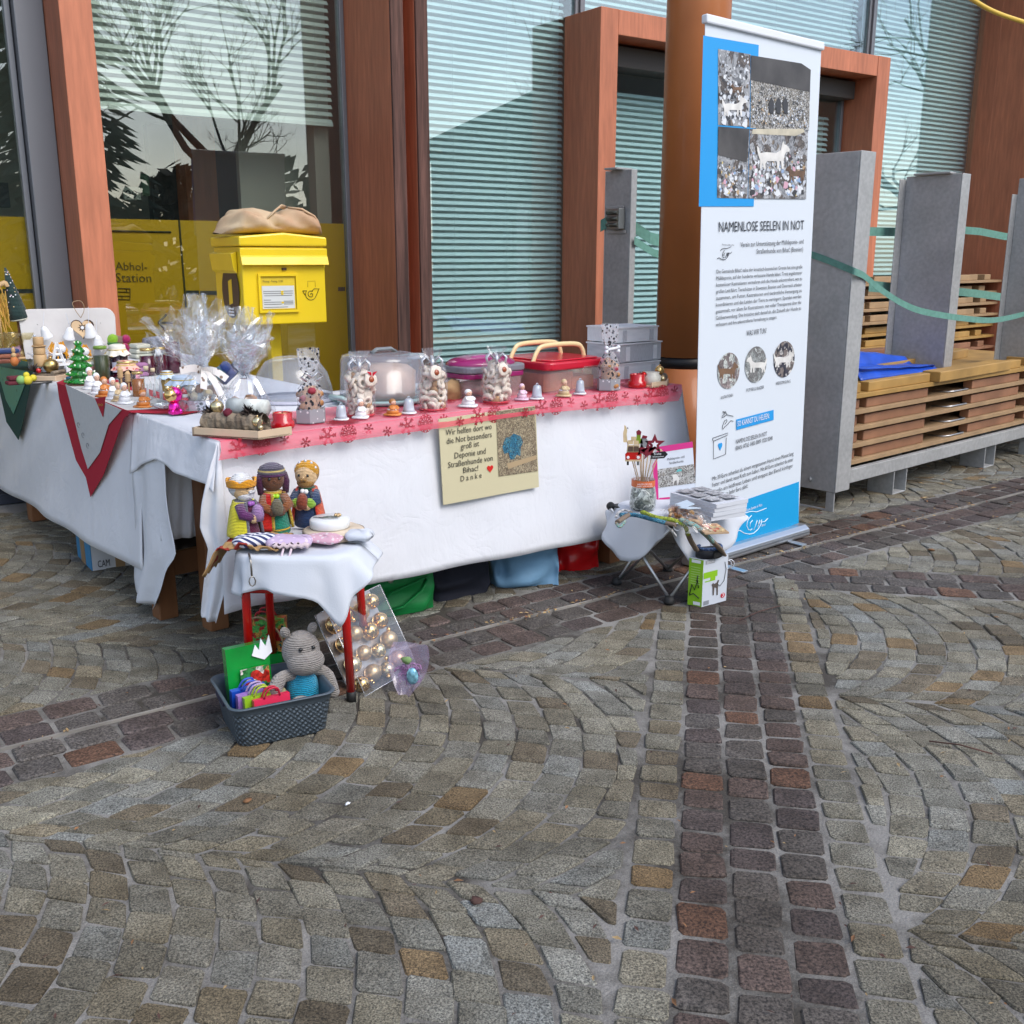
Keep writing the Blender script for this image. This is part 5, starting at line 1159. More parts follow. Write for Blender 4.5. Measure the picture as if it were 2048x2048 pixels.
# ---------------- paw print treat bags in deer boxes
def treat_bag(px,py,w,htot,label,seed,bone):
    r_=random.Random(seed); p=ti(px,py,ZR); t,m=item('treat_bag',label,'treat bag',px,py,w*.42*mpp(p),group='paw print bags standing in deer boxes',z=ZR)
    W=w*m/2; hb=30*m*(w/68); H=htot*m
    mb=MB(); pol=[(W*math.cos(R(a)),W*.8*math.sin(R(a))) for a in (0,60,120,180,240,300)]
    mb.prism(pol,(0,0,0),(1,0,0),(0,1,0),(0,0,1),.003)
    for i in range(6):
        a=Vector((*pol[i],0));b=Vector((*pol[(i+1)%6],0)); n_=(b-a).normalized(); o_=Vector((n_.y,-n_.x,0))
        sc=[((b-a).length*k/6,hb-(.004 if k%2 else 0)) for k in range(7)]
        mb.prism([(0,0),((b-a).length,0)]+sc[::-1],a,n_,Zv,o_*-1,.0015)
    mb.build('deer_box',DEER,t)
    mb=MB()
    for k in range(34):
        a=r_.uniform(0,6.28); rr=W*.62*math.sqrt(r_.random()); z=r_.uniform(.3*hb,hb+H*.26); mb.sph((rr*math.cos(a),rr*math.sin(a),z),(.016,.012,.012),7,5,Matrix.Rotation(r_.uniform(0,3),3,'X'),mi=0 if r_.random()<.75 else 1)
    mb.lathe([(W*.55,.006),(W*.62,hb),(W*.5,hb+H*.24),(0,hb+H*.28)],n=12); mb.build('treats',[TREAT,TREAR],t)
    mb=MB()
    def bagf(u,v):
        a=u*2*math.pi; prof=[(.78,.04),(.82,.25),(.85,.36),(.6,.50),(.24,.60),(.22,.63),(.5,.72),(.62,.85),(.66,1.0)]
        k=min(len(prof)-2,int(v*(len(prof)-1))); f=v*(len(prof)-1)-k; rr=prof[k][0]*(1-f)+prof[k+1][0]*f; z=prof[k][1]*(1-f)+prof[k+1][1]*f
        wv=1+.12*noise.noise(Vector((math.cos(a)*2.2,math.sin(a)*2.2,z*6+seed)))+(.12*math.sin(a*8+z*9) if z>.45 else .02*math.sin(a*8))
        return Vector((W*rr*wv*math.cos(a),W*.8*rr*wv*math.sin(a),H*z))
    mb.grid(bagf,36,20,sm=False); mb.build('printed_bag',PAW,t)
    mb=MB(); z=H*.615
    if bone:
        mb.tube([(-W*.6,-W*.3,z),(W*.6,-W*.3,z+.006)],.006,n=7)
        for sx in(-1,1):
            for dz in(-1,1): mb.sph((sx*W*.63,-W*.3,z+dz*.008),.009,8,6)
        mb.build('bone',mat('white_bone',(.78,.8,.84),.4),t)
    else:
        for sx in (-1,1): mb.tube([(0,-W*.24,z),(sx*W*.4,-W*.3,z+.016),(sx*W*.72,-W*.3,z+.002),(sx*W*.35,-W*.3,z-.012)],.006,n=5,flat=.5)
        mb.build('bow',RIBS,t)
    return t
treat_bag(623,848,66,146,'tall paw print bag in a grey deer box beside the clear dome',4,False)
treat_bag(1217,782,54,130,'paw print bag tied with a white bone before the stacked cake boxes',5,True)
# ---------------- figurines
def bell(px,py,w,h,label,m_,tilt=0,name='bell_figurine',z=ZR,grp='ceramic bells along the runner'):
    t,m=item(name,label,'bell',px,py,w*.5*mpp(ti(px,py)),group=grp,z=z); r=w*m/2; H=h*m
    mb=MB(); mb.lathe([(r*.95,0),(r*1.02,H*.05),(r*.85,H*.12)],n=16,wob=.12); mb.build('saucer',CERW,t)
    mb=MB(); mb.lathe([(r*.80,H*.12),(r*.66,H*.3),(r*.58,H*.7),(r*.5,H*.92),(r*.3,H),(0,H)],n=18,wob=.05); mb.build('bell_body',m_,t)
    mb=MB(); mb.tube([(math.cos(R(a))*H*.1,0,H+math.sin(R(a))*H*.12) for a in range(0,181,30)],H*.035,n=6); mb.build('loop',m_,t); return t
bell(683,842,32,30,'white marbled bell left of the first cookie bag',CERS)
bell(818,829,33,30,'pale blue bell beside the orange angel',CERS)
bell(1074,800,30,28,'silver bell with a side ring beside the pink angel',CERS)
bell(1160,790,27,28,'silver bell right of the gold angel',CERS)
def angel(px,py,w,h,label,m_,hatm,lean=0,z=ZR,grp='ceramic angels along the runner'):
    t,m=item('angel_figurine',label,'figurine',px,py,w*.42*mpp(ti(px,py)),group=grp,z=z); r=w*m/2; H=h*m
    mb=MB(); mb.lathe([(r*.98,0),(r*1.04,H*.04),(r*.9,H*.10),(r*.5,H*.12)],n=18,wob=.2); mb.build('base',m_ if m_!=BEIGE else BEIGE,t)
    mb=MB(); mb.lathe([(r*.72,H*.11),(r*.66,H*.26),(r*.5,H*.42),(r*.36,H*.56),(r*.2,H*.6)],n=16,wob=.08); mb.build('robe',m_,t)
    mb=MB(); mb.lathe([(r*.6,H*.30),(r*.64,H*.33),(r*.55,H*.38)],n=16,wob=.08); mb.build('robe_trim',CERW,t)
    for sx in (-1,1):
        mb=MB(); mb.tube([(sx*r*.36,-r*.1,H*.52),(sx*r*.5,-r*.35,H*.4),(sx*r*.08,-r*.62,H*.36)],[r*.15,r*.16,r*.1],n=7); mb.build('arm',m_,t)
    mb=MB(); mb.sph((0,-r*.08,H*.73),(r*.34,r*.34,H*.165),12,9); mb.build('head',SKIN,t)
    mb=MB(); mb.sph((0,r*.05,H*.79),(r*.40,r*.38,H*.17),12,8); mb.build('cap',hatm,t)
    mb=MB(); 
    for sx in (-1,1): mb.sph((sx*r*.13,-r*.40,H*.74),r*.035,6,4)
    mb.build('eyes',INK,t); return t
HAIR=mat('auburn_glaze',(.36,.16,.05),.5)
angel(722,838,34,40,'white angel sitting in front of the first cookie bag',CERW,CERW)
angel(786,832,36,34,'orange angel with auburn hair on the pink runner',ORGZ,HAIR)
angel(937,815,40,36,'white angel on a brown plate between two cookie bags',CERW,CERW)
angel(1044,801,29,34,'pale pink angel right of the third cookie bag',PNKZ,PNKZ)
angel(1128,794,32,36,'golden beige angel in front of the clear box',BEIGE,BEIGE)
# ---------------- covers and boxes
t,m=item('cake_dome','clear milky dome lid standing behind the first paw print bag','dome lid',588,812,.17,z=ZI)
r=80*m; H=88*m
mb=MB(); mb.lathe([(r*1.07,0),(r*1.07,.01),(r*.98,.014),(r*.96,H*.3),(r*.86,H*.62),(r*.66,H*.88),(r*.4,H*.98),(0,H)],n=40); mb.build('dome',MILK,t)
mb=MB(); mb.lathe([(r*.99,0),(r*1.08,.002),(r*1.08,.012),(r*.99,.014)],n=40,caps=False); mb.build('rim',mat('lilac_rim',(.50,.50,.58),.3),t)
MINT=mat('mint_plastic',(.36,.50,.49),.35)
t,m=item('cake_carrier','round cake carrier with mint base and clear cover holding a cake','cake carrier',765,818,.19,z=ZI); r=83*m; H=100*m
mb=MB(); mb.lathe([(r*.9,0),(r*1.12,.012),(r*1.15,.022),(r*1.0,.024),(r*.95,.016),(0,.016)],n=44); mb.build('base',MINT,t)
for sx in (-1,1):
    mb=MB(); mb.tube([(sx*r*1.1,-.05,.02),(sx*r*1.28,-.04,.035),(sx*r*1.28,.04,.035),(sx*r*1.1,.05,.02)],.010,n=7); mb.build('clip',MINT,t)
mb=MB(); mb.lathe([(r*1.0,.02),(r*1.0,H*.28),(r*.99,H*.285),(r*.985,H*.55),(r*.975,H*.555),(r*.97,H*.84),(r*.92,H*.94),(r*.66,H*.985),(0,H)],n=44); mb.build('cover',MILK,t)
mb=MB(); mb.lathe([(r*.8,.02),(r*.84,H*.3),(r*.8,H*.62),(r*.6,H*.74),(0,H*.78)],n=26,wob=.08); mb.build('cake',mat('pale_cake',(.55,.36,.24),.8,var=(12,.25)),t)
mb=MB(); mb.tube([(-r*.35,-.02,H*.99),(-r*.2,-.02,H+.012),(r*.2,-.02,H+.012),(r*.35,-.02,H*.99)],.012,n=8,flat=.6); mb.build('grip',mat('grey_grip',(.2,.22,.23),.4),t)
def rbx(w,d,h,r,z0,n=5,taper=1.0):
    """rounded-corner prism"""
    pts=[]
    for cx,cy,a0 in ((w/2-r,d/2-r,0),(-w/2+r,d/2-r,90),(-w/2+r,-d/2+r,180),(w/2-r,-d/2+r,270)):
        for k in range(n+1): a=R(a0+90*k/n); pts.append((cx+r*math.cos(a),cy+r*math.sin(a)))
    mb=MB(); N=len(pts); vs=[Vector((x*taper,y*taper,z0)) for x,y in pts]+[Vector((x,y,z0+h)) for x,y in pts]
    mb.add(vs,[tuple(range(N))[::-1],tuple(range(N,2*N))]+[(i,(i+1)%N,N+(i+1)%N,N+i) for i in range(N)]); return mb
PUR=mat('purple_lid',(.28,.015,.12),.25,coat=.4); GRYP=mat('grey_clip_band',(.2,.2,.23),.3,coat=.3)
t,m=item('lunchbox','purple-lidded frosted box with grey band behind the third cookie bag','food box',962,798,.10,z=ZI); w=150*m;h=82*m
rbx(w,.22,h*.5,.05,0,taper=.93).build('box',FROST,t); rbx(w*1.03,.23,h*.12,.05,h*.5).build('lid_rim',PUR,t,bevel=.004); rbx(w*1.05,.235,h*.16,.05,h*.625).build('clip_band',GRYP,t,bevel=.006)
mb=MB(); mb.sph((0,0,h*.79),(w*.52,.115,h*.22),24,12); mb.build('lid',PUR,t)
mb=MB(); mb.sph((-.02,-.03,h*.95),(w*.2,.03,h*.07),16,8); mb.build('lid_grip',mat('purple_grip',(.36,.05,.2),.2,coat=.5),t)
mb=MB(); mb.sph((0,0,h*.22),(w*.4,.09,h*.2),14,8,wob=.2); mb.build('biscuits',COOK,t)
t,m=item('paper_bag','crumpled brown paper bag between the second cookie bag and purple box','paper bag',903,802,.04,z=ZI)
mb=MB(); mb.sph((0,0,.035),(.05,.04,.045),14,9,wob=.5,seed=3); mb.build('paper',mat('kraft_paper',(.40,.25,.12),.8,bump=(50,.6,.004)),t)
CREAM=mat('cream_handle',(.78,.62,.33),.35,coat=.2)
t,m=item('carry_box','clear box with red lid and cream carrying handle','food box',1100,786,.16,z=ZI); w=158*m; h=78*m; d=.34
rbx(w,d,h*.58,.03,0,taper=.95).build('box',FROST,t); rbx(w*1.06,d*1.05,h*.20,.04,h*.585).build('lid',REDP,t,bevel=.008); rbx(w*.9,d*.9,.006,.04,h*.79).build('lid_panel',REDP,t,bevel=.003)
for sy,off in ((-1,0),(1,.02)):
    mb=MB(); y=sy*.07; mb.tube(spl([Vector((-w*.50,y,h*.70)),Vector((-w*.43,y,h*.98)),Vector((-w*.30,y,h*1.13)),Vector((w*.22,y,h*1.13)),Vector((w*.36,y,h*.98)),Vector((w*.40,y,h*.66))],5),.0105,n=8,flat=.7); mb.build('handle',CREAM,t)
mb=MB(); mb.tube([(w*.05,-d*.505,h*.5),(w*.08,-d*.51,h*.62),(w*.36,-d*.51,h*.62),(w*.4,-d*.505,h*.5)],.005,n=6); mb.build('front_clip',FROST,t)
mb=MB(); mb.box((-w*.2,0,h*.26),(w*.5,d*.7,h*.44)); mb.box((w*.22,-.02,h*.2),(w*.38,d*.6,h*.3)); mb.build('contents',mat('orange_food',(.5,.22,.09),.7,var=(10,.4)),t)
t,m=item('glass_dish','small clear glass dish standing at the back edge of the table','glass dish',836,748,.05,z=ZI)
mb=MB(); mb.lathe([(.05,0),(.055,.07),(.05,.07),(.045,.006)],n=20); mb.build('glass',GLS,t)
mb=MB(); mb.lathe([(.052,.07),(.056,.075),(.03,.095),(0,.097)],n=20); mb.build('cap',mat('dish_cap',(.5,.52,.53),.3,.3),t)
t,m=item('folded_cloth','green and white striped cloth folded behind the red carry box','cloth',1160,760,.03,z=ZI)
mb=MB(); mb.sph((0,0,.04),(.06,.05,.06),14,8,wob=.5,seed=5); mb.build('cloth',mat('green_white_cloth',(.55,.62,.5),.9,var=(40,.8,(.15,.3,.12))),t)
BOXW=mat('white_cake_box',(.84,.84,.84),.6,var=(60,.35,(.6,.61,.62)),stretch=(.2,6,1)); BOXG=mat('grey_plaid_box',(.60,.61,.63),.6,var=(50,.6,(.35,.36,.38)),stretch=(6,.2,1))
base=ti(1247,758); dd=Vector((base.x,base.y,0)).normalized()
zc=ZI
for i,(wd,hh,dx,rot,mm,lab) in enumerate(((118,34,-.0,-2,BOXW,'lowest white cake box of the stack at the right table end'),(0,0,0,0,None,''),(128,38,.0,2,BOXG,'wide grey plaid cake box, middle of the stack'),(112,30,-.015,-4,BOXW,'white flat cake box on top of the stack'))):
    if mm is None: continue
    m=mpp(base); h=hh*m; t=thing('cake_box',lab,'box',Vector((base.x,base.y,zc))+dd*.10+A*dx,RZA+rot,'cake boxes stacked at the table end')
    w=wd*m; mb=MB(); mb.box((0,0,h*.45),(w,.2,h*.9)); mb.build('carton',mm,t); mb=MB(); mb.box((0,0,h*.90+.003),(w*1.03,.21,.006)); mb.build('lid',BOXW,t)
    for sx in (-.32,.34): mb=MB(); mb.box((sx*w,-.1015-.001,h*.42),(w*.09,.003,h*.72)); mb.build('lid_tab',BOXG if mm==BOXW else BOXW,t)
    zc+=h+.002
# ---------------- log arrangement and candles
def tealight(px,py,w,h,label):
    t,m=item('tealight_holder',label,'candle holder',px,py,w*.5*mpp(ti(px,py)),group='red glass tealight holders',z=ZR); r=w*m/2;H=h*m
    mb=MB(); mb.lathe([(r*.96,0),(r,H*.1),(r*.98,H*.42),(r*.8,H*.5),(r*.82,H*.95),(r*.76,H),(r*.66,H*.96),(r*.66,H*.6),(0,H*.55)],n=26); mb.build('glass',REDG,t)
    mb=MB(); mb.lathe([(r*.62,H*.6),(r*.62,H*.9),(0,H*.92)],n=20); mb.build('candle',WAX,t); mb=MB(); mb.tube([(0,0,H*.9),(0,0,H*1.08)],.0015,n=5); mb.build('wick',INK,t)
tealight(566,858,48,30,'red glass tealight holder beside the log tray at the left'); tealight(1274,776,38,26,'red glass tealight holder beside the round candle tray at the right end')
def spiky(mb,c,r,n,seed,mi=0):
    r_=random.Random(seed)
    for i in range(n):
        d=Vector((r_.gauss(0,1),r_.gauss(0,1),abs(r_.gauss(.3,.8)))).normalized(); e=d.orthogonal().normalized()*r*.16
        mb.add([Vector(c)+e,Vector(c)-e,Vector(c)+d*r*r_.uniform(.6,1.1),Vector(c)+d*r*.5+d.cross(e).normalized()*r*.2],[(0,1,3),(0,3,2),(1,2,3)],mi)
pa=ti(385,872,ZR); pb2=ti(517,880,ZR); pc_=ti(541,858,ZR)
ex_=(pb2-pa).normalized(); L=(pb2-pa).length; rz_=math.degrees(math.atan2(ex_.y,ex_.x)); m=mpp(pa)
t=thing('log_arrangement','wooden tray with mossy bark log, candle and gold baubles at the runner corner','decoration',pa,rz_); D_=.15
mb=MB(); mb.prism([(0,0),(L,0),(L+.05,D_*.75),(L*.9,D_),(0.0,D_)],(0,0,0),(1,0,0),(0,1,0),(0,0,1),.006); mb.build('tray_floor',mat('dark_red_felt',(.14,.02,.025),.8),t)
for a,b in (((0,0),(L,0)),((L,0),(L+.05,D_*.75)),((0,D_),(0,0))):
    d=Vector((b[0]-a[0],b[1]-a[1],0)); mb=MB(); mb.prism([(0,0),(d.length,0),(d.length,.026),(0,.026)],(a[0],a[1],.0005),d.normalized(),(0,0,1),Vector((d.y,-d.x,0)).normalized()*-1,.007); mb.build('tray_rim',TRAYW,t)
mb=MB(); mb.grid(lambda u,v:Vector((.02+u*(L-.02),.045+.028*math.cos(v*6.28)*(1+.35*noise.noise(Vector((u*14,v*5,1)))),.04+.03*math.sin(v*6.28)*(1+.4*noise.noise(Vector((u*14,v*5,4)))))),60,18,sm=False); mb.build('bark_log',LOGM,t)
def bauble(par,c,r,mt,nm='bauble'):
    mb=MB(); mb.sph(c,r,18,12); b=mb.build(nm,mt,par); mb=MB(); mb.lathe([(r*.22,0),(r*.22,r*.25),(0,r*.27)],Vector(c)+Vector((0,0,r*.96)),8); mb.build('bauble_cap',GOLDM,b)
bauble(t,(.055,.06,.085),.021,GOLDY); bauble(t,(L*.92,.03,.05),.017,GOLDY); bauble(t,(L*.99,.02,.035),.008,GOLDY)
mb=MB(); mb.lathe([(.026,0),(.026,.13),(.0,.131)],(.085,.085,.085),18,Matrix.Rotation(R(90),3,'Y')); mb.build('birch_candle',mat('birch_bark',(.6,.62,.58),.7,var=(30,.3)),t)
mb=MB(); spiky(mb,(.03,.055,.065),.034,60,1); mb.build('pine_cone',CONE,t); mb=MB(); spiky(mb,(L*.72,.06,.07),.036,70,2); mb.build('pine_cone',CONE,t); mb=MB(); spiky(mb,(L*.86,.055,.06),.034,60,3); mb.build('pine_cone',CONE,t)
mb=MB(); mb.sph((L*.47,.035,.072),.014,10,8,wob=.4); mb.build('dried_flower',mat('wine_red',(.13,.01,.025),.8),t); mb=MB(); mb.lathe([(.018,0),(.018,.05),(0,.052)],(L*.80,.09,.055),12); mb.build('rust_candle',mat('rust_candle',(.28,.07,.03),.6),t)
mb=MB(); r_=random.Random(8)
for i in range(60): mb.sph((r_.uniform(.02,L),r_.uniform(.01,.03),.012),r_.uniform(.003,.007),5,4)
stuff(mb.build('lichen',mat('lichen',(.55,.52,.40),.9),t))
t,m=item('candle_tray','wooden tray with jar candle, red and gold baubles at the table end','decoration',1334,772,.0,z=ZR)
mb=MB(); mb.prism([(-.10,0),(.0,-.0),(.07,.05),(.06,.13),(-.10,.13)],(0,0,0),(1,0,0),(0,1,0),(0,0,1),.006); mb.build('tray_floor',TRAYW,t)
for a,b in (((-.10,0),(0,0)),((0,0),(.07,.05))):
    d=Vector((b[0]-a[0],b[1]-a[1],0)); mb=MB(); mb.prism([(0,0),(d.length,0),(d.length,.022),(0,.022)],(a[0],a[1],.0005),d.normalized(),(0,0,1),Vector((d.y,-d.x,0)).normalized()*-1,.006); mb.build('tray_rim',TRAYW,t)
mb=MB(); mb.lathe([(.038,.007),(.041,.02),(.04,.045),(.032,.05),(.034,.06)],(-.045,.05,0),18); mb.build('jar_candle',mat('cream_jar',(.62,.6,.52),.4,var=(25,.3,(.2,.2,.2))),t)
bauble(t,(.03,.07,.06),.021,GOLD); bauble(t,(-.085,.06,.05),.013,mat('red_bauble',(.5,.01,.01),.15,.6)); bauble(t,(-.0,.025,.03),.012,GOLDY)
mb=MB(); mb.grid(lambda u,v:Vector((-.0+u*.1,.06+.04*u+.02*math.cos(v*6.28),.025+.018*math.sin(v*6.28)*(1+.4*noise.noise(Vector((u*9,v*4,7)))))),16,10); mb.build('bark_log',LOGM,t); mb=MB(); spiky(mb,(-.08,.075,.04),.025,40,5); mb.build('pine_cone',CONE,t)

# ---------------- gift baskets in cellophane
RIBP=spots('paw_ribbon',(.76,.72,.68),(.2,.13,.09),34,.2,.4); PAWB=spots('paw_paper',(.66,.66,.72),(.03,.03,.04),46,.32,.5)
def gift(px,py,w,hneck,htop,label,seed,fan,ribbon):
    r_=random.Random(seed); t,m=item('gift_basket',label,'gift basket',px,py,w*.4*mpp(ti(px,py)),group='gift baskets wrapped in cellophane',z=ZI); W=w*m/2; HN=hneck*m; HT=htop*m
    mb=MB(); mb.lathe([(W*.6,0),(W*.86,W*.42),(W*.9,W*.44),(W*.8,W*.40),(W*.5,.01)],n=8,sm=False); mb.build('bowl',PAWB,t)
    mb=MB()
    for k in range(44): a=r_.uniform(0,6.28); rr=W*.55*math.sqrt(r_.random()); mb.sph((rr*math.cos(a),rr*math.sin(a),W*.36+r_.uniform(0,HN*.30)),(r_.uniform(.012,.024),.018,.014),8,6,mi=r_.randrange(3),wob=.4,seed=k)
    mb.build('contents',[TREAT,mat('tan_goods',(.45,.38,.25),.7),mat('grey_goods',(.4,.42,.42),.7)],t)
    mb=MB()
    def cone(u,v):
        a=u*2*math.pi; rr=W*(1.0*(1-v)**.85+.10); z=.01+HN*v**.85+(W*.3*math.sin(v*3.14)*.4); f=1+.12*math.sin(a*11+seed)*v+.16*noise.noise(Vector((math.cos(a)*3,math.sin(a)*3,v*4+seed)))
        return Vector((rr*f*math.cos(a),rr*f*math.sin(a)*.85,z))
    mb.grid(cone,44,12,sm=False); mb.build('cellophane_skirt',CELLO,t)
    mb=MB()
    for q in range(19):
        a=6.283*q/19+r_.uniform(-.2,.2); tilt=r_.uniform(.15,.92); ln=(HT-HN)*r_.uniform(.62,1.05); wd=W*r_.uniform(.40,.85)
        if q%5==0: tilt=.12; ln=(HT-HN)
        d=Vector((math.cos(a)*math.sin(tilt)*1.1+fan*.8*tilt,math.sin(a)*math.sin(tilt)*.7,math.cos(tilt))).normalized(); e=Vector((-math.sin(a),math.cos(a)*.7,r_.uniform(-.2,.2))).normalized(); nn=d.cross(e).normalized(); sd=r_.uniform(0,50); pk=r_.uniform(.3,.7)
        def shard(u,v):
            wv=wd*(.10+.9*min(1,v*1.5))*(1 if v<.6 else 1-.75*(v-.6)/.4)
            p=Vector((0,0,HN*.96))+d*ln*v+e*((u-.5)*2*wv+(pk-.5)*wd*max(0,v-.6)*2)
            return p+nn*(W*.30*noise.noise(Vector((u*3.1,v*3.3,sd)))*v+W*.15*noise.noise(Vector((u*8,v*8,sd+9)))+W*.10*math.cos(u*3.14*2)*v)+e*W*.09*noise.noise(Vector((u*9,v*9,sd+3)))
        mb.grid(shard,9,12,sm=False)
    mb.build('cellophane_top',CELLO,t)
    for k,(dx,dz) in enumerate(((-1.1,.12),(.35,-.75),(.6,-.25),(-.3,-.5)) if ribbon else ((.25,-.45),(-.2,-.4))):
        mb=MB(); pts=spl([Vector((0,-W*.12,HN)),Vector((dx*W*.45,-W*.5,HN+dz*HN*.3+.012)),Vector((dx*W*1.0,-W*.75,HN+dz*HN*.8))],6)
        n_=len(pts); wv=.013 if ribbon else .008; vs=[]
        for i,p in enumerate(pts):
            tn=(pts[min(i+1,n_-1)]-pts[max(i-1,0)]).normalized(); s_=tn.cross(Vector((0,-1,0))).normalized()*wv; vs+=[p-s_,p+s_]
        mb.add(vs,[(2*i,2*i+1,2*i+3,2*i+2) for i in range(n_-1)]); mb.build('ribbon',RIBP if ribbon else RIBS,t,solid=.001)
    mb=MB(); mb.lathe([(W*.14,HN*.95),(W*.17,HN*.98),(W*.14,HN*1.01)],n=12); mb.build('knot',RIBP if ribbon else RIBS,t); return t
gift(408,826,112,78,232,'cellophane gift basket tied with a paw print ribbon left of the other',11,-.25,True)
gift(495,852,116,92,232,'cellophane gift basket with wide spread top right of the ribboned one',12,.35,False)
t,m=item('scarf_roll','dark blue and teal knitted roll between the two gift baskets','scarf',452,782,.05,z=ZI)
for i,c in enumerate(((.01,.10,.16),(.02,.05,.22),(.12,.14,.3),(.01,.03,.1))):
    mb=MB(); mb.lathe([(.0,-.05),(.022,-.05),(.024,0),(.022,.05),(0,.05)],((i-1.5)*.026,0,.06+.02*(i%2)),10,Matrix.Rotation(R(60),3,'X')); mb.build('roll',knit('knit_%s'%'abcd'[i],c,70),t)
# ============================================================ LEFT TABLE GOODS
def lt(name,label,cat,px,py,r=.0,rz=None,group=None,z=None): return item(name,label,cat,px,py,r,rz,group,z)
# knitted tree on its stick
KG=knit('dark_green_knit',(.022,.05,.045),50); 
t,m=lt('knitted_tree','dark green knitted cone tree with beads standing on a stick at the far left','christmas tree',44,702,.03)
H0=78*m; hc=100*m; rc=19*m; rk_=Matrix.Rotation(R(-9),3,'Y')
mb=MB(); mb.lathe([(.05,0),(.05,.012),(0,.013)],n=16); mb.build('foot',TIMB,t)
mb=MB(); mb.tube([(0,0,.01),(-.004,0,H0+.03)],.006,n=8); mb.build('stick',mat('dark_stick',(.16,.07,.03),.6),t)
mb=MB(); mb.lathe([(rc*.8,0),(rc,.006),(rc*.85,hc*.18),(rc*.62,hc*.45),(rc*.36,hc*.75),(rc*.1,hc),(0,hc*1.01)],(0.005,0,H0),18,rk_,wob=.06); mb.build('cone',KG,t)
mb=MB(); mb.lathe([(0,0),(rc*.86,0.001),(rc*.98,.008)],(0.005,0,H0-.006),18,rk_); mb.build('cone_base',mat('cream_felt',(.6,.6,.5),.9),t)
mb=MB(); rr=random.Random(2)
for i in range(34):
    f=rr.uniform(.06,.96); a=rr.uniform(3.0,6.6); q=Vector((rc*(1-f*.92)*math.cos(a),rc*(1-f*.92)*math.sin(a),hc*f)); mb.sph(rk_@q+Vector((.005,0,H0)),.004,6,4,mi=i%3)
stuff(mb.build('beads',[CERW,GOLDY,PNKZ],t))
t,m=lt('straw_garland','golden straw ornament hanging at the left picture edge beside the knitted tree','ornament',16,702,.05)
mb=MB(); 
for k in range(26):
    a=rr.uniform(-.5,.5); z=rr.uniform(95,150)*m; mb.tube([(rr.uniform(-.03,.02),rr.uniform(-.02,.02),z),(rr.uniform(-.03,.03),rr.uniform(-.02,.02),z-rr.uniform(25,50)*m)],.0022,n=4)
mb.build('straws',mat('golden_straw',(.62,.36,.08),.4),t)
mb=MB(); mb.tube(spl([Vector((-.04,0,100*m)),Vector((-.02,0,138*m)),Vector((.02,0,150*m)),Vector((.03,0,142*m))],4),.012,n=7); mb.build('arch',TIMB,t)
mb=MB(); mb.tube([(-.02,0,0),(-.02,0,150*m)],.004,n=6); mb.build('stand',TIMB,t)
for px,py,lab,sd in ((12,712,'gold tinted cellophane bag at the far left table end',1),(45,708,'small gold tinted cellophane bag beside the white board',2)):
    t,m=lt('cellophane_bag',lab,'bag',px,py,.05); mb=MB()
    def gb(u,v):
        a=u*6.283; pr=[(.035,0),(.045,.03),(.02,.05),(.012,.055),(.05,.1),(.065,.13)]; k=min(4,int(v*5)); f=v*5-k; r=pr[k][0]*(1-f)+pr[k+1][0]*f; z=pr[k][1]*(1-f)+pr[k+1][1]*f
        w=1+.25*math.sin(a*7+sd)+.4*noise.noise(Vector((math.cos(a)*3,math.sin(a)*3,v*3+sd))); return Vector((r*w*math.cos(a),r*w*math.sin(a),z))
    mb.grid(gb,30,12,sm=False); mb.build('film',clear('gold_film',(.9,.84,.62),.1,.5,.06,.12,(.6,.5,.3)),t)
    mb=MB(); mb.sph((0,0,.025),(.03,.03,.02),10,6); mb.build('sweets',BEIGE,t)
# white board with bells
t,m=lt('white_board','whitewashed board with rounded corners leaning upright behind the bells','board',145,716,.02,rz=RZA-14)
w=178*m;h=96*m; pts=[]
for cx,cz,a0 in ((w/2-.05,h-.05,0),(-w/2+.05,h-.05,90)):
    for k in range(6): a=R(a0+18*k); pts.append((cx+.05*math.cos(a),cz+.05*math.sin(a)))
mb=MB(); mb.prism([(w/2-.01,0)]+pts+[(-w/2+.01,0)],(0,0,0),(1,0,0),(0,.14,1),(0,1,0),.015); mb.build('panel',mat('whitewashed_wood',(.62,.60,.58),.7,var=(6,.5,(.45,.42,.42)),bump=(30,.2,.003)),t,bevel=.004)
for x in (-.32,.0,.2,.33): mb=MB(); mb.lathe([(.003,0),(.003,.012),(0,.013)],(x*w,.0,h*.7),8,Matrix.Rotation(R(90),3,'X')); mb.build('nail',GALV,t)
RB14=RZA-14; bo=PM[t.name]
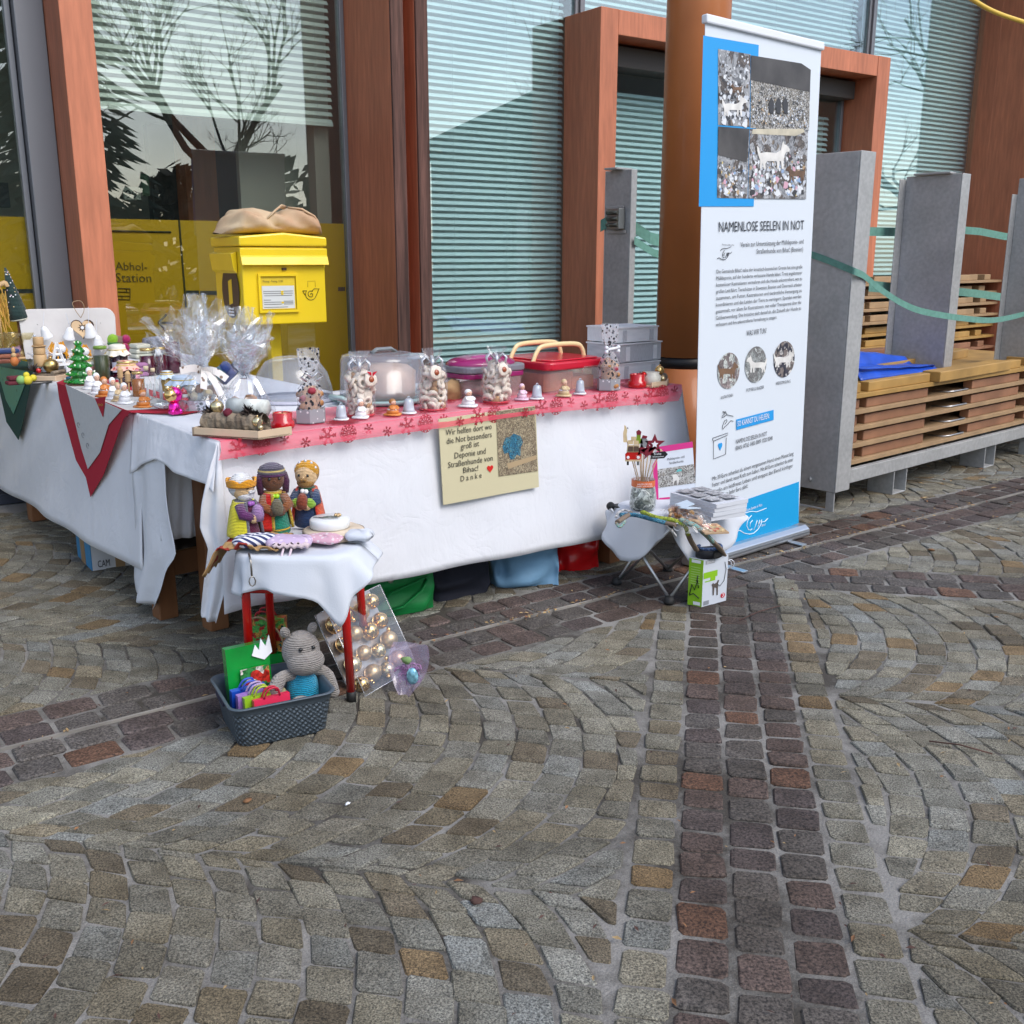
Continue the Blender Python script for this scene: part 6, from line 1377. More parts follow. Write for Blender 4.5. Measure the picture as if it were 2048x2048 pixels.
for i,(px,py,s,lab,tl) in enumerate(((93,674,24,'white bell hanging at the left of the board',-14),(136,676,24,'white bell between the orange tassels and the heart',10),(181,671,27,'large white bell in front of the wooden heart',-8),(197,692,25,'lowest white bell at the right of the board',-10))):
    p=onplane(px,py,bo.translation+Vector((0,0,.0))-Vector((math.sin(-R(RB14)),0,0))*0-dd*.0,Vector((-math.sin(R(RB14)),math.cos(R(RB14)),0)))-Vector((-math.sin(R(RB14)),math.cos(R(RB14)),0))*.035
    b=thing('hanging_bell',lab,'bell',p,RB14,'white bells hanging on the board'); mm=mpp(p); r=s*mm/2; H=s*mm
    ro=Matrix.Rotation(R(tl),3,'Y')@Matrix.Rotation(R(18),3,'X')
    mb=MB(); mb.lathe([(r*.86,.03*H),(r,0),(r*1.02,.06*H),(r*.78,.3*H),(r*.6,.7*H),(r*.42,.92*H),(0,H)],(0,0,0),20,ro,caps=False); mb.build('bell_body',CERW,b)
    mb=MB(); mb.tube([ro@Vector((0,0,H)),Vector((0,.02,H*2.1))],.0012,n=4); mb.build('string',RIBS,b); mb=MB(); mb.sph(ro@Vector((0,0,.05*H)),r*.16,8,6); mb.build('clapper',CERS,b)
pl_n=Vector((-math.sin(R(RB14)),math.cos(R(RB14)),0))
p=onplane(162,655,bo.translation,pl_n)-pl_n*.03; mm=mpp(p)
t=thing('wooden_heart','pale wooden heart with burnt star hanging before the white board','ornament',p,RB14)
mb=MB(); hp=[(x,y) for x,y in heart_poly(22*mm*1.0,28)]; mb.prism([(x*1.12+.004,y*1.12) for x,y in hp],(0,0.0,0),(1,0,0),(0,0,1),(0,-1,0),.008); mb.build('back_heart',mat('burnt_edge',(.06,.03,.02),.8),t)
mb=MB(); mb.prism(hp,(0,-.0085,0),(1,0,0),(0,0,1),(0,-1,0),.006); mb.build('front_heart',mat('birch_ply',(.66,.47,.28),.6,var=(10,.1)),t)
mb=MB(); mb.prism(star_poly(8,9*mm,4*mm),(0.002,-.0148,.002),(1,0,0),(0,0,1),(0,-1,0),.001); mb.build('burnt_star',mat('burnt_mark',(.05,.03,.02),.8),t); mb=MB(); mb.prism(star_poly(8,4*mm,2.6*mm),(0.002,-.0162,.002),(1,0,0),(0,0,1),(0,-1,0),.001); mb.build('star_centre',CERW,t)
mb=MB(); mb.tube(spl([Vector((0,-.01,20*mm)),Vector((-.02,-.01,34*mm)),Vector((-.03,0,50*mm)),Vector((.01,0,52*mm)),Vector((.02,-.005,36*mm)),Vector((0,-.01,20*mm))],4),.0018,n=5); mb.build('twine',mat('jute_twine',(.35,.25,.15),.9),t)
TAS=mat('orange_yarn',(.70,.32,.02),.9)
def gnome(px,py,s,lab,hat):
    t,m=lt('yarn_gnome',lab,'ornament',px,py,.03,group='yarn gnomes beneath the bells'); S=s*m
    mb=MB(); r_=random.Random(px)
    for k in range(60): a=r_.uniform(0,6.28); mb.tube([(0,0,S*.62),(math.cos(a)*S*.25,math.sin(a)*S*.2,S*.62+r_.uniform(-.1,.25)*S),(math.cos(a)*S*.42,math.sin(a)*S*.3,r_.uniform(.05,.6)*S)],.0025,n=4)
    mb.build('yarn_beard',TAS,t); mb=MB(); mb.sph((0,0,S*.18),(S*.4,S*.3,S*.22),12,8); mb.build('body',INK,t); mb=MB(); mb.sph((S*.05,-S*.2,S*.55),(S*.24,S*.2,S*.2),12,8); mb.build('face',hat,t)
gnome(118,724,46,'yarn gnome with orange tassel and dark body left of the heart',CERW); gnome(166,727,42,'yarn gnome with white face lying below the heart',CERW)
t,m=lt('white_plate','stack of white paper plates in front of the board','plates',100,722,.03)
mb=MB(); mb.lathe([(.0,0),(.06,0),(.09,.012),(.088,.016),(.06,.006),(0,.006)],n=24); mb.lathe([(.0,.012),(.06,.012),(.088,.026),(.086,.03),(.06,.018),(0,.018)],(.02,.01,0),24); mb.build('plate_stack',CERW,t)
# wooden stacked figure
def woodman(px,py,w,h,lab):
    t,m=lt('wooden_snowman',lab,'wooden figure',px,py,w*.5*mpp(ti(px,py)),group='stacked wooden figures'); r=w*m/2;H=h*m
    for i,(a,b,f) in enumerate(((0,.4,1),(.405,.66,.92),(.665,.72,1.1),(.725,1,.8))): mb=MB(); mb.lathe([(r*f*.92,H*a),(r*f,H*a+.004),(r*f,H*b-.004),(r*f*.92,H*b)],n=14,wob=.05); mb.build('log_slice',TIMB,t)
woodman(82,734,25,58,'tall stacked wooden snowman at the edge of the green runner'); woodman(58,716,18,44,'smaller stacked wooden figure behind the tall wooden snowman')
def plush(px,py,lab,cat,col,parts,name):
    t,m=lt(name,lab,cat,px,py,.03); mt=knit(name+'_yarn',col,70)
    for nm,c,r,mm2 in parts:
        mb=MB(); mb.sph([x*m for x in c],[x*m for x in r],14,9); mb.build(nm,mm2 or mt,t)
    return t
DKE=INK
plush(44,712,'lilac crocheted animal beside the wooden figures','soft toy',(.50,.30,.50),(('body',(0,0,9),(14,9,9),None),('head',(-9,-2,17),(9,8,8),None),('ear',(-15,0,22),(3,3,4),None),('ear',(-4,0,24),(3,3,4),None)),'crochet_animal')
plush(99,716,'purple crocheted ball figure behind the white letter','soft toy',(.36,.10,.30),(('body',(0,0,8),(11,9,9),None),('head',(0,0,22),(9,8,8),None),('ear',(-7,0,29),(3,2,4),None),('ear',(7,0,29),(3,2,4),None)),'purple_crochet_toy')
plush(230,716,'brown plush hedgehog with lime green hat behind the jars','soft toy',(.28,.17,.12),(('body',(0,0,10),(17,12,12),None),('head',(2,-3,32),(15,12,13),None),('hat',(-4,-8,36),(11,9,11),knit('lime_knit',(.28,.55,.03),60)),('hat_brim',(-3,-8,28),(13,10,5),knit('green_knit',(.03,.16,.03),60)),('ear',(14,0,38),(5,4,4),None)),'plush_hedgehog')
plush(253,712,'magenta crocheted figure right of the plush hedgehog','soft toy',(.50,.02,.14),(('body',(0,0,10),(9,8,12),None),('head',(2,0,32),(9,8,9),None),('ball',(-2,-4,18),(7,6,7),None)),'magenta_toy')
plush(30,733,'wooden peg figure with orange skirt at the green runner','figure',(.55,.18,.05),(('skirt',(0,0,9),(8,8,10),mat('orange_skirt',(.55,.18,.05),.6)),('body',(0,0,21),(5,5,6),TIMB),('head',(0,0,31),(4,4,6),TIMB)),'peg_figure')
plush(52,738,'green and yellow ball caterpillar toy lying on the green runner','toy',(.45,.5,.05),(('green_ball',(-12,0,10),(9,8,9),mat('green_ball',(.22,.42,.14),.6)),('yellow_ball',(0,-3,9),(9,8,9),mat('yellow_ball',(.66,.56,.04),.6)),('yellow_ball',(0,2,19),(6,6,6),mat('yellow_ball',(.66,.56,.04),.6)),('yellow_ball',(12,1,12),(7,7,7),mat('yellow_ball',(.66,.56,.04),.6))),'caterpillar_toy')
t,m=lt('folded_textile','terracotta and blue knitted pieces folded at the far left edge','textile',8,728,.04)
for i,(c,z) in enumerate((((.30,.10,.06),.012),((.33,.12,.07),.035),((.03,.06,.2),.058))): mb=MB(); mb.box((0,0,z),(.13,.09,.02)); mb.build('knitted_piece',knit('folded_knit_%s'%'abc'[i],c,60),t,bevel=.008)
t,m=lt('small_tray','dark oval tray beside the wooden snowman','tray',76,741,.02); mb=MB(); mb.lathe([(0,0),(.05,0),(.06,.008),(.05,.004),(0,.003)],n=20,sy=.5); mb.build('tray',mat('dark_tin',(.12,.12,.12),.35,.6),t)
# white letter tree
t,m=lt('white_wooden_tree','white wooden tree figure standing behind the bark tray','wooden figure',118,732,.02)
mb=MB()
for a,b in (((-12,0),(0,46)),((12,0),(0,46)),((-9,10),(14,10)),((-6,22),(8,22)),((-4,33),(4,33))): mb.tube([(a[0]*m,0,a[1]*m),(b[0]*m,0,b[1]*m)],.007,n=4)
mb.box((0,0,.006),(.10,.05,.012)); mb.build('slats',CERW,t)
# bauble tray
pA=ti(84,746);pB_=ti(112,763);pC=ti(141,757)
e1=(pB_-pA);e2=(pC-pB_); t=thing('bauble_tray','wooden tray with large gold bauble and cone beside the green tree','decoration',pB_,math.degrees(math.atan2(e2.y,e2.x)))
l2_=.14; l1_=.15
mb=MB(); mb.box((l2_/2,l1_/2,.012),(l2_,l1_,.024)); mb.build('tray',TRAYW,t,bevel=.003); mb=MB(); mb.box((l2_/2,l1_/2,.026),(l2_*.94,l1_*.94,.004)); mb.build('bark_layer',LOGM,t)
bauble(t,(l2_*.55,l1_*.42,.062),.034,mat('antique_gold',(.5,.36,.14),.28,.9,var=(20,.4)))
mb=MB(); spiky(mb,(l2_*.2,l1_*.75,.04),.04,60,7); mb.build('pine_cone',CONE,t); bauble(t,(l2_*.12,l1_*.6,.045),.012,REDG,'berry')
mb=MB(); mb.tube([(l2_*.1,l1_*.15,.036),(l2_*.9,l1_*.12,.036)],.009,n=7); mb.build('twig',LOGM,t)
# green ceramic tree
GCR=mat('green_glaze',(.004,.20,.012),.08,coat=1,var=(20,.3)); 
t,m=lt('ceramic_tree','glossy green ceramic Christmas tree with white lights on the red runner','christmas tree',164,772,26*mpp(ti(164,772)),z=ZR); H=88*m; r0=29*m
mb=MB(); mb.lathe([(r0*.9,0),(r0*1.05,.004),(r0*.6,.008)],n=20); mb.build('saucer',mat('wood_saucer',(.25,.13,.08),.5),t)
prof=[]
for k in range(6):
    f=k/6; ra_k=r0*(1-f)**.85*1.0; prof+=[(ra_k*.70,H*(f+.0)+.006),(ra_k,H*(f+.025)+.006),(ra_k*.92,H*(f+.06)+.006)]
prof+=[(r0*.10,H*.98),(0,H*1.0)]
mb=MB(); mb.lathe(prof,n=28,wob=.14); mb.build('body',GCR,t)
mb=MB(); lm=MB(); r_=random.Random(5)
for k in range(6):
    f=k/6; ra_k=r0*(1-f)**.85; n_=max(5,int(15*(1-f)))
    for i in range(n_):
        a=6.283*i/n_+k*.4; d=Vector((math.cos(a),math.sin(a),0)); z=H*(f+.04)+.006; mb.tube([d*ra_k*.7+Vector((0,0,z+.012)),d*ra_k*1.02+Vector((0,0,z)),d*ra_k*1.12+Vector((0,0,z+.006))],.0055,n=6)
        if r_.random()<.4: lm.sph(d*ra_k*1.06+Vector((0,0,z+.010)),.0045,7,5)
stuff(mb.build('branch_tips',GCR,t)); stuff(lm.build('lights',mat('white_light_plugs',(.85,.9,.75),.2),t))
# jars and bottles
PICK=mat('pickled_greens',(.025,.035,.012),.4,var=(18,.6,(.06,.07,.025)),stretch=(1,1,.2)); JAMD=mat('dark_jam',(.035,.004,.018),.15,coat=.6); JAMR=mat('red_jelly',(.07,.004,.022),.12,coat=.7); HON=mat('honey',(.30,.09,.008),.1,coat=.6); GLID=mat('gold_lid',(.62,.47,.2),.25,.8)
def jar(name,label,px,py,w,h,fill,lidm=None,cap=None,fillf=.86,neck=.8,rz=None,lidh=.09,z=None,cat='jar',glassm=None):
    t,m=lt(name,label,cat,px,py,w*.5*mpp(ti(px,py)),rz,z=z); r=w*m/2;H=h*m
    mb=MB(); mb.lathe([(r*.92,0),(r,.006),(r,H*.74),(r*neck,H*.84),(r*neck,H*.93)],n=20); mb.build('glass',glassm or GLS,t)
    if fill: mb=MB(); mb.lathe([(r*.88,.003),(r*.95,.008),(r*.95,H*min(.72,fillf)),(0,H*min(.73,fillf))],n=18); mb.build('contents',fill,t)
    if lidm: mb=MB(); mb.lathe([(r*neck*1.06,H*(1-lidh)),(r*neck*1.08,H*.985),(r*neck,H),(0,H)],n=20); mb.build('lid',lidm,t)
    if cap:
        mb=MB()
        def cf(u,v):
            a=u*6.283; rr=[0,.6,1.0,1.08,1.35,1.62][min(5,int(v*5))]*(1-(v*5-int(v*5)))+[0,.6,1.0,1.08,1.35,1.62][min(5,int(v*5)+1)]*(v*5-int(v*5)); zz=[1.03,1.02,.99,.86,.80,.72]; k=min(4,int(v*5)); f=v*5-k; z=zz[k]*(1-f)+zz[k+1]*f
            wv=1+(.16*math.sin(a*7)*max(0,v-.55)*2.2); return Vector((r*neck*rr*wv*math.cos(a),r*neck*rr*wv*math.sin(a),H*z-.02*abs(math.sin(a*3.5))*max(0,v-.6)))
        mb.grid(cf,42,10); mb.build('cloth_cap',cap,t); mb=MB(); mb.tube([(r*neck*1.12*math.cos(a*.3142),r*neck*1.12*math.sin(a*.3142),H*.855) for a in range(20)],.0025,n=5,close=True); mb.build('tie',mat('yellow_tie',(.6,.45,.12),.6),t)
    return t,r,H
FLOR=spots('floral_cloth',(.72,.70,.62),(.6,.38,.08),30,.24,.8); FLOP=spots('pink_floral_cloth',(.72,.45,.36),(.5,.08,.07),45,.3,.8); FLOB=spots('blue_dot_cloth',(.55,.66,.78),(.75,.78,.85),40,.25,.8)
jar('pickle_jar','tall jar of dark pickles with green lid behind the ceramic tree',206,762,30,68,PICK,mat('green_lid',(.17,.30,.05),.35))
t,r,H=jar('jam_jar','wide jam jar with floral cloth cap and white label',240,758,38,66,JAMD,None,FLOR); mb=MB(); mb.grid(lambda u,v:Vector((r*1.015*math.cos(R(-150+30*u)),r*1.015*math.sin(R(-150+30*u)),H*(.2+.3*v))),5,1); mb.build('label',mat('jar_label',(.5,.55,.68),.6),t)
jar('jelly_jar','dark red jelly jar with gold lid left of the juice bottle',296,738,30,54,JAMR,GLID); jar('jelly_jar','second dark red jelly jar with gold lid behind the swing-top bottle',322,742,29,54,JAMR,GLID)
t,r,H=jar('juice_bottle','tall dark red juice bottle with gold cap beside the cellophane basket',347,748,33,86,JAMR,GLID,neck=.5,lidh=.06)
t,r,H=jar('honey_pot','low jar with pink floral cloth cap and gold lid beside the honey dippers',256,776,34,52,JAMD,GLID,FLOP,neck=.95)
jar('honey_jar','amber honey jar tied with twine beside the clear bottles',279,797,25,52,HON,GLID,None)
jar('berry_jar','dark jar with pale blue dotted cloth cap behind the glass ornament',368,806,40,52,JAMD,None,FLOB,neck=.95)
for px,py,lab in ((244,786,'wooden honey dipper standing in front of the honey pot'),(259,794,'second wooden honey dipper beside the amber jar')):
    t,m=lt('honey_dipper',lab,'honey dipper',px,py,.01,group='wooden honey dippers',z=ZR); mb=MB(); mb.tube([(0,0,0),(0.003,0,52*m)],.004,n=7); mb.build('handle',TIMB,t)
    mb=MB(); mb.lathe([(.004,28*m)]+[(.013*(1 if k%2 else .72),(30+k*2.2)*m) for k in range(9)]+[(.004,51*m)],n=12); mb.build('dipper_head',TIMB,t)
CORK=mat('pale_cork',(.66,.55,.36),.8)
def bottle(px,py,w,h,lab,swing):
    t,m=lt('glass_bottle',lab,'bottle',px,py,w*.5*mpp(ti(px,py)),z=ZR,group='clear glass bottles'); r=w*m/2;H=h*m
    mb=MB(); mb.lathe([(r*.9,0),(r,.004),(r,H*.45),(r*.5,H*.62),(r*.36,H*.75),(r*.36,H*.86),(r*.46,H*.87),(r*.42,H*.9)],n=20); mb.build('glass',GLS,t)
    mb=MB(); mb.lathe([(r*.36,H*.86),(r*.52,H*.9),(r*.52,H*.99),(0,H)],n=14); mb.build('stopper',CERW if swing else CORK,t)
    if swing:
        for sx in(-1,1): mb=MB(); mb.tube([(sx*r*.5,0,H*.96),(sx*r*.75,-.004,H*.84),(sx*r*.5,-.003,H*.74)],.0022,n=5); mb.build('wire',WIRE,t)
    mb=MB(); mb.lathe([(r*.35,H*.06),(r*.28,H*.3),(r*.12,H*.4),(r*.28,H*.44),(0,H*.5)],n=10); mb.build('spoon_inside',mat('pale_spoon',(.62,.62,.64),.4),t)
bottle(297,801,19,68,'small clear bottle with cork stopper',False); bottle(324,806,21,106,'tall clear swing-top bottle with white stopper',True); bottle(310,797,17,60,'second small corked bottle between the honey jar and swing-top bottle',False)
t,m=lt('knit_bundle','rolled grey fluffy scarf at the back of the left table','scarf',318,712,.06); mb=MB(); mb.lathe([(.0,-.075),(.036,-.07),(.044,0),(.038,.07),(0,.075)],(0,0,.055),18,Matrix.Rotation(R(90),3,'Y'),wob=.1); mb.build('roll',mat('grey_boucle',(.28,.29,.34),.95,var=(40,.6),bump=(90,1,.01)),t); mb=MB(); mb.box((0,.02,.006),(.14,.1,.012)); mb.build('fold',mat('grey_boucle_fold',(.25,.26,.3),.95),t)
t,m=lt('folded_towel','cream folded towel between the magenta toy and grey scarf','towel',282,718,.06)
for k in range(3): mb=MB(); mb.box((0,0,.012+.024*k),(.085-.006*k,.1,.022)); mb.build('fold',mat('cream_towel',(.6,.6,.5),.95,bump=(120,.6,.003)),t,bevel=.008)
t,m=lt('folded_scarf','mauve folded scarf behind the jelly jars','scarf',278,738,.05)
for k in range(3): mb=MB(); mb.box((0,0,.012+.022*k),(.10-.01*k,.07,.02)); mb.build('fold',mat('mauve_wool',(.36,.17,.32),.95),t,bevel=.007)
t,m=lt('patterned_books','stack of coloured pouches and cards behind the green tree','pouches',190,740,.05)
for k,c in enumerate(((.4,.52,.55),(.02,.14,.2),(.3,.26,.38),(.45,.2,.18))): mb=MB(); mb.box((.006*(k%2),0,.008+.016*k),(.10,.07,.014)); mb.build('pouch',mat('pouch_%s'%'abcd'[k],c,.7),t,bevel=.003)
# figurines at the red runner
FG='ceramic figurines on the left table'
angel(182,780,33,46,'white capped figurine next to the foot of the green tree',CERW,CERW,z=ZR,grp=FG)
angel(196,789,33,44,'white figurine holding a bowl behind the orange figurine',CERW,CERW,z=ZR,grp=FG)
angel(211,795,36,42,'orange figurine in the middle of the white figurines',ORGZ,ORGZ,z=ZR,grp=FG)
angel(228,800,32,46,'tall white figurine with round cap above the red pennant',CERW,CERW,z=ZR,grp=FG)
angel(238,804,28,40,'beige figurine half hidden behind the front white figurine',BEIGE,BEIGE,z=ZR,grp=FG)
angel(251,809,34,44,'front white figurine with a ruffled dress at the runner edge',CERW,CERW,z=ZR,grp=FG)
angel(288,816,38,36,'orange capped figurine sitting on a shell plate near the pink ornament',ORGZ,ORGZ,z=ZR,grp=FG)
# pink glass ornament
PKG=mat('pink_chrome',(.85,.03,.35),.1,.9); 
t,m=lt('bear_ornament','shiny pink glass animal ornament with gold half head','ornament',350,830,.03,z=ZR)
mb=MB(); mb.lathe([(12*m,0),(13*m,4*m),(11*m,18*m),(8*m,24*m)],n=16); mb.build('body',PKG,t)
for sx in (-1,1): mb=MB(); mb.sph((sx*8*m,-8*m,5*m),(5*m,6*m,6*m),10,7); mb.build('leg',PKG,t)
mb=MB(); mb.sph((3*m,0,38*m),(15*m,14*m,16*m),18,12); mb.build('head',PKG,t); mb=MB(); mb.sph((-7*m,-3*m,38*m),(13*m,13*m,14*m),18,12); mb.build('gold_face',GOLD,t)
for sx in (-1,1): mb=MB(); mb.sph((sx*11*m,0,52*m),(5*m,4*m,5*m),10,7); mb.build('ear',GOLDY,t)
t,m=lt('santa_ornament','small red and white Santa ornament behind the pink glass animal','ornament',370,822,.02,z=ZR)
mb=MB(); mb.lathe([(9*m,0),(11*m,8*m),(7*m,26*m)],n=14); mb.build('coat',REDG,t); mb=MB(); mb.sph((0,0,30*m),(8*m,8*m,7*m),12,8); mb.build('head',CERW,t); mb=MB(); mb.lathe([(8.5*m,33*m),(6*m,40*m),(0,46*m)],n=12); mb.build('hat',REDG,t)

# further small goods between the larger ones
for px,py,w,h,fill,lid,cap,lab in ((268,764,26,40,mat('pink_sugar',(.6,.22,.3),.6,var=(60,.5)),GLID,None,'small jar of pink sugar between the honey pot and the jelly jar'),(336,784,28,40,mat('mustard',(.35,.22,.03),.4),GLID,FLOB,'small mustard jar with blue cloth cap beside the swing-top bottle'),(186,752,24,44,JAMD,GLID,FLOR,'narrow jam jar with flower cap left of the pickle jar')): jar('preserve_jar',lab,px,py,w,h,fill,lid,cap)
t,m=lt('silver_pendants','small silver glitter pendants hanging at the left of the white bells','ornament',78,718,.0)
for k in range(7): mb=MB(); mb.sph((.012*(k%3)-.012,-.01,.03+.014*k),.007,8,6); mb.build('pendant',CERS,t)
t,m=lt('glass_dish','round pressed glass dish in front of the swing-top bottle','dish',326,820,.02,z=ZR); mb=MB(); mb.lathe([(.0,.004),(.02,.004),(.045,.016),(.048,.02),(.043,.018),(0,.008)],n=24,wob=.1); mb.build('dish',clear('pressed_glass',(.9,.93,.96),.12,.6,.05,.2,(.6,.68,.75)),t)
for px,py,c,lab in ((150,742,(.03,.16,.26),'dark teal folded pouch behind the green tree at its left'),(262,724,(.55,.5,.5),'pale grey folded cloth between the plush hedgehog and the cream towel'),(28,742,(.12,.02,.03),'dark red felt pouch beside the wooden peg figure'),(358,772,(.45,.47,.5),'grey cloth bundle half hidden behind the ribboned gift basket')):
    t,m=lt('folded_pouch',lab,'pouch',px,py,.02)
    for k in range(2): mb=MB(); mb.box((.004*k,0,.010+.020*k),(.075-.008*k,.05,.018)); mb.build('fold',mat('pouch_fold_%d'%px,c,.85,bump=(80,.4,.003)),t,bevel=.006)
t,m=lt('tinsel','silver tinsel and wire strands curling on top of the white plates','ornament',88,728,.01); mb=MB(); r_=random.Random(12)
for k in range(26): c=Vector((r_.uniform(-.05,.05),r_.uniform(-.02,.02),.03+r_.uniform(0,.03))); a=r_.uniform(0,6.28); mb.tube([c,c+Vector((.02*math.cos(a),.01*math.sin(a),.012)),c+Vector((.035*math.cos(a+.6),.012*math.sin(a),.002))],.0016,n=4)
mb.build('strands',RIBS,t)
t,m=lt('red_carnation','orange and brown dried flower figure at the foot of the wooden heart','ornament',150,728,.0); mb=MB(); spiky(mb,(0,0,.02),.028,60,21); mb.build('petals',mat('rust_petals',(.42,.16,.03),.8),t)
# ============================================================ UNDER THE TABLE
def bag(name,label,cat,pxl,pxr,pyb,pyt,col,depth=.22,off=.0,seed=0,rough=.6,handles=False,mt=None,bulge=.04):
    """soft bag standing under the table: front bottom edge from (pxl,pyb[0]) to (pxr,pyb[1])"""
    a=G(pxl,pyb[0]);b=G(pxr,pyb[1]); ex=(b-a).normalized(); w=(b-a).length; c=(a+b)/2; ey=Vector((-ex.y,ex.x,0)); z=onplane((pxl+pxr)/2,pyt,c,-ey).z
    t=thing(name,label,cat,c,math.degrees(math.atan2(ex.y,ex.x))); m_=mt or mat(name+'_cloth',col,rough,var=(6,.15),bump=(30,.25,.004))
    mb=MB()
    def f(u,v):
        a_=u*6.2832; cx=math.copysign(abs(math.cos(a_))**.35,math.cos(a_)); cy=math.copysign(abs(math.sin(a_))**.35,math.sin(a_))
        k=1+.04*math.sin(v*3.14)-.06*v; n=noise.noise(Vector((cx*2,cy*2,v*4+seed)))
        return Vector((w/2*cx*k+.012*n,depth/2+depth/2*cy*k+bulge*n,z*v))
    mb.grid(f,44,14); mb.add([f(i/44,1) for i in range(44)],[tuple(range(44))]); mb.add([f(i/44,.0) for i in range(44)],[tuple(range(44))[::-1]]); mb.build('bag_body',m_,t)
    return t,w,z,m_
t,w,z,gm_=bag('cool_bag','green zipped bag with a carrying strap under the front table','bag',745,876,(1240,1217),1120,(.004,.21,.045),.26,seed=1)
mb=MB(); mb.tube([(-w*.40,-.006,z*.28),(-w*.25,-.035,z*.5),(w*.05,-.045,z*.62),(w*.28,-.02,z*.66)],.014,n=6,flat=.3); mb.build('strap',gm_,t); mb=MB(); mb.tube([(-w*.40,-.006,z*.12),(-w*.1,-.04,z*.22),(w*.2,-.03,z*.45),(w*.30,-.018,z*.62)],.014,n=6,flat=.3); mb.build('strap',gm_,t)
mb=MB(); mb.box((-w*.24,-.012,z*.84),(.012,.008,.03)); mb.lathe([(.004,0),(.011,0),(.011,.006),(.004,.006)],(-w*.24,-.016,z*.70),10,Matrix.Rotation(R(90),3,'X')); mb.build('zip_puller',mat('zip_metal',(.6,.58,.5),.3,.8),t)
bag('holdall','black cloth bag between the green and the light blue bags','bag',872,986,(1208,1180),1100,(.008,.01,.02),.24,seed=2,rough=.8)
bag('shopping_bag','light blue fabric bag under the right half of the table','bag',990,1122,(1178,1168),1060,(.14,.28,.42),.26,seed=3,rough=.7,bulge=.07)
bag('plastic_bag','glossy red plastic bag at the right end under the table','bag',1118,1202,(1146,1136),1040,(.55,.008,.01),.2,seed=4,rough=.25,bulge=.05)
t=thing('storage_box','grey translucent storage box behind the camp stool under the table','box',G(1245,1112),RZA); mb=MB(); mb.box((0,.12,.13),(.26,.2,.26),taper=1.08); mb.build('box',mat('grey_tub',(.33,.33,.3),.4),t,bevel=.015); mb=MB(); mb.box((0,.12,.27),(.3,.23,.02)); mb.build('lid',mat('grey_tub_lid',(.3,.3,.28),.4),t)
# carton marked CAM
a=G(186,1142);b=G(262,1130); ex=(b-a).normalized(); c_=G(158,1112); ey=Vector((-ex.y,ex.x,0)); hC=onplane(180,1090,a,-ey).z
t=thing('carton','small white and blue cardboard carton marked CAM under the left table','carton',a,math.degrees(math.atan2(ex.y,ex.x))); wC=(b-a).length*1.25; dC=(c_-a).length
mb=MB(); mb.box((wC/2,dC/2,hC/2),(wC,dC,hC)); mb.build('box',mat('white_carton',(.55,.55,.55),.6,var=(4,.06)),t)
mb=MB(); mb.box((-.002,dC/2,hC/2),(.003,dC,hC*.99)); mb.build('blue_side',mat('blue_carton',(.04,.22,.42),.6),t); mb=MB(); mb.box((-.0045,dC*.55,hC/2),(.002,dC*.3,hC*.98)); mb.build('packing_tape',mat('brown_tape_end',(.32,.2,.1),.35),t); mb=MB(); mb.box((wC*.58,-.0015,hC/2),(wC*.2,.002,hC*.995)); mb.build('packing_tape',mat('brown_tape',(.32,.2,.1),.35),t)
mb=MB(); mb.box((wC*.2,dC*.5,hC+.006),(wC*.42,dC*.3,.003),Matrix.Rotation(R(18),3,'Y')); mb.build('flap',mat('white_carton_flap',(.58,.58,.58),.6),t)
lettering(t,'CAM',onplane(196,1135,a,-ey),onplane(220,1131,a,-ey),-ey,h=.032,off=.003,name='carton_lettering')
for px,py,w_,h_,lab,c in ((262,1133,.18,.12,'brown cardboard carton beside the CAM carton',(.33,.21,.11)),(356,1105,.10,.22,'white boxed goods behind the hanging cloth corner',(.55,.55,.56))):
    p=G(px,py); t=thing('carton',lab,'carton',p+Vector((p.x,p.y,0)).normalized()*.3,RZA); mb=MB(); mb.box((w_/2,.1,h_/2),(w_,.2,h_)); mb.build('box',mat('carton_%d'%px,c,.7,var=(6,.1)),t,bevel=.002); mb=MB(); mb.box((w_/2,-.0005,h_*.8),(w_*.9,.003,h_*.12)); mb.build('label',mat('carton_label_%d'%px,(.1,.1,.11),.6),t)
t,w,z,_=bag('wrapped_parcel','dark cellophane bag with silver print behind the table legs','bag',352,415,(1150,1145),1060,(.05,.04,.04),.2,seed=9,rough=.2,mt=spots('dark_print_film',(.05,.04,.04),(.45,.46,.48),14,.28,.25))

# ============================================================ RED STOOL WITH DOLLS
REDM=mat('red_lacquer',(.52,.008,.006),.25,coat=.5); BLKR=mat('black_rubber',(.015,.015,.015),.6)
sfR=G(703,1403); sfL=G(503,1401); zs_=.487
ex=(sfR-sfL).normalized(); ey=Vector((-ex.y,ex.x,0)); wS=(sfR-sfL).length; dS=.27; sc0=(sfR+sfL)/2+ey*dS/2
rzS=math.degrees(math.atan2(ex.y,ex.x))
sc1=flat(G(604,1087,zs_)); so=Matrix.Rotation(-R(rzS),3,'Z')@(sc1-flat(sc0))
st_=thing('stool','small red metal stool covered with a white cloth before the table corner','stool',flat(sc0),rzS)
zU=zs_-.012
for sx,sy in ((-1,-1),(1,-1),(-1,1),(1,1)):
    mb=MB(); mb.tube([so+Vector((sx*wS*.46,sy*dS*.44,zU-.01)),so*.6+Vector((sx*wS*.475,sy*dS*.46,zU*.6)),Vector((sx*wS*.5,sy*dS*.5,.03))],.0135,n=10); l=mb.build('leg',REDM,st_); mb=MB(); mb.lathe([(.015,0),(.015,.035),(.0,.036)],(sx*wS*.5,sy*dS*.5,0),10); mb.build('rubber_foot',BLKR,l)
